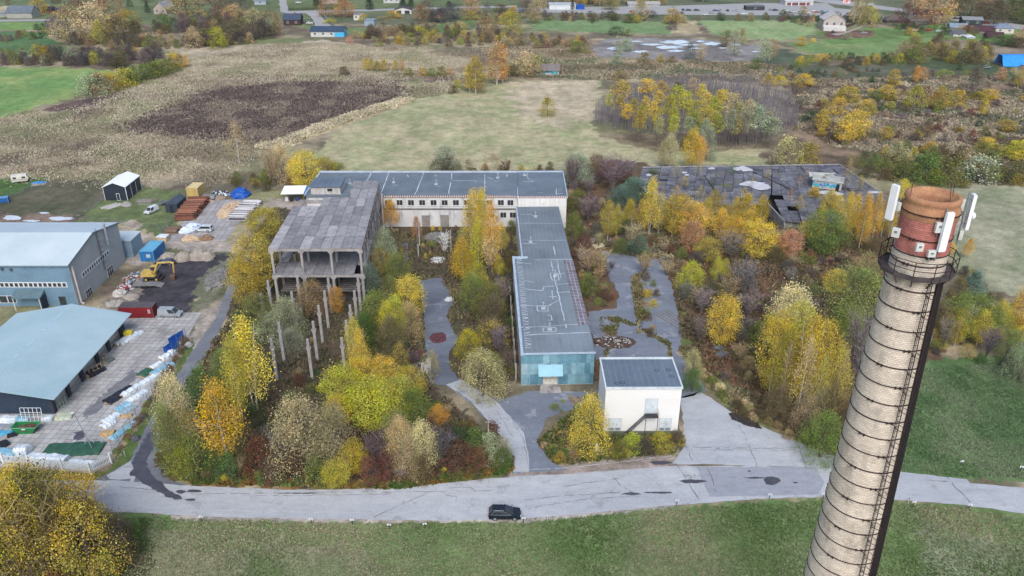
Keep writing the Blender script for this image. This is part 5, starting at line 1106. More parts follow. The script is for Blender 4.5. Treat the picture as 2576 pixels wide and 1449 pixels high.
pack('long white wrapped stack behind the picket fence, left one', 122, 1157, 6.6, 1.8, 1.3, -7, wrapw, 20)
pack('long white wrapped stack behind the picket fence, right one', 208, 1173, 5.0, 1.8, 1.2, -7, wrapw, 21)
pack('tall white wrapped cube stack left of the green tarpaulin', 60, 1140, 2.2, 2.0, 2.0, 0, wrapw, 22)
pack('pale blue wrapped stack at the left end of the picket fence', 18, 1145, 3.4, 1.8, 1.3, -10, wrapb, 23)
pack('pale yellow board stack on blue sheet before the dark end wall', 164, 1048, 2.6, 2.2, .6, 10, mat('pale_board_stack', sc(200,206,180), sc(170,180,160), 1), 24)
pack('white bulging sacks against the dark end wall, left of the frame', 24, 1058, 3.0, 1.6, 1.1, 0, wrapw, 25)
pack('blue and brown packaged goods behind the green skip', 58, 1056, 2.4, 1.4, .8, 0, wrapb, 26)
pack('white sacks right of the white frame at the dark end wall', 122, 1055, 1.8, 1.3, .9, 0, wrapw, 27)
pack('grey sheeted pile left of the green skip', 10, 1075, 2.8, 1.2, .5, 0, mat('grey_wrap2', sc(150,160,168), None, 1), 28)
pack('bright blue wrapped pile left of the green skip', 12, 1092, 2.6, 1.3, .7, 0, mat('bright_blue_wrap', sc(96,180,214), sc(70,150,190), 1), 29)
pack('black plastic bundle at the foot of the green skip', 32, 1096, 1.5, 1.0, .7, 30, wrapk, 30)
pack('black sheeted pile at the left edge of the slab yard', 2, 1122, 2.4, 2.0, .6, 50, wrapk, 31)
pack('stack of pale bare boards with dark sheet behind', 273, 1093, 2.0, 1.4, .9, 8, wood, 32)
pack('small stack of bare timber by the fence', 318, 1048, 2.0, .9, .5, 10, wood, 33)
def screen():
    for i, (px, py, l) in enumerate(((446,862,'upper'),(434,884,'lower'))):
        x, y = G(px, py); t = T('tarpaulin_screen', 'dark blue tarpaulin screen on the yard fence by the track, %s half' % l, 'tarpaulin', (x,y,0), R(64), 'blue screens on the yard fence')
        m = MB(); n = 8; vs = []; fs = []
        for a in range(n+1):
            for b in range(4): vs.append((-1.9+3.8*a/n, .08*math.sin(a*1.7+b), .15+b*.62))
        for a in range(n):
            for b in range(3): fs.append((a*4+b,(a+1)*4+b,(a+1)*4+b+1,a*4+b+1))
        m.add(vs, fs); o = m.build('sheet', tarpb, t); o.modifiers.new('thick','SOLIDIFY').thickness = .04
        p = MB(); [p.tube((a,.06,0),(a,.06,2.1),.04,n=5) for a in (-1.9,0,1.9)]; p.build('post', steel, t)
screen()
def skip():
    x, y = G(70, 1085); t = T('waste_skip', 'open green steel skip filled with brown waste before the dark end wall', 'skip', (x,y,0), R(2)); gm = mat('green_skip_paint', sc(40,140,78), sc(30,112,62), 1, .5, .3, .1)
    m = MB(); a = [(-1.2,-.85,.1),(1.2,-.85,.1),(1.2,.85,.1),(-1.2,.85,.1)]; b = [(-2.1,-.95,1.35),(2.1,-.95,1.35),(2.1,.95,1.35),(-2.1,.95,1.35)]
    m.add(a+b, [(3,2,1,0),(0,1,5,4),(1,2,6,5),(2,3,7,6),(3,0,4,7)]); o = m.build('hull', gm, t); o.modifiers.new('thick','SOLIDIFY').thickness = .06
    m = MB(); [m.tube(b[i], b[(i+1)%4], .07, n=5) for i in range(4)]; m.build('rim', mat('pale_green_rim', sc(120,170,140), None, 1), t)
    MB().blob((0,0,.7), 1.7,.8,.55,4,12,5,.35).build('waste', mat('brown_waste', sc(110,84,70), sc(70,58,52), 3), t)
    MB().box(-.3,.3,-.96,-.93,.95,1.15).build('label_plate', white, t)
skip()
def bits():
    x, y = G(321, 868-12); t = T('waste_bin', 'bright yellow plastic bin by the shed bays', 'bin', (x-.4,y+1.6,0), R(10)); ym = mat('yellow_plastic', sc(226,206,54), sc(196,172,40), 1, .5, .3, .1)
    MB().hexa([(-.7,-.5,.1),(.7,-.5,.1),(.7,.5,.1),(-.7,.5,.1),(-.85,-.6,1.2),(.85,-.6,1.2),(.85,.6,1.2),(-.85,.6,1.2)]).build('tub', ym, t); MB().blob((0,0,1.2),.85,.6,.3,1,12,4,.05).build('lid', ym, t)
    m = MB(); [m.tube((a,-.5,.1),(a,-.4,.1),.1,n=8) for a in (-.6,.6)]; m.build('castor', black, t)
    x, y = G(280, 862); t = T('garbage_bin', 'small dark green wheeled bin between two shed bays', 'bin', (x,y,0)); MB().hexa([(-.25,-.3,.1),(.25,-.3,.1),(.25,.3,.1),(-.25,.3,.1),(-.32,-.38,1.0),(.32,-.38,1.0),(.32,.38,1.0),(-.32,.38,1.0)]).build('tub', mat('dark_green_plastic', sc(50,70,56), None, 1), t); MB().hexa([(-.34,-.4,1.0),(.34,-.4,1.0),(.34,.4,1.0),(-.34,.4,1.0),(-.3,-.36,1.08),(.3,-.36,1.08),(.3,.36,1.12),(-.3,.36,1.12)]).build('lid', mat('dark_green_plastic2', sc(60,80,64), None, 1), t)
    def rack(label, px, py, L, H, rz, m_, lean=.35, nx=6, nz=4):
        x, y = G(px, py); m = MB()
        for i in range(nx): a = -L/2+L*i/(nx-1); m.tube((a,0,0),(a,lean,H),.06,n=4)
        for j in range(nz): f = j/(nz-1); m.tube((-L/2,lean*f,H*f+.05),(L/2,lean*f,H*f+.05),.05,n=4)
        o = m.build('frame_rack', m_, None, (x,y,0), R(rz)); tag(o, label, 'frame')
    rack('white lattice frame leaning behind the green skip', 83, 1061, 3.6, 2.6, 0, white)
    rack('pale wooden frame leaning on the black covered stack at the shed wall', 246, 941, 2.6, 1.6, 60, wood, .5, 4, 3)
    rack('light wooden trestle frame at the shed wall', 258, 912, 2.0, 1.3, 40, wood, .8, 4, 3)
    rack('old green glazed frame standing at the shed corner', 156, 1028, 2.2, 2.0, 60, mat('pale_green_frame', sc(160,176,156), None, 1), .3, 5, 3)
    rack('grey lattice crate stack beside the small hangar plot', 364, 515, 3.6, 1.4, 0, mat('grey_crate_frame', sc(180,178,174), None, 1), .1, 9, 4)
    rack('loose silver frame lying on the green tarpaulin', 236, 1127, 2.6, .9, 15, steel, 1.0, 3, 3)
    def planks(label, px, py, L, n, rz, m_, w_=.22, seed=0, cat='plank pile', spread=.35, name='plank_pile'):
        x, y = G(px, py); m = MB(); rnd = random.Random(seed)
        for i in range(n): m.obox((rnd.uniform(-.4,.4), (i % 8)*spread-3.5*spread+rnd.uniform(-.05,.05), .08+(i//8)*.16), (L*rnd.uniform(.8,1.05), w_, .12), rnd.uniform(-.04,.04))
        o = m.build(name, m_, None, (x,y,0), R(rz)); tag(o, label, cat); return o
    planks('stack of grey planks on grass right of the small hangar', 369, 507, 5.5, 24, 2, MC['grey_timber'], .3, 1)
    planks('white concrete board path laid before the small hangar', 282, 519, 5.5, 8, 60, mat('pale_board', sc(206,202,194), None, 1), .42, 2, 'boards', .42, 'board_path')
    planks('grey board pile left of the small hangar door', 263, 500, 2.5, 16, 30, MC['grey_timber'], .2, 3)
    planks('pile of dark weathered beams in the scrub east of the hall', 1653, 628, 7, 14, 25, mat('dark_timber', sc(92,84,82), sc(70,64,62), 2), .35, 4, spread=.5)
    planks('second pile of weathered beams beside the east yard', 1672, 654, 5, 14, 60, MC['grey_timber'], .3, 5, spread=.4)
    planks('grey rails lying along the east yard edge', 1705, 800, 8, 5, -58, MC['grey_timber'], .2, 6, spread=.9)
    planks('pale planks behind the caravan', 98, 464, 4, 10, 20, mat('pale_planks', sc(176,168,158), None, 1), .25, 7)
    planks('brown beam stack behind the white topped log crate', 440, 600-20, 4.5, 16, 5, mat('brown_beams', sc(140,112,92), sc(110,86,72), 2), .25, 8)
    planks('grey slatted concrete panel lying beside the courtyard drive', 1066, 918, 5.4, 8, 92, mat('slat_concrete', sc(190,186,182), None, 2), .36, 9, 'concrete panel', .34, 'slat_panel')
    planks('weathered grey board platform in the bushes by the courtyard drive', 1040, 935, 5, 8, 95, MC['grey_timber'], .3, 10, 'platform', .34, 'board_platform')
    # logs
    def logs(label, px0, py0, px1, py1, L, cols, rows_, m_, seed, seedr=.16):
        a, b = G(px0, py0), G(px1, py1); rnd = random.Random(seed); d = math.atan2(b[1]-a[1], b[0]-a[0]); D = math.dist(a, b); m = MB()
        for r_ in range(rows_):
            for c in range(cols - r_):
                f = (c+.5+r_*.5)/cols*D; ll = L*rnd.uniform(.85,1.1); q = rnd.uniform(-.4,.4); rr = seedr*rnd.uniform(.7,1.25)
                m.cur = rnd.randrange(3)
                m.tube((f,-ll/2+q,.16+r_*.27),(f+rnd.uniform(-.15,.15),ll/2+q,.16+r_*.27+rnd.uniform(-.05,.05)), rr, rr*.8, n=6)
        o = m.build('log_stack', m_, None, (a[0],a[1],0), d); tag(o, label, 'log stack', 'log stacks in the timber yard')
    logs('long stack of reddish brown logs beside the dark ridged cabin', 463, 556, 506, 505, 5.2, 46, 7, [mat('red_brown_bark', sc(150,98,78), sc(110,72,60), 3, .9, .1, .3), mat('dark_brown_bark', sc(96,68,60), sc(70,52,48), 3), mat('orange_bark', sc(176,120,92), sc(140,92,72), 3)], 1)
    logs('long stack of pale grey birch logs at the right edge of the timber yard', 596, 557, 640, 510, 5.0, 44, 5, [mat('birch_bark_logs', sc(206,204,208), sc(160,156,160), 3, .9, .1, .3), mat('dark_birch_logs', sc(110,106,110), sc(84,80,84), 3), mat('pale_birch_logs', sc(226,224,222), sc(190,188,190), 3)], 2)
    logs('short stack of brown logs by the white pickup', 428, 590, 448, 574, 3.4, 12, 4, [mat('brown_bark', sc(126,102,86), None, 3), mat('brown_bark_dark', sc(90,74,64), None, 3), mat('brown_bark_pale', sc(160,134,112), None, 3)], 3)
    def heap(label, px, py, wx, wy, h, m_, n=160, s=.3, seed=0, name='rubble_heap', cat='heap', base=None, group=None):
        x, y = G(px, py); k = mpp(py); rnd = random.Random(seed); m = MB(); m.blob((0,0,0), wx*k/2, wy, h*.8, seed, 14, 5, .25)
        for i in range(n):
            a = rnd.uniform(0,6.283); q = math.sqrt(rnd.random()); z = h*(1-q*q)*.9
            m.obox((wx*k/2*q*math.cos(a), wy*q*math.sin(a), z), (s*rnd.uniform(.5,1.8), s*rnd.uniform(.4,1), s*rnd.uniform(.3,.8)), rnd.uniform(0,3), rnd.uniform(-.6,.6))
            if base: m.cur = rnd.choice(range(len(base)))
        o = m.build(name, base or m_, None, (x,y,-.02)); tag(o, label, cat, group)
    wd = mat('split_firewood', sc(226,204,176), sc(180,146,114), 5, .9, .1, .4)
    heap('heap of split firewood left of the birch logs', 575, 530, 44, 6.5, 1.4, wd, 260, .35, 1, 'firewood_heap', 'firewood')
    heap('heap of firewood in front of the white pickup, left one', 480, 602, 42, 1.6, 1.2, wd, 140, .35, 2, 'firewood_heap', 'firewood')
    heap('heap of darker firewood in front of the white pickup, right one', 520, 601, 36, 1.6, 1.2, mat('dark_firewood', sc(170,140,112), sc(112,90,76), 3), 140, .35, 3, 'firewood_heap', 'firewood')
    heap('small firewood heap at the head of the brown log stack', 525, 506, 22, 1.2, .8, wd, 60, .3, 4, 'firewood_heap', 'firewood')
    rb = mat('grey_rubble', sc(150,148,146), sc(104,100,98), 3); rw = mat('white_debris', sc(214,214,214), sc(180,178,176), 2); rbr = mat('brown_debris', sc(96,76,66), sc(66,54,48), 2)
    heap('large heap of rubbish and rubble on the asphalt beside the hall', 1545, 862, 100, 2.4, 1.1, rb, 420, .32, 5, base=[rbr,rbr,rb,rw,rbr])
    heap('rubble heap in the courtyard before the white wall', 1100, 598, 70, 3.0, 1.1, rb, 240, .5, 6)
    heap('low rubble scatter beside the pale sapling', 1100, 655, 40, 2.0, .5, rw, 80, .35, 7)
    heap('white stones at the courtyard asphalt edge', 1130, 754, 22, 1.0, .5, rw, 50, .35, 8)
    heap('stone heap by the timber yard entrance', 757, 525-8, 26, 1.6, .8, mat('pinkish_stone', sc(176,160,156), None, 2), 70, .4, 9)
    heap('heap of reddish leaves and debris on the courtyard drive', 1102, 850, 40, 2.2, .5, mat('red_leaf_heap', sc(112,70,76), sc(86,58,62), 2), 120, .3, 10)
    heap('row of broken concrete along the black yard edge', 545, 700, 46, 5.5, .8, rb, 200, .6, 11)
    heap('pile of stones beside the black yard entrance', 290, 765, 46, 1.6, .7, mat('pale_stone', sc(190,184,174), sc(150,144,136), 2), 90, .4, 12)
    heap('scrap metal pile behind the plant trailer', 340, 702, 60, 3.4, 1.2, rb, 200, .5, 13, base=[rb, rbr, rw, mat('scrap_orange', sc(190,110,70), None, 1), mat('scrap_blue', sc(90,130,160), None, 1)])
    heap('scrap heap of hoses and frames at the warehouse corner', 315, 726, 40, 2.0, 1.0, rb, 120, .45, 14, base=[rbr, mat('scrap_red', sc(170,50,60), None, 1), rw, wrapw])
    heap('jumble of bagged waste behind the timber yard fence, left', 545, 488, 26, 1.2, 1.1, rb, 70, .6, 15, base=[wrapk, wrapw, rb])
    heap('jumble of bagged waste behind the timber yard fence, right', 567, 489, 24, 1.1, 1.0, rb, 60, .6, 16, base=[wrapk, rb, wrapw])
    heap('silvery brushwood heap by the hangar', 318, 516, 26, 1.4, 1.0, mat('silver_brush', sc(180,174,170), None, 3), 120, .4, 17, 'brushwood_heap')
    for i, (px, py, wx, h) in enumerate(((424,649,40,1.4),(462,652,44,1.9),(500,649,44,2.2),(522,649,40,1.7))):
        lump('sand_heap', 'pale sand heap on the black yard edge, %s of four' % ('leftmost','second from left','third from left','rightmost')[i], 'sand heap', px, py, wx, 2.0, h, mat('grey_sand', sc(174,164,152), sc(150,140,130), .8, .95, .1, .1), i, 'sand heaps by the black yard', .12)
    lump('sand_heap', 'low gravel heap beside the white big bag', 'sand heap', 330, 748, 40, 1.6, .8, MC['grey_sand'], 9, None, .12)
    lump('sand_heap', 'brown sand heap right of the grey trailer box in the timber yard', 'sand heap', 552, 502-2, 36, 1.6, 1.0, mat('brown_sand', sc(160,140,124), None, 1), 8, None, .1)
    lump('covered_heap', 'big heap covered with bright blue tarpaulin in the timber yard', 'covered heap', 606, 492, 48, 3.2, 2.3, tarpb, 3, None, .16)
    lump('big_bag', 'dirty white big bag lying by the black yard gravel', 'big bag', 302, 741, 34, 1.3, 1.2, mat('dirty_white_bag', sc(200,196,188), sc(166,160,152), 1), 5, None, .2)
    lump('covered_heap', 'white sheeted heap left of the white pickup', 'covered heap', 470, 583, 40, 1.6, 1.3, wrapw, 6, None, .15)
    lump('covered_heap', 'white and blue sheeted heap behind the white pickup', 'covered heap', 487, 572, 44, 1.6, 1.2, mat('blue_white_sheet', sc(214,222,236), sc(60,110,200), .6, .5, .3, .1, lo=.58, hi=.62), 7, None, .15)
    lump('tarpaulin', 'crumpled bright blue tarpaulin lying near the caravan', 'tarpaulin', 99, 458+2, 34, 1.4, .35, mat('light_blue_tarp', sc(70,160,226), sc(50,130,200), 1), 8, None, .3)
    lump('roadside_rock', 'grey boulder at the end of the yard hedge beside the track', 'boulder', 476, 869, 22, .8, .8, mat('boulder_grey', sc(170,168,168), sc(130,128,128), 1), 3, 'boulders by the side track', .15)
    lump('roadside_rock', 'dark boulder on the grass verge near the road junction', 'boulder', 342, 1105, 22, .6, .8, mat('boulder_dark', sc(96,98,108), sc(76,78,86), 1), 4, 'boulders by the side track', .15)
    x, y = G(412, 606); t = T('log_crate', 'crate of split logs under a white cover in the timber yard corner', 'crate', (x,y,0), R(-4)); MB().box(-1.2,1.2,-.9,.9,.1,1.4).build('logs', wd, t); MB().hexa([(-1.35,-1.05,1.4),(1.35,-1.05,1.4),(1.35,1.05,1.4),(-1.35,1.05,1.4),(-1.2,-.9,1.6),(1.2,-.9,1.6),(1.2,.9,1.6),(-1.2,.9,1.6)]).build('cover', wrapw, t)
    x, y = G(517, 503); t = T('tipper_box', 'grey metal trailer box standing right of the yellow container', 'trailer', (x+1.2,y,0), R(2)); MB().box(-1.8,1.8,-1,1,.7,1.5).build('box', mat('grey_box', sc(176,180,186), sc(140,146,152), 1), t); MB().box(-1.7,1.7,-.9,.9,1.5,1.54).build('load', rb, t); m = MB(); [m.tube((a,s*.8,.35),(a,s*1.0,.35),.35,n=10) for a in (-.5,.5) for s in (-1,1)]; m.build('wheel', tyre_m, t)
    for i, (px, py) in enumerate(((525,732),(556,722),(549,718))):
        x, y = G(px, py); o = MB().lathe([(.55,0),(.55,.7),(.42,.7),(.42,.05)],16).build('concrete_ring', conc, None, (x,y,0), smooth=False); tag(o, 'short concrete well ring at the black yard edge, %s' % ('nearest and leftmost','rightmost','between the other two')[i], 'concrete ring', 'well rings by the black yard')
    x, y = G(1500, 618); t = T('broken_kiosk', 'broken concrete kiosk with fallen cream lid behind the east yard', 'ruin', (x,y,0), R(8)); MB().box(-2,-1.8,0,2.4,0,1.6).box(-2,1.2,2.2,2.4,0,1.2).box(1,1.2,.6,2.4,0,.8).build('wall', conc, t); MB().obox((.4,-.9,.35),(3.0,1.8,.15),.2,.18).build('fallen_lid', mat('cream_lid', sc(206,192,160), None, 1), t)
    for i, (px, py) in enumerate(((1807,878),(1815,894))):
        x, y = G(px, py); o = MB().blob((0,0,0),1.3,.9,.7,i,12,5,.3).obox((.2,0,.5),(1.4,.9,.2),.3,.2).build('scrap_heap', mat('grey_scrap', sc(110,112,118), sc(76,78,84), 1), None, (x,y,0)); tag(o, 'grey scrap lump in the ditch by the golden tree, %s one' % ('upper','lower')[i], 'scrap', 'scrap lumps in the ditch')
    o = planks('maroon covered shed roof in bushes beside courtyard drive', 1048, 895, 3.4, 8, 92, mat('maroon_boards', sc(120,70,84), sc(92,58,66), 1.5), .4, 12, 'lean-to', .36, 'lean_to_roof')
bits()

# ------------------------------------------------------------ fences, posts, signs
def meshfence(label, pts, h=2.0, step=2.6, light=.012, mesh=True):
    t = T('mesh_fence', label, 'fence', (0,0,0)); m = MB(); wv = MB()
    P = [G(*p) for p in pts]; posts = []
    for a, b in zip(P, P[1:]):
        d = math.dist(a, b); n = max(1, int(round(d/step)))
        for i in range(n):
            q = (a[0]+(b[0]-a[0])*i/n, a[1]+(b[1]-a[1])*i/n); r_ = (a[0]+(b[0]-a[0])*(i+1)/n, a[1]+(b[1]-a[1])*(i+1)/n); posts.append(q)
            for z in np.linspace(.15, h, 4): wv.tube((*q,z),(*r_,z),.02,n=3,cap=False)
            for f in np.linspace(.1,.9,6): wv.tube((q[0]+(r_[0]-q[0])*f, q[1]+(r_[1]-q[1])*f, .1),(q[0]+(r_[0]-q[0])*f, q[1]+(r_[1]-q[1])*f, h),.011,n=3,cap=False)
    posts.append(P[-1])
    for q in posts: MB().tube((*q,0),(*q,h+.1),.045,n=5).build('post', steel, t)
    wv.build('wire_panel', steel, t)
meshfence('steel mesh fence running between the caravan meadow and the muddy plot', [(0,510),(60,485),(118,462)])
meshfence('steel mesh fence between the muddy plot and the hangar lawn', [(183,556),(240,522),(266,498)])
meshfence('steel mesh fence along the back of the timber yard', [(355,474),(470,468),(540,476),(650,482),(730,478)], 1.8, 3)
meshfence('low steel mesh fence left of the timber yard slabs', [(398,604),(430,560),(448,546)], 1.8, 2.4)
meshfence('steel mesh fence in front of the hangar lawn', [(205,556),(290,560),(330,572),(425,578)], 1.4, 3)
meshfence('mesh fence along the hedge of the slab yard beside the side track', [(468,846),(420,935),(372,1010),(330,1075),(284,1140)], 1.9, 2.6)
meshfence('mesh fence round the corner of the black yard near the track', [(380,640),(480,634),(575,645),(590,668),(560,672)], 1.4, 3.2)
def picket():
    t = T('picket_fence', 'white picket fence on a low concrete base before the wrapped stacks', 'fence', (0,0,0)); LM.append(('the white picket fence', -79, 97, 10, 1))
    P = [G(*p) for p in ((-80,1158),(8,1166),(75,1170),(156,1182),(222,1188),(296,1190-6))]; P[-1] = G(282,1168)
    P = [G(-80,1150), G(10,1166), G(76,1174), G(158,1182), G(228,1191), G(281,1166)]
    for a, b in zip(P, P[1:]):
        d = math.dist(a, b); an = math.atan2(b[1]-a[1], b[0]-a[0]); c = ((a[0]+b[0])/2, (a[1]+b[1])/2); m = MB()
        n = int(d/.22)
        for i in range(n): f = -d/2 + d*(i+.5)/n; m.box(f-.045,f+.045,-.02,.02,.35,1.75).tube((f,0,1.75),(f,0,1.85),.045,.01,n=4)
        for z in (.55,1.55): m.box(-d/2,d/2,.02,.06,z-.05,z+.05)
        m.build('picket_panel', white, t, (*c,0), an)
        MB().box(-d/2,d/2,-.12,.12,0,.32).build('base', conc, t, (*c,0), an)
    for p in P: MB().box(-.14,.14,-.14,.14,0,2.0).obox((0,0,2.05),(.34,.34,.12)).build('post', white, t, (*p,0))
picket()
MSIGN = None
def signs():
    proto = None; spots = [(508,1312),(784,1318),(887,1320),(980,1332),(1069,1330),(1317,1316),(1668,1300-14),(1702,1280-9),(1835,1262-2),(1935,1256),(2070,1252+3),(2296,1275),(2437,1282),(2416,1172),(2566,1186)]
    names = ['first','second','third','fourth','fifth','sixth','seventh','eighth','ninth','tenth','eleventh','twelfth','thirteenth','fourteenth','fifteenth']
    spots = [s for i, s in enumerate(spots) if i not in (6,8)]
    lower = sorted([s for s in spots if s[1] > 1200]); 
    for s in spots:
        x, y = G(*s)
        l = 'low white twin plate marker on the grass below the road, %s from the left' % names[lower.index(s)] if s in lower else 'low white twin plate marker on the lawn beyond the road, %s one' % ('left' if s[0] < 2500 else 'right')
        if proto is None:
            proto = T('marker_sign', l, 'marker', (x,y,0), 0, 'twin plate markers along the road'); MB().tube((0,0,0),(0,0,.95),.05,n=6).build('post', mat('dark_marker_post', sc(70,72,80), None, 2), proto)
            MB().obox((-.17,-.06,.98),(.27,.03,.34),R(18)).build('plate', white, proto); MB().obox((.17,-.06,.98),(.27,.03,.34),R(-18)).build('plate', white, proto); index_kids()
        else: o = dup(proto, (x,y,0), R(random.Random(s[0]).uniform(-12,12))); o['label'] = l
    for px, py, h, l, c in ((1377,1313,.9,'short cream marker post on the grass right of the black SUV',(206,200,170)),(2285,1268-12,1.0,'short white post with black cap right of the chimney shaft',(220,220,214)),(486,1198-12,1.2,'short white post on the verge left of the side track mouth',(220,220,214))):
        pass
    for px, py, l in ((1377,1310,'short cream marker post on the grass right of the black SUV'),(2284,1266,'short white post with dark cap just right of the chimney shaft'),(315,1148,'short white marker post on the verge left of the side track')):
        x, y = G(px, py); t = T('verge_post', l, 'post', (x,y,0), 0, 'short verge posts'); MB().tube((0,0,0),(0,0,.9),.06,n=7).build('post', mat('cream_post', sc(206,204,182), None, 2), t); MB().tube((0,0,.9),(0,0,1.05),.07,.04,n=7).build('cap', black if px > 2000 else white, t)
    x, y = G(438, 1150); t = T('no_entry_sign', 'round red no entry sign with white bar on a post at the side track', 'sign', (x,y,0), R(-8)); MB().tube((0,0,0),(0,0,2.3),.05,n=6).build('post', steel, t)
    m = MB().lathe([(.36,-.02),(.36,.02)],24); m.v = [(a, b2, c2) for a, c2, b2 in m.v]; m.build('rim', white, t, (0,-.06,2.15)); m = MB().lathe([(.32,-.005),(.32,.005)],24); m.v = [(a, b2, c2) for a, c2, b2 in m.v]; m.build('disc', mat('sign_red', sc(190,32,44), None, 3, .5), t, (0,-.09,2.15)); MB().box(-.22,.22,-.103,-.096,2.09,2.21).build('white_bar', white, t)
    x, y = G(408, 1152); t = T('bollard', 'leaning white concrete bollard left of the no entry sign', 'bollard', (x,y,0)); MB().obox((0,0,.7),(.3,.25,1.4),0,0,.08,.85).build('shaft', conc, t); MB().obox((.05,0,1.3),(.3,.28,.2),0,0,.08).build('cap', white, t)
    x, y = G(1500, 1140); t = T('white_bollard', 'white stepped marker pillar standing before the yellow bush at the transformer house', 'bollard', (x,y,0)); MB().box(-.2,.15,-.15,.15,0,1.9).build('shaft', white, t); MB().box(.15,.3,-.15,.15,0,1.4).build('shoulder', white, t)
    x, y = G(1229, 1150); t = T('utility_pole', 'slim grey concrete utility pole in the thicket corner by the drive', 'pole', (x,y,0)); MB().tube((0,0,0),(.05,0,7.4),.16,.1,n=8).build('shaft', conc, t); MB().box(-.5,.5,-.05,.05,6.9,7.0).build('crossarm', conc, t)
    for px, py, h, l in ((188,470,8,'tall thin timber pole on the muddy plot edge behind the warehouse'),(462,500,9,'slim timber pole behind the log stack in the timber yard')):
        x, y = G(px, py); t = T('timber_pole', l, 'pole', (x,y,0), 0, 'timber poles behind the yards'); MB().tube((0,0,0),(-.3,0,h),.14,.08,n=7).build('shaft', mat('grey_pole', sc(140,126,118), None, 2), t); MB().tube((-.3,0,h-.05),(-.3,0,h+.12),.1,.06,n=6).build('cap', steel, t)
    x, y = G(236, 1128+8); t = T('lamp_post', 'tall thin grey lamp post in the slab yard behind the picket fence', 'lamp post', (x,y,0)); MB().tube((0,0,0),(-2.2,1.2,6.8),.09,.05,n=7).build('pole', steel, t); MB().obox((-2.35,1.15,6.85),(.6,.25,.12),R(10)).build('lamp_head', mat('lamp_white', sc(220,226,230), None, 1), t)
signs()
# ------------------------------------------------------------ village beyond the meadow
def house(name, label, px, py, wpx, dep, hpx, rpx, wall, roofc, rz=0, wins=2, garage=0, cat='house', flat=False, hip=False, axis='x', chim=False, lm=None):
    """px, py: middle of the front wall foot; wpx, hpx, rpx: width, wall and roof height in surveyed pixels"""
    x, y = G(px, py); k = mpp(py); W = wpx*k; Hh = hpx*k*1.0; Rh = rpx*k*.9
    t = T(name, label, cat, (x,y,0), R(rz)); hw = W/2
    wm = mat('house_wall_%d_%d_%d' % wall, sc(*wall), sc(*[int(v*.88) for v in wall]), .5, .85, .15, .08); rm = mat('house_roof_%d_%d_%d' % roofc, sc(*roofc), sc(*[int(v*.82) for v in roofc]), .6, .7, .2, .12)
    MB().box(-hw,hw,0,dep,0,Hh).build('wall', wm, t)
    o = .45; r = MB()
    if flat: r.box(-hw-.3,hw+.3,-.3,dep+.3,Hh,Hh+.3)
    elif hip: r.hexa([(-hw-o,-o,Hh),(hw+o,-o,Hh),(hw+o,dep+o,Hh),(-hw-o,dep+o,Hh),(-hw*.35,dep/2-.2,Hh+Rh),(hw*.35,dep/2-.2,Hh+Rh),(hw*.35,dep/2+.2,Hh+Rh),(-hw*.35,dep/2+.2,Hh+Rh)])
    elif axis == 'x': r.xprism([(-o,Hh-.1),(dep/2,Hh+Rh),(dep+o,Hh-.1),(dep+o,Hh+.12),(dep/2,Hh+Rh+.25),(-o,Hh+.12)], -hw-o, hw+o)
    else: r.yprism([(-hw-o,Hh-.1),(0,Hh+Rh),(hw+o,Hh-.1),(hw+o,Hh+.12),(0,Hh+Rh+.25),(-hw-o,Hh+.12)][::-1], -o, dep+o)
    ro = r.build('roof', rm, t)
    if not flat and not hip:
        g = MB()
        for a in ((-hw,hw-.2) if axis == 'x' else (0,dep-.2)):
            g = MB()
            if axis == 'x': g.xprism([(0,Hh),(dep,Hh),(dep/2,Hh+Rh)], a, a+.2)
            else: g.yprism([(-hw,Hh),(hw,Hh),(0,Hh+Rh)], a, a+.2)
            g.build('gable', wm, t)
    if chim: MB().box(hw*.2,hw*.2+.8,dep*.4,dep*.4+.8,Hh+Rh*.3,Hh+Rh+1.2).build('chimney', mat('chimney_brick', sc(150,100,86), None, 2), ro)
    for i in range(wins):
        c = -hw+W*(i+.5)/wins; ww = min(1.5, W/wins*.4); window(t, c-ww/2, c+ww/2, Hh*.38, Hh*.8, -.003, white, 1)
    for i in range(garage):
        c = -hw+W*(i+.5)/garage; MB().box(c-W/garage*.3,c+W/garage*.3,-.06,-.003,.05,Hh*.8).build('garage_door', mat('dark_garage_door', sc(66,62,64), None, 1), t)
    LM.append((lm or ('the ' + ' '.join(label.split()[:4])), x, y+dep/2, W/2, dep/2)); return t
house('barn', 'big old grey barn with steep slate roof at the far left', 50, 46, 62, 12, 13, 16, (176,172,164), (112,122,132), 2, 0, cat='barn', axis='x', lm='the old grey barn')
house('farm_shed', 'small grey flat shed left of the old barn', 6, 42, 22, 6, 8, 3, (150,156,160), (150,158,164), 0, 0, flat=True, cat='shed', lm='the small grey shed')
house('red_house', 'dark brown house half hidden behind trees right of the old barn', 118, 34, 24, 8, 8, 8, (120,84,76), (66,62,72), 0, 0, lm='the hidden brown house')
house('dark_car_shed', 'small navy blue roofed shed beside the orange tree near the old barn', 146, 32, 22, 6, 5, 6, (70,72,90), (52,62,92), 0, 0, cat='shed', lm='the navy roofed shed')
house('cottage', 'pale stone cottage with steep grey gable facing the meadow', 404, 36, 34, 14, 14, 16, (186,172,160), (150,152,158), -8, 2, axis='y', lm='the pale stone cottage')
house('log_house', 'dark brown house with blue slate roof beside the lane junction', 735, 64, 42, 11, 13, 14, (82,58,56), (72,84,104), 3, 2, chim=True, lm='the dark lane house')
t = house('long_bungalow', 'long white bungalow with navy roof and turquoise cladding on its right end', 824, 93, 84, 9, 13, 11, (216,214,208), (62,80,104), -1, 4, lm='the long navy roofed bungalow')
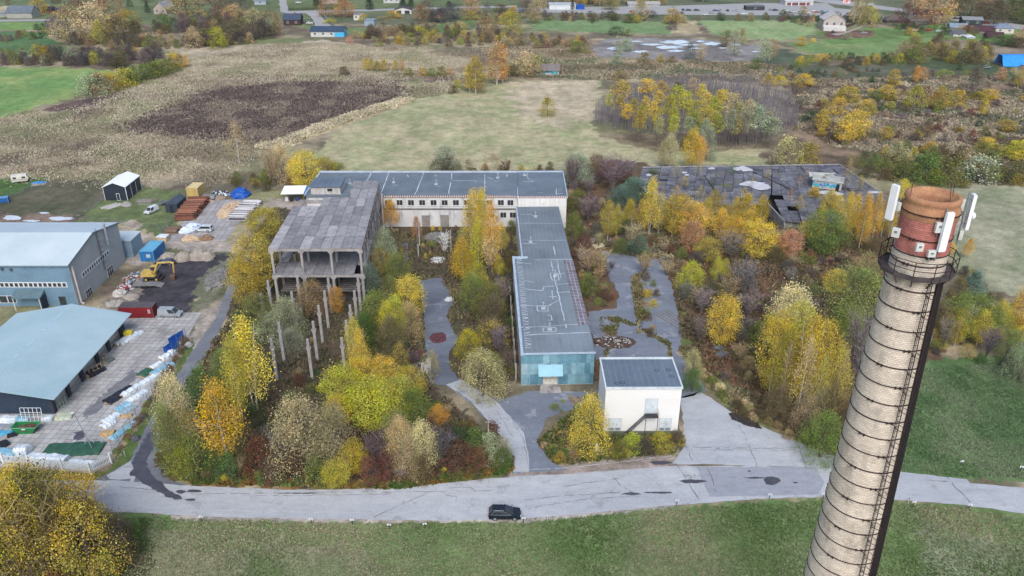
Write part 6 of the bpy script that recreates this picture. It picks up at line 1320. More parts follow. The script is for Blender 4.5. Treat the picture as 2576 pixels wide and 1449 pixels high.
k = mpp(93); MB().box(18*k,42*k,-.12,-.01,.1,11*k).box(42*k+.01,42*k+.12,.1,8.8,.1,12.5*k).build('turquoise_cladding', mat('turquoise_sheet', sc(86,190,236), sc(70,170,216), .8), t)
house('flat_white_house', 'small flat roofed white block house near the yellow garden tree', 902, 51, 24, 8, 13, 3, (224,220,212), (150,146,150), 0, 2, flat=True, lm='the flat white house')
house('grey_shed', 'pale blue grey metal shed standing among bare bushes', 929, 66, 24, 7, 14, 3, (160,176,190), (150,166,180), -6, 0, flat=True, cat='shed', lm='the pale grey shed')
house('garage', 'white garage with two dark doors and low dark gable roof', 1014, 35, 42, 9, 10, 6, (226,224,218), (84,74,80), 0, 0, 2, cat='garage', axis='y', lm='the white double garage')
house('brown_house', 'brown house with dark roof hidden among bare trees', 1100, 46, 30, 8, 9, 9, (176,140,120), (96,80,78), 10, 1, lm='the hidden brown cottage')
house('villa', 'pale villa at the top edge beyond the hedge', 985, 8, 40, 9, 14, 10, (206,204,200), (130,124,124), 0, 3, lm='the pale villa')
house('pink_house', 'pinkish house at the top edge left of the lane', 830, 9, 40, 9, 14, 8, (206,178,166), (150,120,112), 0, 2, lm='the pinkish house')
house('blue_grey_house', 'pale blue grey house at the top edge left of the lane', 655, 12, 28, 9, 10, 8, (176,186,196), (150,160,172), 8, 1, lm='the pale lane house')
house('stone_hut', 'low ruined stone hut with grey plank roof and turquoise spray scribble', 1381, 190, 50, 7, 12, 13, (196,190,184), (132,124,122), -2, 0, cat='hut', lm='the ruined stone hut')
x, y = G(1381, 190); m = MB(); k = mpp(190); rnd = random.Random(2)
for i in range(26):
    a = -22*k+i*1.6*k; m.obox((a, -.04, 1.6+rnd.uniform(-.6,.6)), (rnd.uniform(.5,1.3), .05, rnd.uniform(.3,1.2)), 0, 0, rnd.uniform(-.8,.8))
m.obox((16*k,-.05,1.7),(4.2*.5,.06,2.0),0); g = m.build('graffiti', mat('turquoise_spray', sc(30,140,160), sc(110,190,200), 1.4, .7, .2, .1, lo=.45, hi=.55), bpy.data.objects['stone_hut'])
t = house('gabled_house', 'beige and white house with broad white gable roof beside the field track', 2096, 76, 52, 14, 24, 18, (196,184,176), (206,202,200), -8, 3, axis='y', lm='the broad gabled house')
k = mpp(76); MB().hexa([(-27*k,-4,0),(27*k,-4,0),(27*k,-.1,0),(-27*k,-.1,0),(-27*k,-4,9*k),(27*k,-4,9*k),(27*k,-.1,12*k),(-27*k,-.1,12*k)]).build('porch', mat('white_porch', sc(220,216,210), None, .6), t)
for a in (-27,27): MB().obox((a*k*.93, 7, 25*k),(9*k,15,.3),0,0,R(35 if a > 0 else -35)).build('side_roof', mat('slate_side_roof', sc(92,100,116), None, .6), t)
t = house('white_villa', 'white villa with maroon hipped roof and big grey terrace roof', 2330, 56, 66, 12, 18, 10, (232,232,230), (96,66,76), -12, 3, lm='the maroon roofed villa')
k = mpp(56); MB().hexa([(-45*k,-8,6*k),(16*k,-8,6*k),(16*k,-.1,13*k),(-45*k,-.1,13*k),(-45*k,-8,6.5*k),(16*k,-8,6.5*k),(16*k,-.1,13.6*k),(-45*k,-.1,13.6*k)]).build('terrace_roof', mat('grey_terrace_roof', sc(176,170,168), None, .5), t); MB().box(-43*k,15*k,-7.5,-.2,0,5.8*k).build('terrace', mat('dim_terrace', sc(150,142,138), None, .6), t)
house('brown_barn', 'low brown hipped barn left of the maroon roofed villa', 2260, 58, 60, 11, 6, 12, (110,92,88), (120,104,98), -5, 0, cat='barn', hip=True, lm='the low brown barn')
house('green_house', 'dark green timber house with pale flat gable roof', 2445, 64, 46, 10, 13, 6, (62,72,76), (150,152,156), -14, 2, chim=False, lm='the dark green house')
house('grey_annex_house', 'low house with light blue grey roof before the dark green house', 2412, 74, 40, 9, 4, 9, (150,150,150), (142,158,174), -14, 0, lm='the low grey roofed house')
house('pale_hip_house', 'pale pink house with blue grey pyramid roof near the right edge', 2526, 84, 44, 11, 12, 10, (226,212,206), (134,146,164), -8, 2, hip=True, lm='the pale pyramid roofed house')
house('maroon_shed', 'long shed with maroon roof left of the pale pyramid roofed house', 2468, 84, 60, 9, 6, 11, (150,120,120), (84,56,64), -10, 1, cat='shed', lm='the long maroon shed')
house('maroon_barn', 'low maroon roofed barn in front of the pale pyramid roofed house', 2505, 98, 38, 8, 4, 11, (120,84,84), (80,52,58), -10, 0, cat='barn', lm='the low maroon barn')
house('white_hut', 'small white hut with dark patched roof in the gardens', 2412, 92, 28, 8, 7, 7, (214,204,200), (104,104,108), -4, 1, cat='hut', lm='the small white hut')
house('polytunnel', 'small white rounded greenhouse beside the low maroon barn', 2443, 97, 20, 8, 3, 5, (216,218,218), (224,226,228), -6, 0, cat='greenhouse', hip=True, lm='the white greenhouse')
house('dark_hut', 'small dark hut at the end of the field track', 2225, 58-2, 18, 6, 5, 5, (62,66,84), (58,64,84), 0, 0, cat='hut', lm='the dark track hut')
t = house('filling_station', 'white filling station canopy with red trim at the top edge', 2010, 13, 70, 16, 10, 3, (208,204,204), (226,226,228), 0, 0, flat=True, cat='filling station', lm='the filling station')
k = mpp(13); MB().box(-30*k,26*k,-.3,-.05,.2,6*k).build('shopfront', mat('dark_shopfront', sc(96,76,80), sc(150,60,64), .4), t); m = MB(); [m.box(a*k-.3,a*k+.3,-5,-4.4,0,9*k) for a in (-24,-6,12)]; m.build('pillar', white, t)
house('white_depot', 'long white warehouse wall with blue block behind bare trees', 1415, 24, 66, 14, 11, 2, (226,228,230), (200,206,212), 0, 0, flat=True, cat='depot', lm='the long white depot')
house('blue_depot', 'bright blue box building right of the long white depot', 1460, 24, 20, 10, 8, 2, (36,90,180), (40,96,186), 0, 0, flat=True, cat='depot', lm='the blue box depot')
house('long_hall', 'long pale hall roof behind the parked cars', 1620, 16, 80, 12, 5, 5, (176,176,176), (186,184,182), 0, 0, cat='hall', lm='the long pale hall')
house('dark_yard_house', 'dark building with teal container among the parked cars', 1900, 26, 46, 8, 9, 3, (70,70,74), (110,114,118), 0, 1, flat=True, cat='depot', lm='the dark yard building')
x, y = G(2554, 166); t = T('tarpaulin_tent', 'long bright blue tarpaulin tent at the right edge of the gardens', 'tent', (x,y,0), R(-2)); LM.append(('the blue tarpaulin tent', x, y, 8, 4))
MB().xprism([(-3.2,.3),(0,5.4),(4,5.4),(6.5,.3),(6.4,.2),(4,5.2),(0,5.2),(-3.0,.2)], -8, 12).build('sheet', mat('bright_blue_tarp', sc(30,150,236), sc(24,130,214), .5, .5, .3, .08), t); MB().box(-7.8,11.8,-2,5.4,0,.9).build('base', mat('tent_base', sc(110,100,96), None, 1), t)
# parked cars of the far lots; too small to show parts
def farcar(px, py, label, c, rz, L=4.4, group='cars on the far car park', cat='car', name='parked_car'):
    x, y = G(px, py); m = MB(); H = 1.45 if L < 5 else L*.42
    m.cur = 0; m.xprism([(-.88,.3),(.88,.3),(.88,.8),(.8,.92),(-.8,.92),(-.88,.8)], -L/2, L/2); m.cur = 1; m.hexa([(-L*.4,-.78,.92),(L*.22,-.78,.92),(L*.22,.78,.92),(-L*.4,.78,.92),(-L*.3,-.65,H-.06),(L*.06,-.65,H-.06),(L*.06,.65,H-.06),(-L*.3,.65,H-.06)])
    m.cur = 0; m.hexa([(-L*.3,-.66,H-.06),(L*.06,-.66,H-.06),(L*.06,.66,H-.06),(-L*.3,.66,H-.06),(-L*.29,-.6,H),(L*.05,-.6,H),(L*.05,.6,H),(-L*.29,.6,H)]); m.cur = 2
    for a in (-L*.3, L*.31):
        for s in (-1,1): m.tube((a,s*.7,.32),(a,s*.9,.32),.32,n=8)
    o = m.build(name, [paint('lot_paint_%d_%d_%d' % c, c), glass, black], None, (x,y,0), R(rz)); return tag(o, label, cat, group)
cols = {'white':(226,228,230),'red':(180,40,44),'navy':(50,66,110),'black':(36,38,44),'silver':(170,174,178),'green':(60,130,90),'teal':(60,150,170),'orange':(206,96,50),'blue':(60,110,180)}
lot = [(1590,30,'red'),(1612,31,'white'),(1628,30,'red'),(1642,31,'silver'),(1690,24,'white'),(1718,26,'navy'),(1732,27,'black'),(1752,27,'black'),(1774,38,'white'),(1800,28,'navy'),(1812,28,'silver'),(1830,28,'black'),(1850,28,'silver'),(1938,26,'silver'),(1950,27,'black'),(1975,28,'white'),(1980,32,'silver'),(1995,31,'white'),(2012,33,'white'),(2020,30,'teal'),(2030,33,'white'),(2045,29,'white'),(2052,32,'orange'),(2066,31,'teal'),(2072,34,'black'),(2085,33,'blue'),(2098,35,'black'),(2108,32,'silver'),(2118,36,'white'),(2134,36,'orange'),(2146,34,'teal'),(2152,37,'white'),(2165,42,'white'),(1905,10,'silver'),(1870,36,'white'),(1790,34,'silver')]
seen = {}
for px, py, c in sorted(lot): seen.setdefault(c, []).append((px, py))
od = ['first','second','third','fourth','fifth','sixth','seventh','eighth','ninth','tenth','eleventh','twelfth','thirteenth']
for c, L in seen.items():
    for i, (px, py) in enumerate(L): farcar(px, py, ('%s car on the far car park, %s of the %s ones from the left' % (c, od[i], c)) if len(L) > 1 else 'only %s car on the far car park' % c, cols[c], random.Random(px).choice((0,4,-6,90,86,180)))
farcar(2130, 3, 'pale van at the petrol pumps right of the filling station', cols['white'], 0, 5, None, 'van', 'parked_van')
farcar(779, 60, 'white car parked beside the dark house by the lane', cols['white'], 5, 4.4, None)
farcar(751, 8, 'white car parked by the hedge at the top edge', cols['white'], 5, 4.4, None)
farcar(2095, 82, 'blue grey car on the field track by the broad gabled house', (70,84,110), 60, 4.2, None); farcar(2172, 85, 'pale silver car abandoned on the green field', cols['silver'], 8, 4.2, None)
farcar(2300, 78, 'white van among garden junk before the maroon roofed villa', cols['white'], 5, 4.6, None, 'van', 'parked_van'); farcar(2335, 78, 'red car among garden junk before the maroon roofed villa', cols['red'], 0, 4.2, None); farcar(2362, 80, 'white car beside the clipped garden hedge', cols['white'], 0, 4.4, None)
farcar(2480, 60, 'red car on the road behind the pale pyramid roofed house', cols['red'], 4, 4.2, None); farcar(2404, 48, 'dark car between maroon roofed villa and dark green house', (60,64,76), 0, 4.6, None); farcar(2555+20, 170, 'olive grey car by the blue tarpaulin tent', (140,150,140), 10, 4.2, None)
farcar(2480, 172, 'dusty green car left of the blue tarpaulin tent', (130,142,130), 8, 4.4, None)
def tanker():
    x, y = G(2176, 19); t = T('tanker_truck', 'white tanker lorry standing near the filling station', 'lorry', (x,y,0), R(185)); wm = MC['white_van_paint']
    MB().box(3.4,5.6,-1.2,1.2,.7,3.2).build('cab', wm, t); MB().box(5.6,5.64,-1.05,1.05,1.9,2.9).build('windscreen', glass, t); m = MB().tube((-6,0,2.0),(3,0,2.0),1.15,n=12); m.build('tank', mat('silver_tank', sc(186,190,196), sc(160,166,172), 1, .4, .4), t); MB().box(-6,3.2,-.9,.9,.7,.95).build('chassis', black, t)
    for a in (-5,-4,-3,2.6,4.6):
        for s in (-1,1): MB().tube((a,s*.8,.5),(a,s*1.15,.5),.5,n=10).build('wheel', tyre_m, t)
    x, y = G(2128, 17); t = T('billboard', 'red and white roadside billboard beside the tanker lorry', 'billboard', (x,y,0)); MB().box(-3,3,-.1,.1,2.2,5).build('panel', mat('red_white_panel', sc(220,120,120), sc(226,222,222), .35, .6, .2, .05, lo=.45, hi=.55), t); m = MB(); [m.tube((a,.15,0),(a,.15,2.3),.1,n=6) for a in (-2,2)]; m.build('post', steel, t)
tanker()
def strip(name, label, cat, pts, h, m_, w_=.15):
    t = T(name, label, cat, (0,0,0)); P = [G(*p) for p in pts]; m = MB()
    for a, b in zip(P, P[1:]):
        d = math.dist(a, b); nx, ny = -(b[1]-a[1])/d*w_, (b[0]-a[0])/d*w_; m.prism([(a[0]-nx,a[1]-ny),(b[0]-nx,b[1]-ny),(b[0]+nx,b[1]+ny),(a[0]+nx,a[1]+ny)], 0, h)
    m.build('panel', m_, t); q = MB(); [q.tube((*p,0),(*p,h+.15),.1,n=5) for p in P]; q.build('post', m_, t)
strip('board_fence', 'dark board fence in front of the big bare tree by the lane', 'fence', [(840,43),(890,41),(905,40)], 1.8, mat('dark_boards', sc(86,72,70), None, 1)); strip('garden_fence', 'grey garden fence along the lane beside the yellow hedge', 'fence', [(816,44),(838,66),(842,70)], 1.8, mat('grey_boards', sc(140,146,154), None, 1)); strip('garden_fence', 'brown board fence along the field track near the broad gabled house', 'fence', [(2110,77),(2150,62)], 1.8, MC['dark_boards'])

# ------------------------------------------------------------ trees and shrubs
def leafmat(name, trans=.25, rough=.7, tv=.5):
    k = N(name); oi = k.new('ShaderNodeObjectInfo'); at = k.new('ShaderNodeAttribute'); at.attribute_name = 'leaf'
    sp = k.new('ShaderNodeSeparateColor'); k.l.new(at.outputs['Color'], sp.inputs[0])
    c = oi.outputs['Color']
    hs = k.new('ShaderNodeHueSaturation'); k.l.new(c, hs.inputs['Color']); k.l.new(k.rng(sp.outputs[1], 0, 1, .48, .53), hs.inputs['Hue']); k.l.new(k.rng(sp.outputs[2], 0, 1, 1.08, .82), hs.inputs['Saturation'])
    c1 = k.mix(k.rng(sp.outputs[2], .5, 1, 0, .5), hs.outputs['Color'], sc(104,104,58)); c2 = k.mul(c1, sp.outputs[0]); d = k.new('ShaderNodeBsdfDiffuse'); tr = k.new('ShaderNodeBsdfTranslucent'); mx = k.new('ShaderNodeMixShader'); mx.inputs[0].default_value = trans
    k.l.new(c2, d.inputs[0]); k.l.new(c2, tr.inputs[0]); k.l.new(d.outputs[0], mx.inputs[1]); k.l.new(tr.outputs[0], mx.inputs[2])
    k.n.remove(k.p); k.l.new(mx.outputs[0], k.n['Material Output'].inputs[0]); return k.m
leaf_m = leafmat('autumn_leaves')
bark_w = mat('birch_bark', sc(214,206,198), sc(150,142,136), 1.2, .85, .1, .25, stretch=(1,1,.6)); bark_g = mat('grey_bark', sc(124,114,104), sc(92,84,78), 1.5, .9, .1, .25)
twig_m = leafmat('bare_twigs', .1)
class LB:                                  # leaf cloud
    def __init__(s, seed): s.r = np.random.RandomState(seed); s.V = []; s.C = []
    def cards(s, P, size, tone, up=.35, asp=.7, hue=None, mixv=None):
        n = len(P); r = s.r
        a = r.normal(size=(n,3)); a[:,2] *= .6; a /= np.linalg.norm(a,axis=1)[:,None]+1e-9
        b = np.cross(a, r.normal(size=(n,3)) + np.array([0,0,up])); b /= np.linalg.norm(b,axis=1)[:,None]+1e-9
        sz = size*r.uniform(.55,1.3,(n,1)); a = a*sz; b = b*sz*asp
        q = np.stack([P-a*.5-b*.15, P-b*.5+a*.1, P+a*.55, P+b*.5+a*.05], 1)
        s.V.append(q.reshape(-1,3)); t = np.clip(tone*r.uniform(.86,1.14,n), .25, 1.9)
        hu = r.uniform(0,1) if hue is None else hue; mv = r.uniform(0,1) if mixv is None else mixv; c = np.stack([t, np.clip(hu+r.uniform(-.25,.25,n),0,1), np.clip(mv+r.uniform(-.2,.2,n),0,1), np.ones(n)], 1); s.C.append(np.repeat(c,4,0))
    def mesh(s, name, m):
        V = np.concatenate(s.V); C = np.concatenate(s.C); n = len(V)//4; me = bpy.data.meshes.new(name)
        me.vertices.add(len(V)); me.vertices.foreach_set('co', V.ravel()); me.loops.add(len(V)); me.loops.foreach_set('vertex_index', np.arange(len(V)))
        me.polygons.add(n); me.polygons.foreach_set('loop_start', np.arange(n)*4); me.polygons.foreach_set('loop_total', np.full(n,4)); me.update(calc_edges=True)
        at = me.color_attributes.new('leaf','FLOAT_COLOR','POINT'); at.data.foreach_set('color', C.ravel()); me.materials.append(m); return me
def clumps(r, n, rx, rz0, rz1, shape):
    out = []
    for i in range(n):
        h = r.uniform(0,1); a = r.uniform(0,6.283); q = math.sqrt(r.uniform(.1,1)); R_ = shape(h)*rx
        out.append((R_*q*math.cos(a), R_*q*math.sin(a), rz0+(rz1-rz0)*h, q))
    return out
PROT = {}
def proto_leafy(key, seed, H, Wd, base, shape, ncl, per, lsz, csz, bark, multi=1, droop=0, lean=.0, tr=.12, hollow=.0, trunk_top=.8):
    """H height, Wd crown radius, base: crown start fraction"""
    r = np.random.RandomState(seed); lb = LB(seed); cl = clumps(r, ncl, Wd, H*base, H*.98, shape)
    for (x, y, z, q) in cl:
        s = csz*r.uniform(.55,1.15); n = max(4, int(LN*per*s/csz)); tone = r.uniform(.6,1.32)
        P = r.normal(size=(n,3))*np.array([s*.5, s*.5, s*(.42+droop)]) + np.array([x,y,z-droop*s*.6]); lb.cards(P, lsz*LF, tone)
    crown = lb.mesh(key+'_crown', leaf_m); tm = MB(); rr = random.Random(seed)
    for k in range(multi):
        a = 6.283*k/multi + rr.random(); sp = (.12*H if multi > 1 else 0)*rr.uniform(.5,1.2); bx = math.cos(a)*.15*(multi > 1); by = math.sin(a)*.15*(multi > 1)
        pts = [(bx,by,-.2)]; n = 5
        for i in range(1,n+1):
            f = i/n; pts.append((bx+math.cos(a)*sp*f**1.2+rr.uniform(-.12,.12)*H*.03*i, by+math.sin(a)*sp*f**1.2+rr.uniform(-.12,.12)*H*.03*i, H*trunk_top*f))
        tm.path(pts, tr*(1 if multi == 1 else .7), tr*.2, 6)
        for b in range(7 if multi == 1 else 4):
            f = rr.uniform(base*.8,.95); i = min(n-1,int(f*n)); p = Vector(pts[i]).lerp(Vector(pts[i+1]), f*n-i); aa = rr.uniform(0,6.283); L = Wd*rr.uniform(.5,.9)*shape(min(1,max(0,(f*trunk_top-base)/(1-base)+.05)))
            mid = p + Vector((math.cos(aa)*L*.5, math.sin(aa)*L*.5, L*.35)); tm.path([p, mid, mid+Vector((math.cos(aa)*L*.5, math.sin(aa)*L*.5, L*(.25-droop)))], tr*.35, tr*.08, 4)
    PROT[key] = (crown, tm.mesh(key+'_trunk', bark), H, Wd)
def proto_bare(key, seed, H, Wd, nb, bark, multi=5, leaves=0, lsz=.3):
    r = np.random.RandomState(seed); rr = random.Random(seed); tm = MB(); tips = []
    for k in range(multi):
        a = 6.283*k/multi+rr.uniform(-.4,.4); sp = Wd*rr.uniform(.35,.8); pts = [(0,0,-.2)]
        for i in range(1,6): f = i/5; pts.append((math.cos(a)*sp*f+rr.uniform(-.1,.1), math.sin(a)*sp*f+rr.uniform(-.1,.1), H*rr.uniform(.82,.98)*f**.85))
        tm.path(pts, .11, .03, 5); tips.append(pts)
    tk = tm.mesh(key+'_trunk', bark); V = []; C = []
    for i in range(nb):
        pts = rr.choice(tips); f = rr.uniform(.25,1)*.999; j = min(4,int(f*5)); p = np.array(pts[j])*(1-(f*5-j))+np.array(pts[j+1])*(f*5-j)
        d = r.normal(size=3); d[2] = abs(d[2])*.9+.35; d /= np.linalg.norm(d); L = H*rr.uniform(.12,.34); e = p+d*L+np.array([0,0,-.06*L]); w_ = np.cross(d, r.normal(size=3)); w_ /= np.linalg.norm(w_)+1e-9; w_ *= .028+.006*H*.2
        m_ = (p+e)/2+r.normal(size=3)*L*.08
        V.append([p-w_,p+w_,m_+w_*.8,m_-w_*.8]); V.append([m_-w_*.8,m_+w_*.8,e+w_*.3,e-w_*.3]); t = rr.uniform(.7,1.25); C.append([t,.5,.5,1]); C.append([t*1.05,.5,.5,1])
    lb = LB(seed); lb.V.append(np.array(V).reshape(-1,3)); lb.C.append(np.repeat(np.array(C),4,0))
    if leaves:
        P = np.array([v[2] for v in V])[r.randint(0,len(V),leaves)]+r.normal(size=(leaves,3))*.15; lb.cards(P, lsz, 1.15)
    PROT[key] = (lb.mesh(key+'_crown', twig_m), tk, H, Wd)
round_ = lambda h: math.sqrt(max(0,1-(2*h-1)**2))*.92+.08
egg = lambda h: max(.06, math.sin(math.pi*min(1,(h*.86+.14))**.75))
cone = lambda h: max(.05, (1-h)**.75*min(1,h*5+.45))
dome = lambda h: math.sqrt(max(0.02,1-h**2.2))
slim = lambda h: max(.1, math.sin(math.pi*(h*.82+.12)))
LF, LN = .52, 3.7
for i in range(3):
    proto_leafy('birch%d' % i, 10+i, 10, 2.1, .22, (egg, slim, egg)[i], 150, 15, .30, .85, bark_w, 1 if i < 2 else 2, .35, tr=.13, trunk_top=.96)
    proto_leafy('aspen%d' % i, 20+i, 8, 3.2, .12, round_, 210, 15, .33, .95, bark_g, 1 if i else 3, .0, tr=.15)
    proto_leafy('willow%d' % i, 30+i, 7, 3.6, .04, dome, 230, 15, .30, .95, bark_g, 5, .1, tr=.14, trunk_top=.85)
    proto_leafy('shrub%d' % i, 40+i, 3, 2.0, .0, dome, 90, 15, .26, .62, bark_g, 4, .0, tr=.06, trunk_top=.85)
    proto_leafy('sparse%d' % i, 50+i, 9, 2.6, .2, egg, 95, 9, .28, .9, bark_g if i else bark_w, 1 + i, .1, tr=.13, trunk_top=.96)
    proto_bare('bare%d' % i, 60+i, 7, 3.0, 420, bark_g, 6+i)
    proto_bare('hoar%d' % i, 65+i, 7, 2.8, 300, bark_g, 5, 420, .26)
    proto_leafy('fartree%d' % i, 70+i, 10, 3.6, .06, (round_, dome, egg)[i], 110, 9, .62, 1.4, bark_g, 1, .05, tr=.2)
    proto_leafy('farbush%d' % i, 75+i, 4, 3.0, .0, dome, 70, 9, .55, 1.1, bark_g, 3, .0, tr=.08)
    proto_leafy('farbirch%d' % i, 80+i, 10, 1.9, .14, (egg, slim, egg)[i], 90, 9, .50, 1.0, bark_w, 1, .2, tr=.16, trunk_top=.97)
LF, LN = .6, 2.4
for i in range(3): proto_leafy('grove%d' % i, 100+i, 12, 1.9, .48, (egg, round_, egg)[i], 80, 9, .5, .95, bark_g, 1, .05, tr=.11, trunk_top=.97)
proto_leafy('conifer0', 90, 9, 2.6, .02, cone, 230, 14, .34, .7, bark_g, 1, .05, tr=.14, trunk_top=.98)
PAL = {  # colour word and leaf colour
 'Y':('golden',(228,192,74)),'O':('orange',(228,174,80)),'G':('olive green',(136,142,76)),'L':('lime yellow',(200,190,70)),'K':('dark green',(76,92,60)),'V':('silvery green',(176,178,146)),'T':('tan',(180,158,118)),
 'R':('russet red',(122,80,70)),'M':('mauve grey',(130,118,116)),'D':('dull brown',(122,106,78)),'A':('amber olive',(196,172,76)),'P':('pale straw',(208,190,142)),'B':('blue green',(122,142,126)),'E':('mid green',(98,122,68)),'W':('whitish',(214,212,204)),'C':('copper',(196,154,114)),'U':('muted mauve',(106,94,94))}
KW = {'birch':'birch','aspen':'broadleaf tree','willow':'willow','shrub':'shrub','sparse':'thin leaved tree','bare':'leafless bush','hoar':'half bare bush','fartree':'round tree','farbush':'bush','farbirch':'birch','conifer':'conifer','grove':'slender tree'}
GRP = {'birch':'birches around the old factory','aspen':'broadleaf trees around the old factory','willow':'willows around the old factory','shrub':'shrubs in the undergrowth','sparse':'thin leaved trees','bare':'leafless bushes','hoar':'half bare bushes','fartree':'trees of the far fields and village','farbush':'bushes of the far fields','farbirch':'birches beyond the factory','conifer':'conifers','grove':'slender trees of the alder grove'}
PLANTS = []
def plant(kind, px, pb, pt, wpx, col, vi=None, jit=True):
    if px+wpx/2 < 4 or px-wpx/2 > 2572 or pb < 4: return None
    """px, pb: foot; pt: pixel row of the top; wpx: crown width in pixels"""
    rnd = random.Random(int(px*131+pb*17+wpx)); n = 1 if kind == 'conifer' else 3; v = rnd.randrange(n) if vi is None else vi
    cm_, tm_, H0, W0 = PROT[kind+str(v)]; x, y = G(px, pb); h = max(.4, Zat(y, pt)); w_ = wpx*mpp((pb+pt)/2, h/2)/2
    o = bpy.data.objects.new({'birch':'birch_tree','aspen':'broadleaf_tree','willow':'willow_tree','shrub':'shrub','sparse':'thin_tree','bare':'leafless_bush','hoar':'half_bare_bush','fartree':'round_tree','farbush':'bush','farbirch':'birch_tree','conifer':'conifer_tree','grove':'slender_tree'}[kind], None)
    COL.objects.link(o); o.location = (x,y,0); o.rotation_euler = (0,0,rnd.uniform(0,6.283)); s = w_/(W0*.98)
    o.scale = (s, s, h/H0); o.empty_display_size = .5
    c = np.array(PAL[col][1], float); c = np.clip(c*rnd.uniform(.9,1.1)+np.array([rnd.uniform(-9,9),rnd.uniform(-7,7),rnd.uniform(-7,7)]), 12, 250); lc = (*sc(*c, 1.17), 1)
    for nm, me, cc_ in (('crown', cm_, lc), ('trunk', tm_, (1,1,1,1))):
        q = bpy.data.objects.new(nm, me); COL.objects.link(q); q.parent = o; q.color = cc_
    PLANTS.append((o, kind, PAL[col][0], h, x, y, px)); return o
def plants(kind, rows):
    for r_ in rows: plant(kind, *r_)
def scatter(poly, n, mix, seed, hr, wr=(.8,1.3), mind=.6):
    """n plants inside an outline (surveyed pixels); mix: list of (kind, colours, weight); hr: height range in metres"""
    rnd = random.Random(seed); xs = [p[0] for p in poly]; ys = [p[1] for p in poly]; done = []; tries = 0
    ks = [m_ for m_ in mix for _ in range(m_[2])]
    while len(done) < n and tries < n*40:
        tries += 1; px, py = rnd.uniform(min(xs),max(xs)), rnd.uniform(min(ys),max(ys))
        if not inpoly(np.array([px]), np.array([py]), poly)[0]: continue
        kk = rnd.choice(ks); h = rnd.uniform(*hr)*(kk[3] if len(kk) > 3 else 1); x, y = G(px, py); w_ = h*rnd.uniform(*wr)
        if any(math.hypot(a-x, b-y) < mind*(w_+c)/2 for a, b, c in done): continue
        done.append((x,y,w_)); fz = y*cP-(h/2-CAMH)*sP; k = fz/FPX
        u = (y*sP+(h-CAMH)*cP)/(y*cP-(h-CAMH)*sP); plant(kk[0], px, py, CY-FPX*u, w_/k, rnd.choice(kk[1]))
# ---- planting (foot x, foot y, top y, crown width, colour)
# corner thicket at the lower left
plants('willow', [(130,1430,1190,240,'G'),(235,1470,1270,190,'A'),(40,1500,1185,170,'A'),(60,1470,1290,150,'G'),(300,1420,1295,110,'D'),(-20,1490,1220,120,'V')])
plants('aspen', [(190,1330,1200,150,'Y'),(60,1290,1178,130,'Y'),(235,1380,1270,110,'A')])
plants('birch', [(110,1490,1205,100,'Y'),(20,1470,1240,90,'A')])
plants('bare', [(170,1470,1230,200,'D'),(230,1450,1260,160,'D'),(90,1480,1230,150,'T'),(170,1470,1330,140,'D'),(310,1390,1310,90,'M'),(110,1500,1390,120,'D')])
plants('shrub', [(210,1480,1390,90,'L'),(275,1460,1390,90,'G'),(40,1520,1430,120,'T'),(160,1520,1440,100,'R'),(330,1370,1310,70,'E')])
# thicket between side track and main road
plants('willow', [(454,1115,945,105,'P'),(440,1165,1020,80,'G'),(520,1050,930,105,'E'),(730,860,752,100,'V'),(690,850,790,100,'V'),(735,880,830,70,'V'),(790,800,708,85,'T'),(770,1185,1005,170,'T'),(850,1180,1020,110,'T'),(1010,1175,1052,95,'P'),(1065,1180,1062,90,'P'),(1030,1195,1105,90,'T'),(570,960,880,70,'G'),(560,1040,965,80,'E'),(650,1100,1020,80,'K'),(740,1060,985,70,'E')])
plants('birch', [(577,1180,965,110,'Y'),(645,1040,800,100,'Y'),(612,1060,850,60,'A'),(467,1095,1022,55,'Y'),(898,925,800,60,'A'),(912,965,828,46,'Y'),(980,870,760,50,'L')])
plants('aspen', [(920,1020,905,115,'Y'),(870,1050,925,110,'L'),(930,1075,965,150,'L'),(1000,1070,955,120,'L'),(1045,1090,985,90,'G'),(855,1085,995,70,'Y'),(890,1190,1112,80,'Y'),(848,1225,1160,70,'L'),(1105,1085,1022,55,'O'),(960,980,900,90,'Y'),(1035,1010,925,80,'A'),(1000,1140,1040,90,'G')])
plants('sparse', [(1010,935,860,50,'A'),(1090,960,880,45,'L'),(640,1170,1060,60,'D'),(720,1150,1030,60,'D')])
plants('shrub', [(455,1190,1105,70,'G'),(465,1195,1120,60,'L'),(500,1190,1090,75,'G'),(545,1195,1130,60,'E'),(660,1195,1105,80,'R'),(870,1150,1075,75,'R'),(750,1205,1130,60,'R'),(930,1220,1150,50,'R'),(972,1205,1140,60,'R'),(620,1190,1110,60,'D'),(1130,1105,1060,70,'D'),(1080,1115,1055,60,'R'),(1160,1140,1075,60,'E'),(1200,1155,1080,70,'E'),(1232,1165,1090,60,'V'),(1262,1165,1100,55,'V'),(1150,1175,1112,100,'R'),(1205,1185,1130,80,'R'),(1240,1135,1060,50,'R'),(1100,1150,1090,80,'D'),(800,1215,1150,60,'G'),(1060,1205,1150,70,'D'),(690,1210,1150,60,'D'),(580,1205,1140,60,'E'),(1180,1110,1060,60,'D'),(1265,1180,1130,50,'E')])
plants('bare', [(715,1175,1080,90,'M'),(660,1160,1090,80,'U'),(790,1190,1090,120,'T'),(950,1180,1090,90,'U'),(1030,1190,1090,80,'T'),(1110,1170,1080,90,'U')])
scatter([(400,1190),(430,1090),(580,900),(640,820),(700,960),(1040,880),(1080,980),(1270,1150),(1000,1215),(480,1205)], 60, [('shrub','DGEGRU',4),('bare','MUT',2,1.2)], 1, (1.3,2.8), (.8,1.3), .6)
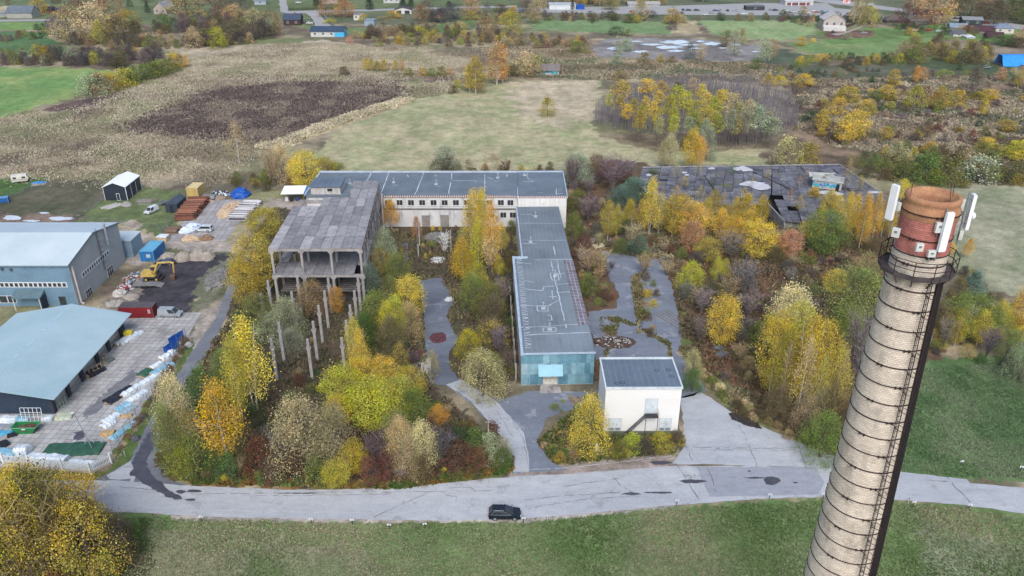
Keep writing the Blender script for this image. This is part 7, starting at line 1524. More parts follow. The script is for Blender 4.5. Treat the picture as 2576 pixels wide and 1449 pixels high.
scatter([(440,1212),(700,1224),(1000,1222),(1280,1184),(1260,1165),(1000,1200),(600,1198),(430,1190)], 36, [('shrub','EGLDR',1)], 2, (.6,1.4), (1,1.7))
# low hedge beside the slab yard, scrub beside the hall
scatter([(466,856),(476,866),(430,935),(385,1015),(340,1085),(300,1145),(288,1140),(330,1078),(376,1005),(424,925)], 30, [('shrub','DUDG',1)], 40, (.6,1.1), (1.2,1.8), .5)
scatter([(1450,640),(1525,640),(1552,700),(1545,772),(1482,775),(1470,700)], 18, [('shrub','DTGR',2),('bare','TMU',2,1.2)], 41, (1.2,2.8))
# both sides of the frame
plants('aspen', [(672,600,525,85,'L'),(650,745,590,105,'A'),(625,770,655,85,'A'),(668,690,600,70,'A'),(962,690,622,50,'O'),(1032,805,697,85,'Y'),(850,790,722,40,'O'),(655,840,740,90,'G'),(610,720,660,60,'G')])
plants('willow', [(972,690,577,72,'V'),(935,745,665,60,'B'),(1002,715,640,85,'G'),(955,850,735,115,'G'),(1032,860,765,80,'T'),(920,880,790,80,'E'),(990,800,700,70,'G'),(612,850,785,60,'E'),(580,920,865,55,'E'),(985,890,800,80,'D')])
plants('birch', [(1000,860,745,60,'L'),(640,600,530,30,'P')])
scatter([(580,900),(620,770),(650,640),(690,580),(690,760),(640,880)], 18, [('shrub','GEKD',3)], 3, (1.6,3))
scatter([(925,780),(950,620),(985,600),(1020,720),(1035,860),(1040,950),(960,960),(910,900)], 24, [('shrub','GKDE',4),('willow','GDL',1,1.7)], 4, (1.6,3.4))
# courtyard
plants('birch', [(985,575,503,45,'O'),(1050,605,545,28,'C'),(1195,625,482,60,'Y'),(1238,690,508,48,'O'),(1204,675,545,40,'L'),(1165,705,598,60,'Y'),(1212,610,478,50,'Y'),(1262,640,560,35,'A'),(1255,700,640,30,'Y')])
plants('sparse', [(1185,640,500,46,'A'),(1222,640,492,46,'A'),(1168,660,560,44,'A')])
plants('hoar', [(1120,650,585,28,'W'),(1232,700,600,55,'T')])
plants('willow', [(1190,770,690,80,'G'),(1230,800,715,95,'G'),(1240,835,745,75,'D'),(1180,905,832,75,'L'),(1215,995,885,120,'P'),(1240,960,890,70,'G'),(1200,740,660,70,'L'),(1175,700,640,60,'A')])
plants('bare', [(1255,900,820,60,'M'),(1265,780,700,50,'M'),(1275,950,880,50,'U'),(1230,870,800,70,'D')])
scatter([(1185,950),(1175,800),(1170,720),(1150,640),(1190,580),(1290,580),(1290,960),(1230,980)], 40, [('shrub','DGKEU',4),('bare','MU',1,1.2),('sparse','AD',1,2)], 5, (1.4,3.2))
scatter([(965,575),(1000,560),(1200,575),(1160,600),(1050,690),(1040,620),(1000,690),(975,640)], 26, [('shrub','DDGA',1)], 6, (.6,1.5))
# behind the long white building
plants('willow', [(1122,442,365,66,'V'),(715,460,365,75,'P'),(1120,440,395,90,'D')])
plants('aspen', [(775,478,380,76,'Y'),(822,470,398,60,'A'),(750,470,400,50,'Y'),(850,455,410,50,'G')])
plants('sparse', [(1240,440,385,48,'C'),(603,412,305,65,'P'),(1180,445,400,45,'D')])
plants('bare', [(690,470,380,70,'T'),(1275,445,400,40,'D')])
scatter([(560,470),(640,440),(700,455),(880,440),(860,470),(700,480),(600,482)], 24, [('shrub','GDLED',3),('willow','GD',1,1.4)], 7, (1.8,3.6))
scatter([(1060,438),(1390,428),(1390,438),(1060,442)], 14, [('shrub','DAGT',1)], 8, (1.5,3))
# between end block and derelict hall
plants('willow', [(1452,470,388,85,'V'),(1595,505,448,85,'B'),(1560,515,468,75,'B'),(1500,452,392,80,'D'),(1640,470,430,60,'K')])
plants('bare', [(1540,480,395,100,'M'),(1575,470,405,70,'M'),(1480,560,492,80,'M'),(1590,640,560,70,'T'),(1480,700,620,70,'T'),(1510,700,630,60,'T'),(1830,660,582,105,'M'),(1870,745,662,95,'M'),(1762,790,725,65,'M'),(1720,760,710,60,'M'),(1990,640,570,70,'T'),(2160,690,650,70,'T'),(1440,480,400,60,'U'),(1620,690,640,60,'T'),(1760,860,800,60,'M')])
plants('shrub', [(1580,478,437,52,'R'),(1450,530,480,60,'G'),(1440,600,540,50,'G'),(1500,600,560,50,'M'),(1470,640,590,50,'R'),(1480,740,690,60,'G'),(1475,720,690,30,'Y'),(1620,480,460,40,'D')])
scatter([(1430,470),(1600,450),(1640,500),(1500,520),(1520,640),(1490,760),(1460,700),(1430,600)], 44, [('shrub','DGERT',4),('bare','MTU',2,1.3)], 9, (1.4,3.4))
# golden row before the derelict hall
plants('birch', [(1528,605,508,42,'A'),(1550,600,515,30,'A'),(1582,575,502,38,'Y'),(1632,592,450,52,'Y'),(1655,590,490,40,'P'),(1612,585,500,34,'A'),(1790,570,478,50,'A'),(1822,575,515,36,'A'),(1808,610,525,45,'Y'),(1872,565,487,48,'Y'),(1912,560,490,38,'A'),(1880,600,530,50,'Y'),(2042,525,470,40,'Y'),(2080,545,478,40,'A'),(2120,605,485,42,'Y'),(2160,625,490,42,'Y'),(2192,605,487,34,'Y'),(2216,595,490,34,'A'),(2140,590,490,44,'Y'),(2235,600,520,28,'A'),(2100,560,490,36,'Y'),(1770,590,500,40,'A'),(1845,560,495,30,'A'),(1690,600,500,50,'A'),(2175,600,500,30,'O'),(2056,600,510,40,'A')])
plants('aspen', [(1702,595,492,92,'Y'),(1742,610,512,78,'O'),(1738,640,560,62,'C'),(1842,625,545,62,'Y'),(1900,650,552,88,'Y'),(1665,570,505,50,'A'),(2066,640,532,108,'G'),(2040,600,555,60,'Y'),(1950,640,590,60,'O'),(1985,650,580,60,'C'),(1780,660,600,70,'A'),(1870,630,560,60,'A')])
plants('willow', [(1580,600,555,70,'K'),(1600,640,590,70,'B'),(1560,640,600,50,'G'),(2110,620,575,70,'G'),(2200,640,600,60,'D')])
# birches rising behind and on the derelict roof
plants('birch', [(1682,425,338,42,'P'),(1735,432,325,50,'Y'),(1755,425,345,40,'O'),(1668,420,350,34,'P')])
plants('willow', [(1775,402,315,50,'V'),(1730,370,340,40,'K')])
for px, pb, pt, w_, c in ((1700,450,400,24,'P'),(1756,445,395,22,'P'),(1840,440,405,22,'E'),(2125,480,398,28,'P'),(1890,470,445,14,'C'),(2010,470,440,16,'C'),(1665,505,470,14,'C'),(1820,520,480,18,'Y'),(1985,510,470,20,'C'),(2070,470,440,30,'T'),(1720,470,440,26,'A'),(1790,470,445,20,'E'),(1930,450,425,18,'A'),(2030,455,425,22,'P'),(2160,480,440,24,'A'),(2090,520,480,34,'Y'),(2010,530,490,30,'A'),(2180,520,480,30,'P'),(1700,500,465,26,'Y'),(1760,505,465,24,'A'),(1870,505,470,24,'Y'),(2050,500,475,20,'E')):
    o = plant('sparse', px, pb, pt, w_, c); x, y = G(px, pb, 4.2); o.location = (x, y, 3.9); o['roof'] = 1
# scrub east of the hall
plants('aspen', [(1812,872,745,84,'Y'),(1935,985,785,95,'Y'),(2140,835,682,150,'G'),(2095,740,680,60,'Y'),(2045,985,810,105,'Y'),(1985,960,760,90,'A'),(2120,900,770,90,'G')])
plants('willow', [(1975,900,722,140,'P'),(2062,1150,1042,120,'G'),(2000,1000,850,120,'A'),(1735,730,662,75,'L'),(2170,720,640,90,'T'),(1925,900,800,90,'G'),(2100,1100,1010,90,'D'),(1950,1060,970,80,'D'),(2020,1090,1000,80,'T'),(1740,950,880,50,'P'),(1740,985,930,55,'E')])
plants('birch', [(1800,715,645,36,'L'),(1820,705,650,28,'L'),(2010,1040,800,80,'Y'),(1960,1020,820,70,'A'),(2085,1060,880,60,'A')])
plants('bare', [(2130,970,790,75,'M'),(2150,990,830,60,'M'),(2080,1100,960,70,'D'),(2050,1090,970,60,'T'),(1880,800,740,70,'M'),(1830,760,700,70,'T')])
scatter([(1620,650),(1850,640),(2240,650),(2220,800),(2150,1000),(2120,1130),(1990,1080),(1860,1000),(1760,880),(1720,760)], 110, [('shrub','DGUURD',4),('bare','MTUM',4,1.3),('willow','DGT',1,1.4)], 10, (1.2,3.0), (.8,1.4), .6)
scatter([(1500,620),(1640,600),(1960,640),(2230,620),(2230,650),(1850,650),(1640,640)], 26, [('shrub','RDCG',3),('bare','MT',1,1.3)], 11, (1,2.4))
scatter([(1620,680),(1650,720),(1655,780),(1640,860),(1620,790),(1605,700)], 16, [('shrub','DAGT',1)], 12, (.7,2.2))
scatter([(1730,900),(1800,960),(1900,1040),(2000,1090),(2120,1140),(2080,1150),(1960,1090),(1860,1040),(1780,980)], 34, [('shrub','TDPG',1)], 13, (.7,1.6), (1,1.6))
plants('willow', [(1480,1135,1000,105,'Y')])
scatter([(1360,1120),(1440,1050),(1500,1130),(1720,1100),(1710,1130),(1560,1150),(1400,1165)], 30, [('shrub','GEDAT',1)], 14, (.7,1.6), (1,1.6))
plants('shrub', [(1590,1135,1095,60,'L'),(1660,1130,1090,60,'A'),(1560,1150,1110,50,'G'),(1700,1120,1085,40,'D'),(1620,1140,1105,50,'U')])
scatter([(1450,985),(1520,980),(1510,1000),(1450,1030),(1420,1040),(1390,1030),(1430,1000)], 12, [('shrub','GTD',1)], 15, (.5,1.1), (1,1.8))
for q in ((1960,1035,860,46,'T'),(2000,1065,840,56,'P'),(2042,1075,885,50,'A'),(2092,1065,875,50,'T'),(1930,1010,850,44,'A')): plant('sparse', *q, 0)
# right of the chimney
plants('conifer', [(2442,745,680,70,'B')])
plants('aspen', [(2435,850,745,135,'G'),(2400,850,778,65,'Y'),(2562,835,722,65,'O'),(2385,640,610,30,'Y')])
plants('birch', [(2455,870,782,52,'Y'),(2265,505,450,40,'Y'),(2290,500,465,34,'A'),(2430,650,600,26,'Y'),(2400,870,800,50,'A')])
plants('willow', [(2560,960,862,85,'V'),(2500,850,760,80,'A'),(2350,840,760,60,'D'),(2530,900,830,70,'G'),(2400,780,700,60,'D')])
plants('bare', [(2370,880,800,50,'M'),(2480,900,830,60,'M')])
scatter([(2330,900),(2360,780),(2420,690),(2576,760),(2576,960),(2480,920),(2400,900)], 40, [('shrub','GDAUE',4),('sparse','YA',1,2)], 16, (1.2,3))
# shrub belt and heath beyond the derelict hall
plants('farbush', [(2322,462,392,90,'E'),(2385,462,398,80,'G'),(2270,455,405,60,'G'),(2240,420,395,60,'D'),(2460,450,400,110,'V'),(2540,455,412,90,'D'),(2030,415,362,66,'A'),(1975,420,350,80,'P'),(2430,420,380,70,'T')])
scatter([(2120,415),(2250,380),(2420,390),(2640,380),(2660,470),(2420,462),(2280,465),(2180,450)], 60, [('farbush','DGEKUTA',4),('fartree','AG',1,1.3)], 17, (2.2,4.4), (.9,1.5))
plants('fartree', [(2130,260,215,60,'A'),(2300,270,215,60,'A'),(2355,270,232,50,'A'),(2400,270,225,55,'A'),(2105,290,245,50,'Y'),(2230,250,215,50,'Y'),(2440,245,170,58,'M'),(2200,255,228,40,'G'),(2050,310,280,70,'K'),(2560,400,355,80,'L'),(2480,375,345,50,'Y'),(2620,400,340,80,'L'),(2250,420,360,60,'P'),(1960,215,190,40,'Y'),(2020,215,185,50,'Y')])
plants('farbirch', [(2120,362,290,55,'Y'),(2145,355,275,55,'Y'),(2165,345,280,40,'A'),(2065,330,275,36,'Y'),(2245,215,175,32,'Y'),(2302,208,165,20,'O'),(2320,205,168,24,'C'),(2470,295,240,24,'A'),(2620,225,175,30,'A'),(2560,220,178,28,'A'),(2515,205,170,28,'C'),(2190,290,260,26,'L'),(2240,275,255,22,'L'),(1930,218,185,30,'Y')])
scatter([(1960,240),(2240,200),(2600,200),(2700,420),(2300,400),(2080,360),(2000,330)], 170, [('farbush','DGKTRMUUD',6),('fartree','AYGM',1,1.3),('farbirch','YA',1,1.8)], 18, (1.2,3.2), (.9,1.8))
scatter([(1940,165),(2240,170),(2520,160),(2700,200),(2300,215),(1960,205)], 60, [('farbush','DGKTU',1)], 19, (1.2,3), (.9,1.8))
scatter([(2010,150),(2140,145),(2320,150),(2330,165),(2140,170),(2010,165)], 34, [('farbush','DKGA',1)], 20, (2.5,4.5), (.9,1.6))
scatter([(2255,145),(2300,118),(2400,120),(2440,130),(2500,150),(2480,165),(2300,160)], 36, [('farbush','DGADT',1)], 21, (5,8.5), (.9,1.4), .5)
# alder grove
for i, (px, pb, pt, w_, c) in enumerate([(1560,245,200,70,'A'),(1625,240,198,60,'Y'),(1660,238,205,50,'Y'),(1555,280,240,50,'A'),(1590,285,245,42,'A'),(1575,300,262,46,'Y'),(1655,262,230,46,'Y'),(1700,262,215,60,'L'),(1720,280,228,55,'L'),(1680,292,240,58,'L'),(1640,300,255,46,'Y'),(1610,310,262,44,'A'),(1605,325,275,50,'A'),(1650,325,272,40,'L'),(1690,320,268,44,'L'),(1740,300,250,54,'L'),(1770,290,232,52,'Y'),(1790,300,240,52,'L'),(1740,330,280,52,'L'),(1775,325,270,52,'L'),(1760,250,212,40,'Y'),(1800,280,225,50,'A'),(1830,300,232,56,'P'),(1850,310,250,60,'P'),(1880,320,255,60,'V'),(1900,335,262,62,'V'),(1865,335,280,50,'V'),(1830,330,275,50,'V'),(1728,340,292,40,'V'),(1690,335,290,36,'L'),(1655,345,295,34,'P'),(1530,270,235,24,'L'),(1620,280,240,40,'Y'),(1770,350,300,40,'V'),(1800,340,285,46,'L'),(1850,362,298,30,'Y'),(1935,365,295,60,'V'),(1925,330,280,50,'V'),(1700,240,205,40,'D'),(1740,232,195,36,'P'),(1815,262,225,40,'Y'),(1740,360,310,36,'V'),(1880,290,248,50,'P'),(1840,355,300,40,'V')]):
    plant('grove', px, min(pb+(pb-pt)*.75, 372), pt, w_*.7, c)
def grove():
    m = []; r = np.random.RandomState(4); poly = [G(*p) for p in [(1493,320),(1500,285),(1560,250),(1640,225),(1760,215),(1900,225),(1990,260),(2010,330),(1960,350),(1860,372),(1760,366),(1680,345),(1600,338)]]
    xs = [p[0] for p in poly]; ys = [p[1] for p in poly]; V = []; F = []; C = []
    n = 0; mb = MB()
    while n < 2000:
        x, y = r.uniform(min(xs),max(xs)), r.uniform(min(ys),max(ys))
        if not inpoly(np.array([x]), np.array([y]), poly)[0]: continue
        h = r.uniform(5.8,8.4); dx, dy = r.uniform(-.5,.5,2); o = len(mb.v); mb.tube((x,y,-.1),(x+dx,y+dy,h),.11,.03,n=3,cap=False); n += 1
        for k in range(7):
            f = r.uniform(.45,.98); a = r.uniform(0,6.28); L = r.uniform(.5,1.3); b = Vector((x+dx*f,y+dy*f,h*f)); e = b+Vector((math.cos(a)*L,math.sin(a)*L,L*1.1)); q = Vector((-math.sin(a),math.cos(a),0))*.06
            mb.add([b-q,b+q,e], [(0,1,2)])
    o = mb.build('alder_grove', mat('mauve_alder_bark', sc(150,142,148), sc(118,110,116), .3, .9, .1, .15, stretch=(1,1,.2))); tag(o, 'mass of leafless mauve grey alder stems between the golden crowns', 'grove', None, 'stuff')
grove()
# meadow trees
plants('farbirch', [(1197,236,140,52,'A'),(1182,232,160,34,'A'),(1250,213,106,52,'C'),(1265,210,112,34,'O'),(922,178,146,22,'Y'),(935,178,147,22,'Y'),(950,180,152,18,'A'),(968,180,147,22,'Y'),(995,178,149,16,'Y'),(1012,178,150,14,'O'),(470,168,136,18,'O'),(1215,100,35,26,'T'),(1232,98,32,24,'T'),(1248,96,34,24,'T'),(1203,100,60,14,'M')])
plants('fartree', [(1377,293,244,44,'A'),(1325,192,134,64,'P'),(1345,192,150,50,'T'),(1310,190,150,40,'V'),(1288,92,24,50,'A'),(1275,60,30,50,'A')])
plants('farbush', [(865,188,168,26,'D'),(1150,222,202,26,'A'),(1140,235,215,24,'D'),(1030,190,172,30,'G'),(1065,190,170,26,'A'),(1085,192,172,28,'G'),(1110,190,168,30,'G'),(1130,190,172,26,'T'),(1290,192,165,40,'D'),(1350,170,140,36,'G'),(1550,162,140,34,'V'),(1455,132,105,50,'G'),(1560,200,176,40,'T'),(1620,160,132,40,'T'),(1660,158,138,26,'A'),(1690,158,142,26,'D'),(1200,205,190,30,'G'),(1900,175,150,30,'G')])
plants('fartree', [(1550,88,66,42,'K'),(1580,90,72,26,'G'),(1555,128,92,30,'V'),(1575,128,95,40,'V'),(1558,138,108,18,'V'),(1735,150,108,28,'B'),(1762,152,114,28,'P'),(1690,75,50,26,'U'),(1845,140,78,36,'V'),(1825,118,78,36,'D'),(1865,112,72,30,'T'),(1918,155,96,44,'V'),(1938,150,100,34,'T'),(1575,55,42,14,'C'),(1490,58,44,14,'K')])
# hedge of the green field and far left groves
plants('farbush', [(232, 240, 191, 73, 'V'), (252, 236, 187, 62, 'T'), (275, 230, 185, 59, 'A'), (300, 222, 181, 52, 'A'), (322, 215, 175, 50, 'A'), (345, 208, 169, 55, 'G'), (368, 200, 163, 50, 'G'), (390, 194, 157, 50, 'G'), (408, 188, 153, 50, 'G'), (425, 180, 147, 52, 'G'), (440, 172, 135, 43, 'A'), (455, 168, 137, 29, 'T'), (262, 234, 193, 50, 'V'), (335, 212, 176, 44, 'G'), (400, 192, 158, 46, 'G')])
plants('fartree', [(60,158,128,46,'V'),(100,150,110,36,'A'),(120,150,114,34,'A'),(190,160,116,44,'V'),(290,152,104,38,'T'),(340,142,118,28,'A'),(240,162,130,26,'L'),(10,160,130,30,'T'),(300,170,142,50,'D')])
scatter([(-60,150),(400,140),(410,162),(300,168),(-60,165)], 80, [('farbush','UMUUG',5),('fartree','MDV',1)], 22, (4.5,7), (.7,1.1), .3)
plants('fartree', [(180,108,16,82,'T'),(245,106,12,96,'P'),(300,110,40,80,'D'),(345,100,50,70,'D'),(150,100,40,50,'M'),(270,70,-10,70,'C'),(210,60,-20,60,'R'),(330,85,22,60,'A'),(440,70,34,34,'V'),(460,60,28,30,'C'),(520,70,34,30,'A'),(545,68,34,34,'A'),(490,120,68,50,'P'),(520,112,70,46,'G'),(550,120,66,44,'L'),(600,100,48,80,'D'),(640,92,20,60,'P'),(680,88,22,56,'T'),(700,90,30,30,'T'),(660,96,50,60,'U'),(100,36,-8,40,'A'),(100,34,-2,30,'T'),(470,40,-30,90,'T'),(560,40,-30,70,'R'),(610,50,-20,60,'U'),(590,60,14,60,'C')])
plants('farbirch', [(165,105,68,16,'L'),(210,102,64,16,'C'),(255,110,50,36,'L'),(285,106,42,28,'Y'),(335,98,48,14,'A'),(355,96,54,16,'T'),(405,100,74,20,'C'),(310,60,-20,24,'T'),(120,34,6,10,'A'),(140,44,28,16,'O')])
plants('conifer', [(372,32,4,18,'K'),(1440,24,-4,14,'K'),(435,34,14,14,'K')])
scatter([(0,95),(130,60),(150,78),(100,100),(0,105)], 16, [('farbush','KUGD',1)], 23, (3,5), (.9,1.5))
scatter([(150,112),(330,112),(500,105),(620,95),(640,110),(460,125),(300,120)], 70, [('farbush','DUTGU',3),('fartree','DU',1,1.3)], 24, (3,6.5), (.8,1.3), .4)
scatter([(380,70),(600,66),(700,80),(690,95),(560,92),(400,85)], 54, [('farbush','DUEG',2),('fartree','DUTM',2,1.2)], 25, (5,9), (.7,1.1), .4)
# bushes between meadow and village
scatter([(880,95),(960,80),(1180,90),(1420,98),(1500,110),(1400,125),(1140,118),(950,112)], 100, [('farbush','DATGUDT',4),('fartree','AT',1)], 26, (2.5,5.5), (.9,1.5), .45)
scatter([(900,82),(1180,78),(1190,92),(930,96)], 20, [('farbush','DTU',2),('fartree','UTD',1,1.2)], 27, (4,7), (.7,1.2))
plants('fartree', [(820,42,-10,40,'C'),(870,42,0,56,'C'),(990,46,26,40,'Y'),(915,52,34,26,'Y'),(1070,46,4,54,'U'),(1060,52,10,44,'C'),(1090,55,32,26,'K'),(1185,34,-8,56,'C'),(1060,70,55,40,'D'),(1110,55,18,60,'U'),(1140,48,10,50,'U'),(860,30,-10,40,'A'),(1225,40,6,20,'M'),(1260,30,10,40,'R'),(960,50,40,26,'T'),(1325,30,0,50,'M'),(1290,36,14,24,'O'),(1260,44,30,26,'R'),(1220,60,42,30,'R'),(1185,50,28,40,'A'),(1330,44,24,40,'T')])
plants('conifer', [(795,16,-12,18,'K'),(805,16,-12,18,'K'),(1015,24,-4,30,'K'),(930,24,-12,26,'K'),(1035,22,-6,26,'K'),(1130,24,2,34,'E')])
plants('farbush', [(830,58,48,36,'L'),(1010,88,62,40,'D'),(985,90,66,30,'T'),(1055,92,68,46,'A'),(1090,100,76,40,'A'),(1030,105,84,30,'G'),(1160,72,56,40,'T'),(880,108,92,18,'C'),(1210,90,70,44,'G'),(1170,96,78,30,'A'),(955,116,104,26,'G')])
for i in range(26): plant('farbush', 728+i*5, 26-.18*i, 20.5-.18*i, 6, 'K')
# tree belt by the far car park
scatter([(1330,42),(1700,42),(1960,46),(2160,50),(2160,58),(1700,54),(1340,54)], 78, [('farbush','DKGUDT',3),('fartree','DGUK',2,1.1)], 28, (2.6,4.6), (.9,1.5), .45)
scatter([(1300,2),(1700,-8),(1900,-14),(1900,2),(1700,12),(1320,24)], 70, [('fartree','YATCT',3),('farbirch','YPA',2,1.2)], 29, (8,14), (.5,.8), .4)
plants('fartree', [(1350,36,2,40,'T'),(1345,58,30,40,'T'),(1535,24,-6,44,'T'),(1610,52,-4,44,'P'),(1690,60,18,40,'A'),(1700,58,35,60,'P'),(1580,58,38,32,'E'),(1600,58,40,26,'L'),(1545,50,34,26,'D'),(2020,36,14,24,'A'),(1970,34,24,20,'G'),(2160,56,18,50,'A'),(2180,58,14,60,'A'),(2150,60,-14,34,'P'),(2172,60,-16,30,'T'),(2275,66,10,56,'R'),(2340,60,-20,96,'C'),(2300,40,-24,60,'T'),(2460,56,8,50,'D'),(2500,60,0,70,'D'),(2440,40,-10,90,'D'),(2540,50,-10,80,'E'),(2576,60,20,60,'G'),(2580,110,60,60,'C'),(2480,46,10,40,'U'),(2370,46,20,60,'A'),(2420,80,62,24,'O'),(2440,82,66,30,'C'),(2290,88,70,30,'A'),(2130,100,82,26,'V'),(2015,115,92,28,'Y'),(2045,106,96,16,'Y'),(2530,114,90,80,'E'),(2560,118,95,60,'D')])
scatter([(1360,-2),(1700,-14),(2000,-20),(2060,-30),(1600,-30),(1300,-20),(700,-25),(700,-10),(1200,0)], 60, [('fartree','DTUCAYG',1)], 30, (7,13), (.6,1))
scatter([(2200,-20),(2600,-10),(2650,40),(2560,45),(2400,20),(2240,-5)], 46, [('fartree','DGDTEC',1)], 31, (7,13), (.7,1.1), .5)
scatter([(2230,62),(2400,74),(2600,104),(2600,120),(2500,110),(2380,92),(2270,82)], 30, [('farbush','EDKG',1)], 32, (2,4), (.9,1.5))
scatter([(-80,-10),(700,-20),(700,10),(600,20),(430,20),(100,10),(-80,20)], 46, [('fartree','DCUTGR',2),('farbush','EKD',1,.5)], 33, (8,13), (.6,1))
scatter([(1900,55),(2160,60),(2220,75),(2060,70)], 12, [('farbush','DTG',1)], 34, (2,4))

# ------------------------------------------------------------ wild grass, weeds and fallen leaves, too many to count
NOGRASS = [[(1120,970),(1082,965),(1070,860),(1055,706),(1112,698),(1140,760),(1124,800),(1156,858),(1130,885),(1134,930),(1162,956)],[(1510,630),(1560,638),(1605,648),(1660,652),(1690,720),(1716,850),(1700,888),(1776,985),(1712,1002),(1690,905),(1500,905),(1478,785),(1556,740)],[(1295,560),(1440,540),(1510,980),(1295,975)],[(670,500),(960,470),(920,770),(690,770)]]
def tufts(name, label, poly, n, hr, cols, seed, wd=.5, blades=3, clump=8, cat='grass', thr=.42, soft=0):
    r = np.random.RandomState(seed); wp = [G(*p) for p in poly]; xs = [p[0] for p in wp]; ys = [p[1] for p in wp]; P = np.zeros((0,2))
    while len(P) < n:
        q = np.stack([r.uniform(min(xs),max(xs),n*2), r.uniform(min(ys),max(ys),n*2)],1); keep = inpoly(q[:,0],q[:,1],wp) & ~np.any([inpoly(q[:,0],q[:,1],[G(*p) for p in z]) for z in NOGRASS],axis=0) & (vn(q[:,0],q[:,1],clump,seed) + r.uniform(-.3,.3,len(q)) > thr); P = np.concatenate([P, q[keep]])
    P = P[:n] + r.normal(size=(n,2))*soft; P = np.repeat(P, blades, 0); k = len(P); h = r.uniform(hr[0],hr[1],k)*(.6+.8*vn(P[:,0],P[:,1],clump*.7,seed+1)); a = r.uniform(0,6.283,k); w_ = wd*r.uniform(.5,1.2,k)*.5
    P = P + r.normal(size=P.shape)*wd*.4; dx, dy = np.cos(a)*w_, np.sin(a)*w_; lx, ly = r.normal(size=k)*h*.35, r.normal(size=k)*h*.35
    Vv = np.stack([np.stack([P[:,0]-dx,P[:,1]-dy,np.zeros(k)],1), np.stack([P[:,0]+dx,P[:,1]+dy,np.zeros(k)],1), np.stack([P[:,0]+dx*.8+lx,P[:,1]+dy*.8+ly,h],1), np.stack([P[:,0]-dx*.8+lx,P[:,1]-dy*.8+ly,h*r.uniform(.7,1,k)],1)],1).reshape(-1,3)
    ci = np.clip(np.floor((vn(P[:,0],P[:,1],clump*1.6,seed+2)*1.5-.25+r.uniform(-.22,.22,k))*len(cols)),0,len(cols)-1).astype(int); C = np.array([sc(*c) for c in cols])[ci]*r.uniform(.75,1.25,(k,1))
    me = bpy.data.meshes.new(name); me.vertices.add(len(Vv)); me.vertices.foreach_set('co', Vv.ravel()); me.loops.add(len(Vv)); me.loops.foreach_set('vertex_index', np.arange(len(Vv)))
    me.polygons.add(k); me.polygons.foreach_set('loop_start', np.arange(k)*4); me.polygons.foreach_set('loop_total', np.full(k,4)); me.update(calc_edges=True)
    at = me.color_attributes.new('leaf','FLOAT_COLOR','POINT'); at.data.foreach_set('color', np.repeat(np.concatenate([C,np.ones((k,1))],1),4,0).ravel()); me.materials.append(grass_m)
    o = bpy.data.objects.new(name, me); COL.objects.link(o); tag(o, label, cat, None, 'stuff')
k = N('wild_grass'); at = k.new('ShaderNodeAttribute'); at.attribute_name = 'leaf'; grass_m = k.done(at.outputs['Color'], .95, .05)
tufts('dry_grass', 'tall dry straw and brown weeds covering the wide meadow', [(-60,455),(-60,320),(220,240),(480,150),(700,110),(1200,125),(1180,225),(1000,250),(640,375),(560,460),(300,465)], 70000, (.15,.5), [(154,142,122),(172,160,138),(188,176,154),(198,186,162),(164,160,130)], 1, .36, 3, 9, soft=3)
tufts('dark_weeds', 'dense purple brown weed stalks in the middle of the meadow', [(325,325),(560,226),(760,206),(1000,225),(990,250),(860,290),(700,352),(600,345),(470,335)], 24000, (.4,1.0), [(112,98,94),(128,114,108),(100,88,86),(146,132,120)], 2, .5, 3, 6, 'weeds', soft=4)
tufts('straw_strip', 'bright straw coloured reeds along the edge of the mown field', [(640,372),(830,305),(1010,247),(1050,250),(870,310),(700,378)], 5000, (.5,1.2), [(220,208,178),(206,194,164),(190,178,150)], 3, .5, 3, 4, 'reeds')
tufts('heath_weeds', 'brown and straw weeds of the heath beyond the derelict hall', [(1990,200),(2500,190),(2700,300),(2650,440),(2330,400),(2100,370),(2000,320)], 28000, (.2,.7), [(114,102,90),(142,128,110),(170,155,132),(184,170,146),(120,120,98)], 4, .6, 3, 7, 'weeds')
tufts('marsh_weeds', 'reed and weed belt between meadow and ponds', [(1200,120),(1480,100),(1500,145),(1900,158),(2000,170),(1990,200),(1500,200),(1290,195)], 16000, (.2,.7), [(128,120,98),(154,140,118),(178,162,138),(124,128,100)], 5, .7, 3, 9, 'weeds')
tufts('undergrowth', 'low brambles and fallen leaves under the thickets', [(390,1200),(400,1060),(470,960),(580,800),(690,540),(960,580),(1300,580),(1300,950),(1080,960),(1290,1150),(1280,1180),(1000,1225),(480,1212)], 14000, (.2,.7), [(92,88,70),(106,96,78),(116,98,82),(100,104,76),(134,122,90)], 6, .4, 3, 3, 'undergrowth')
tufts('brushwood', 'low brown and green brushwood in the scrub east of the hall', [(1440,480),(1620,560),(2240,600),(2340,850),(2120,1140),(1850,1040),(1720,890),(1700,700),(1500,620)], 18000, (.2,.7), [(104,94,74),(120,100,80),(132,100,80),(102,108,76),(150,138,108)], 7, .5, 3, 3, 'undergrowth')
tufts('lawn_grass', 'uneven green and pale grass of the meadow below the road', [(-60,1330),(340,1300),(800,1316),(1310,1316),(1700,1280),(2100,1258),(2420,1276),(2700,1330),(2700,1560),(-60,1560)], 60000, (.05,.16), [(94,118,70),(110,130,82),(126,138,98),(148,148,118),(158,152,122)], 8, .2, 3, 7, thr=-1)
tufts('lawn_grass', 'darker green grass of the lawn right of the chimney', [(2300,930),(2600,900),(2660,1200),(2430,1202),(2270,1184)], 14000, (.05,.18), [(92,116,80),(104,124,88),(116,132,100),(128,138,110)], 9, .22, 3, 3, thr=-1)
tufts('verge_grass', 'rank green and straw grass on the verges', [(480,1216),(1000,1230),(1290,1188),(1285,1170),(1000,1215),(480,1204)], 3000, (.15,.5), [(86,106,54),(120,108,60),(150,110,62),(104,120,64)], 10, .4, 3, 2)
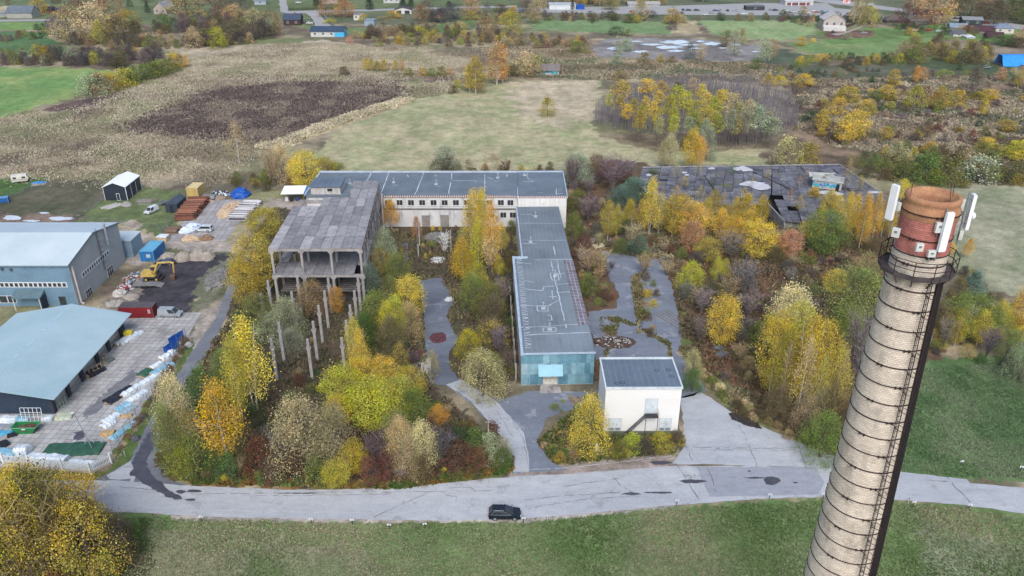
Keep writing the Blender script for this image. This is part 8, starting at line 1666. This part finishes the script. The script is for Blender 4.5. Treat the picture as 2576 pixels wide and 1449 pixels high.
tufts('verge_grass', 'rank grass round the white transformer house', [(1352,1115),(1440,1040),(1520,1005),(1530,1100),(1715,1108),(1690,1138),(1560,1152),(1400,1168)], 3600, (.2,.7), [(90,98,60),(116,112,74),(80,96,50),(140,128,90)], 11, .4, 3, 2)
NOGRASS = [[(0,0),(1,0),(1,1)]]
tufts('asphalt_weeds', 'weeds growing along the cracks of the east yard', [(1590,700),(1612,690),(1622,800),(1606,840),(1600,780)], 900, (.2,.8), [(130,118,84),(104,104,64),(150,134,104)], 12, .4, 3, 2, 'weeds')
tufts('asphalt_weeds', 'weed strip across the east yard asphalt', [(1510,800),(1520,905),(1524,905),(1560,810),(1620,835),(1680,870),(1684,905),(1690,905),(1686,862),(1620,826),(1556,800)], 700, (.15,.5), [(130,118,84),(104,104,64)], 13, .3, 3, 2, 'weeds')

# ------------------------------------------------------------ a label for every plant: look first, then the place, then the order
def label_plants():
    rec = []
    for o, kind, colw, h, x, y, px in PLANTS:
        h = h; size = ('low' if h < 1.6 else 'small' if h < 3 else 'medium' if h < 6 else 'tall' if h < 10.5 else 'very tall')
        best = None
        for nm, lx, ly, rx, ry in LM:
            dx, dy = x-lx, y-ly; ex, ey = max(0,abs(dx)-rx), max(0,abs(dy)-ry); d = math.hypot(ex, ey)
            if best is None or d < best[0]:
                rel = ('right of' if dx > 0 else 'left of') if ex >= ey else ('behind' if dy > 0 else 'in front of'); best = (d, rel, nm)
        rel, nm = best[1], best[2]
        if 'roof' in o.keys(): rel, nm = 'growing on', 'the black roof'; del o['roof']
        rec.append([o, '%s %s %s %s %s' % (size, colw, KW[kind], rel, nm), x/y, kind])
    from collections import defaultdict
    dd = defaultdict(list)
    for r_ in rec: dd[r_[1]].append(r_)
    od = ['first','second','third','fourth','fifth','sixth','seventh','eighth','ninth','tenth','eleventh','twelfth','thirteenth','fourteenth','fifteenth','sixteenth','seventeenth','eighteenth','nineteenth','twentieth']
    for l, L in dd.items():
        L.sort(key=lambda q: q[2])
        for i, r_ in enumerate(L):
            s = l
            if len(L) == 2: s += ', the %s one' % ('left' if i == 0 else 'right')
            elif len(L) > 2: s += ', ' + (od[i] if i < len(od) else '%dth' % (i+1)) + ' from left'
            tag(r_[0], s, 'tree' if r_[3] in ('birch','aspen','willow','sparse','fartree','farbirch','conifer','grove') else 'bush', GRP[r_[3]])
def merge_surplus(names, keep, newname, label):
    L = [p for p in PLANTS if p[0].name.split('.')[0] == names]
    if len(L) <= keep: return
    def seen(p):
        o, kd, c, h, x, y, px = p; fz = y*cP-(h/2-CAMH)*sP; u = (y*sP+(h/2-CAMH)*cP)/fz; a, b = CX+FPX*x/fz, CY-FPX*u
        v = 1 if -40 < a < 2616 and -30 < b < 1480 else 0
        return v*h*h/fz/fz
    L.sort(key=seen, reverse=True); V = []; C = []
    for p in L[keep:]:
        o = p[0]; PLANTS.remove(p); M_ = np.array(Matrix.LocRotScale(o.location, o.rotation_euler, o.scale))
        for ch in KIDS.get(o.name, []):
            if ch.name.startswith('crown'):
                me = ch.data; n = len(me.vertices); co = np.empty(n*3, np.float32); me.vertices.foreach_get('co', co); cl = np.empty(n*4, np.float32); me.color_attributes['leaf'].data.foreach_get('color', cl)
                co = co.reshape(-1,3); V.append(co @ M_[:3,:3].T + M_[:3,3]); C.append(np.concatenate([np.array(ch.color[:3])[None]*cl.reshape(-1,4)[:,:1], np.ones((n,1))],1))
            bpy.data.objects.remove(ch)
        bpy.data.objects.remove(o)
    V = np.concatenate(V); C = np.concatenate(C); k = len(V)//4; me = bpy.data.meshes.new(newname); me.vertices.add(len(V)); me.vertices.foreach_set('co', V.ravel()); me.loops.add(len(V)); me.loops.foreach_set('vertex_index', np.arange(len(V)))
    me.polygons.add(k); me.polygons.foreach_set('loop_start', np.arange(k)*4); me.polygons.foreach_set('loop_total', np.full(k,4)); me.update(calc_edges=True)
    at = me.color_attributes.new('leaf','FLOAT_COLOR','POINT'); at.data.foreach_set('color', C.ravel()); me.materials.append(grass_m); o = bpy.data.objects.new(newname, me); COL.objects.link(o); tag(o, label, 'bushes', None, 'stuff')
index_kids()
merge_surplus('bush', 290, 'distant_bushes', 'remaining small distant bushes scattered over the far fields and heath')
merge_surplus('shrub', 290, 'low_shrubs', 'remaining small shrubs scattered through the undergrowth')
merge_surplus('round_tree', 290, 'distant_trees', 'remaining distant trees massed along the far edge of the village')
label_plants()
# ------------------------------------------------------------ thin autumn haze
hz = B(-1500, 1500, -60, 1500, -1, 90).build('haze', None); hz.data.materials.clear()
hm_ = bpy.data.materials.new('haze_air'); hm_.use_nodes = True; t_ = hm_.node_tree; t_.nodes.clear()
ho = t_.nodes.new('ShaderNodeOutputMaterial'); pv = t_.nodes.new('ShaderNodeVolumePrincipled'); pv.inputs['Color'].default_value = (.92, .93, .96, 1); pv.inputs['Density'].default_value = .00007; pv.inputs['Anisotropy'].default_value = .2
t_.links.new(pv.outputs[0], ho.inputs['Volume']); hz.data.materials.append(hm_); tag(hz, kind='stuff')
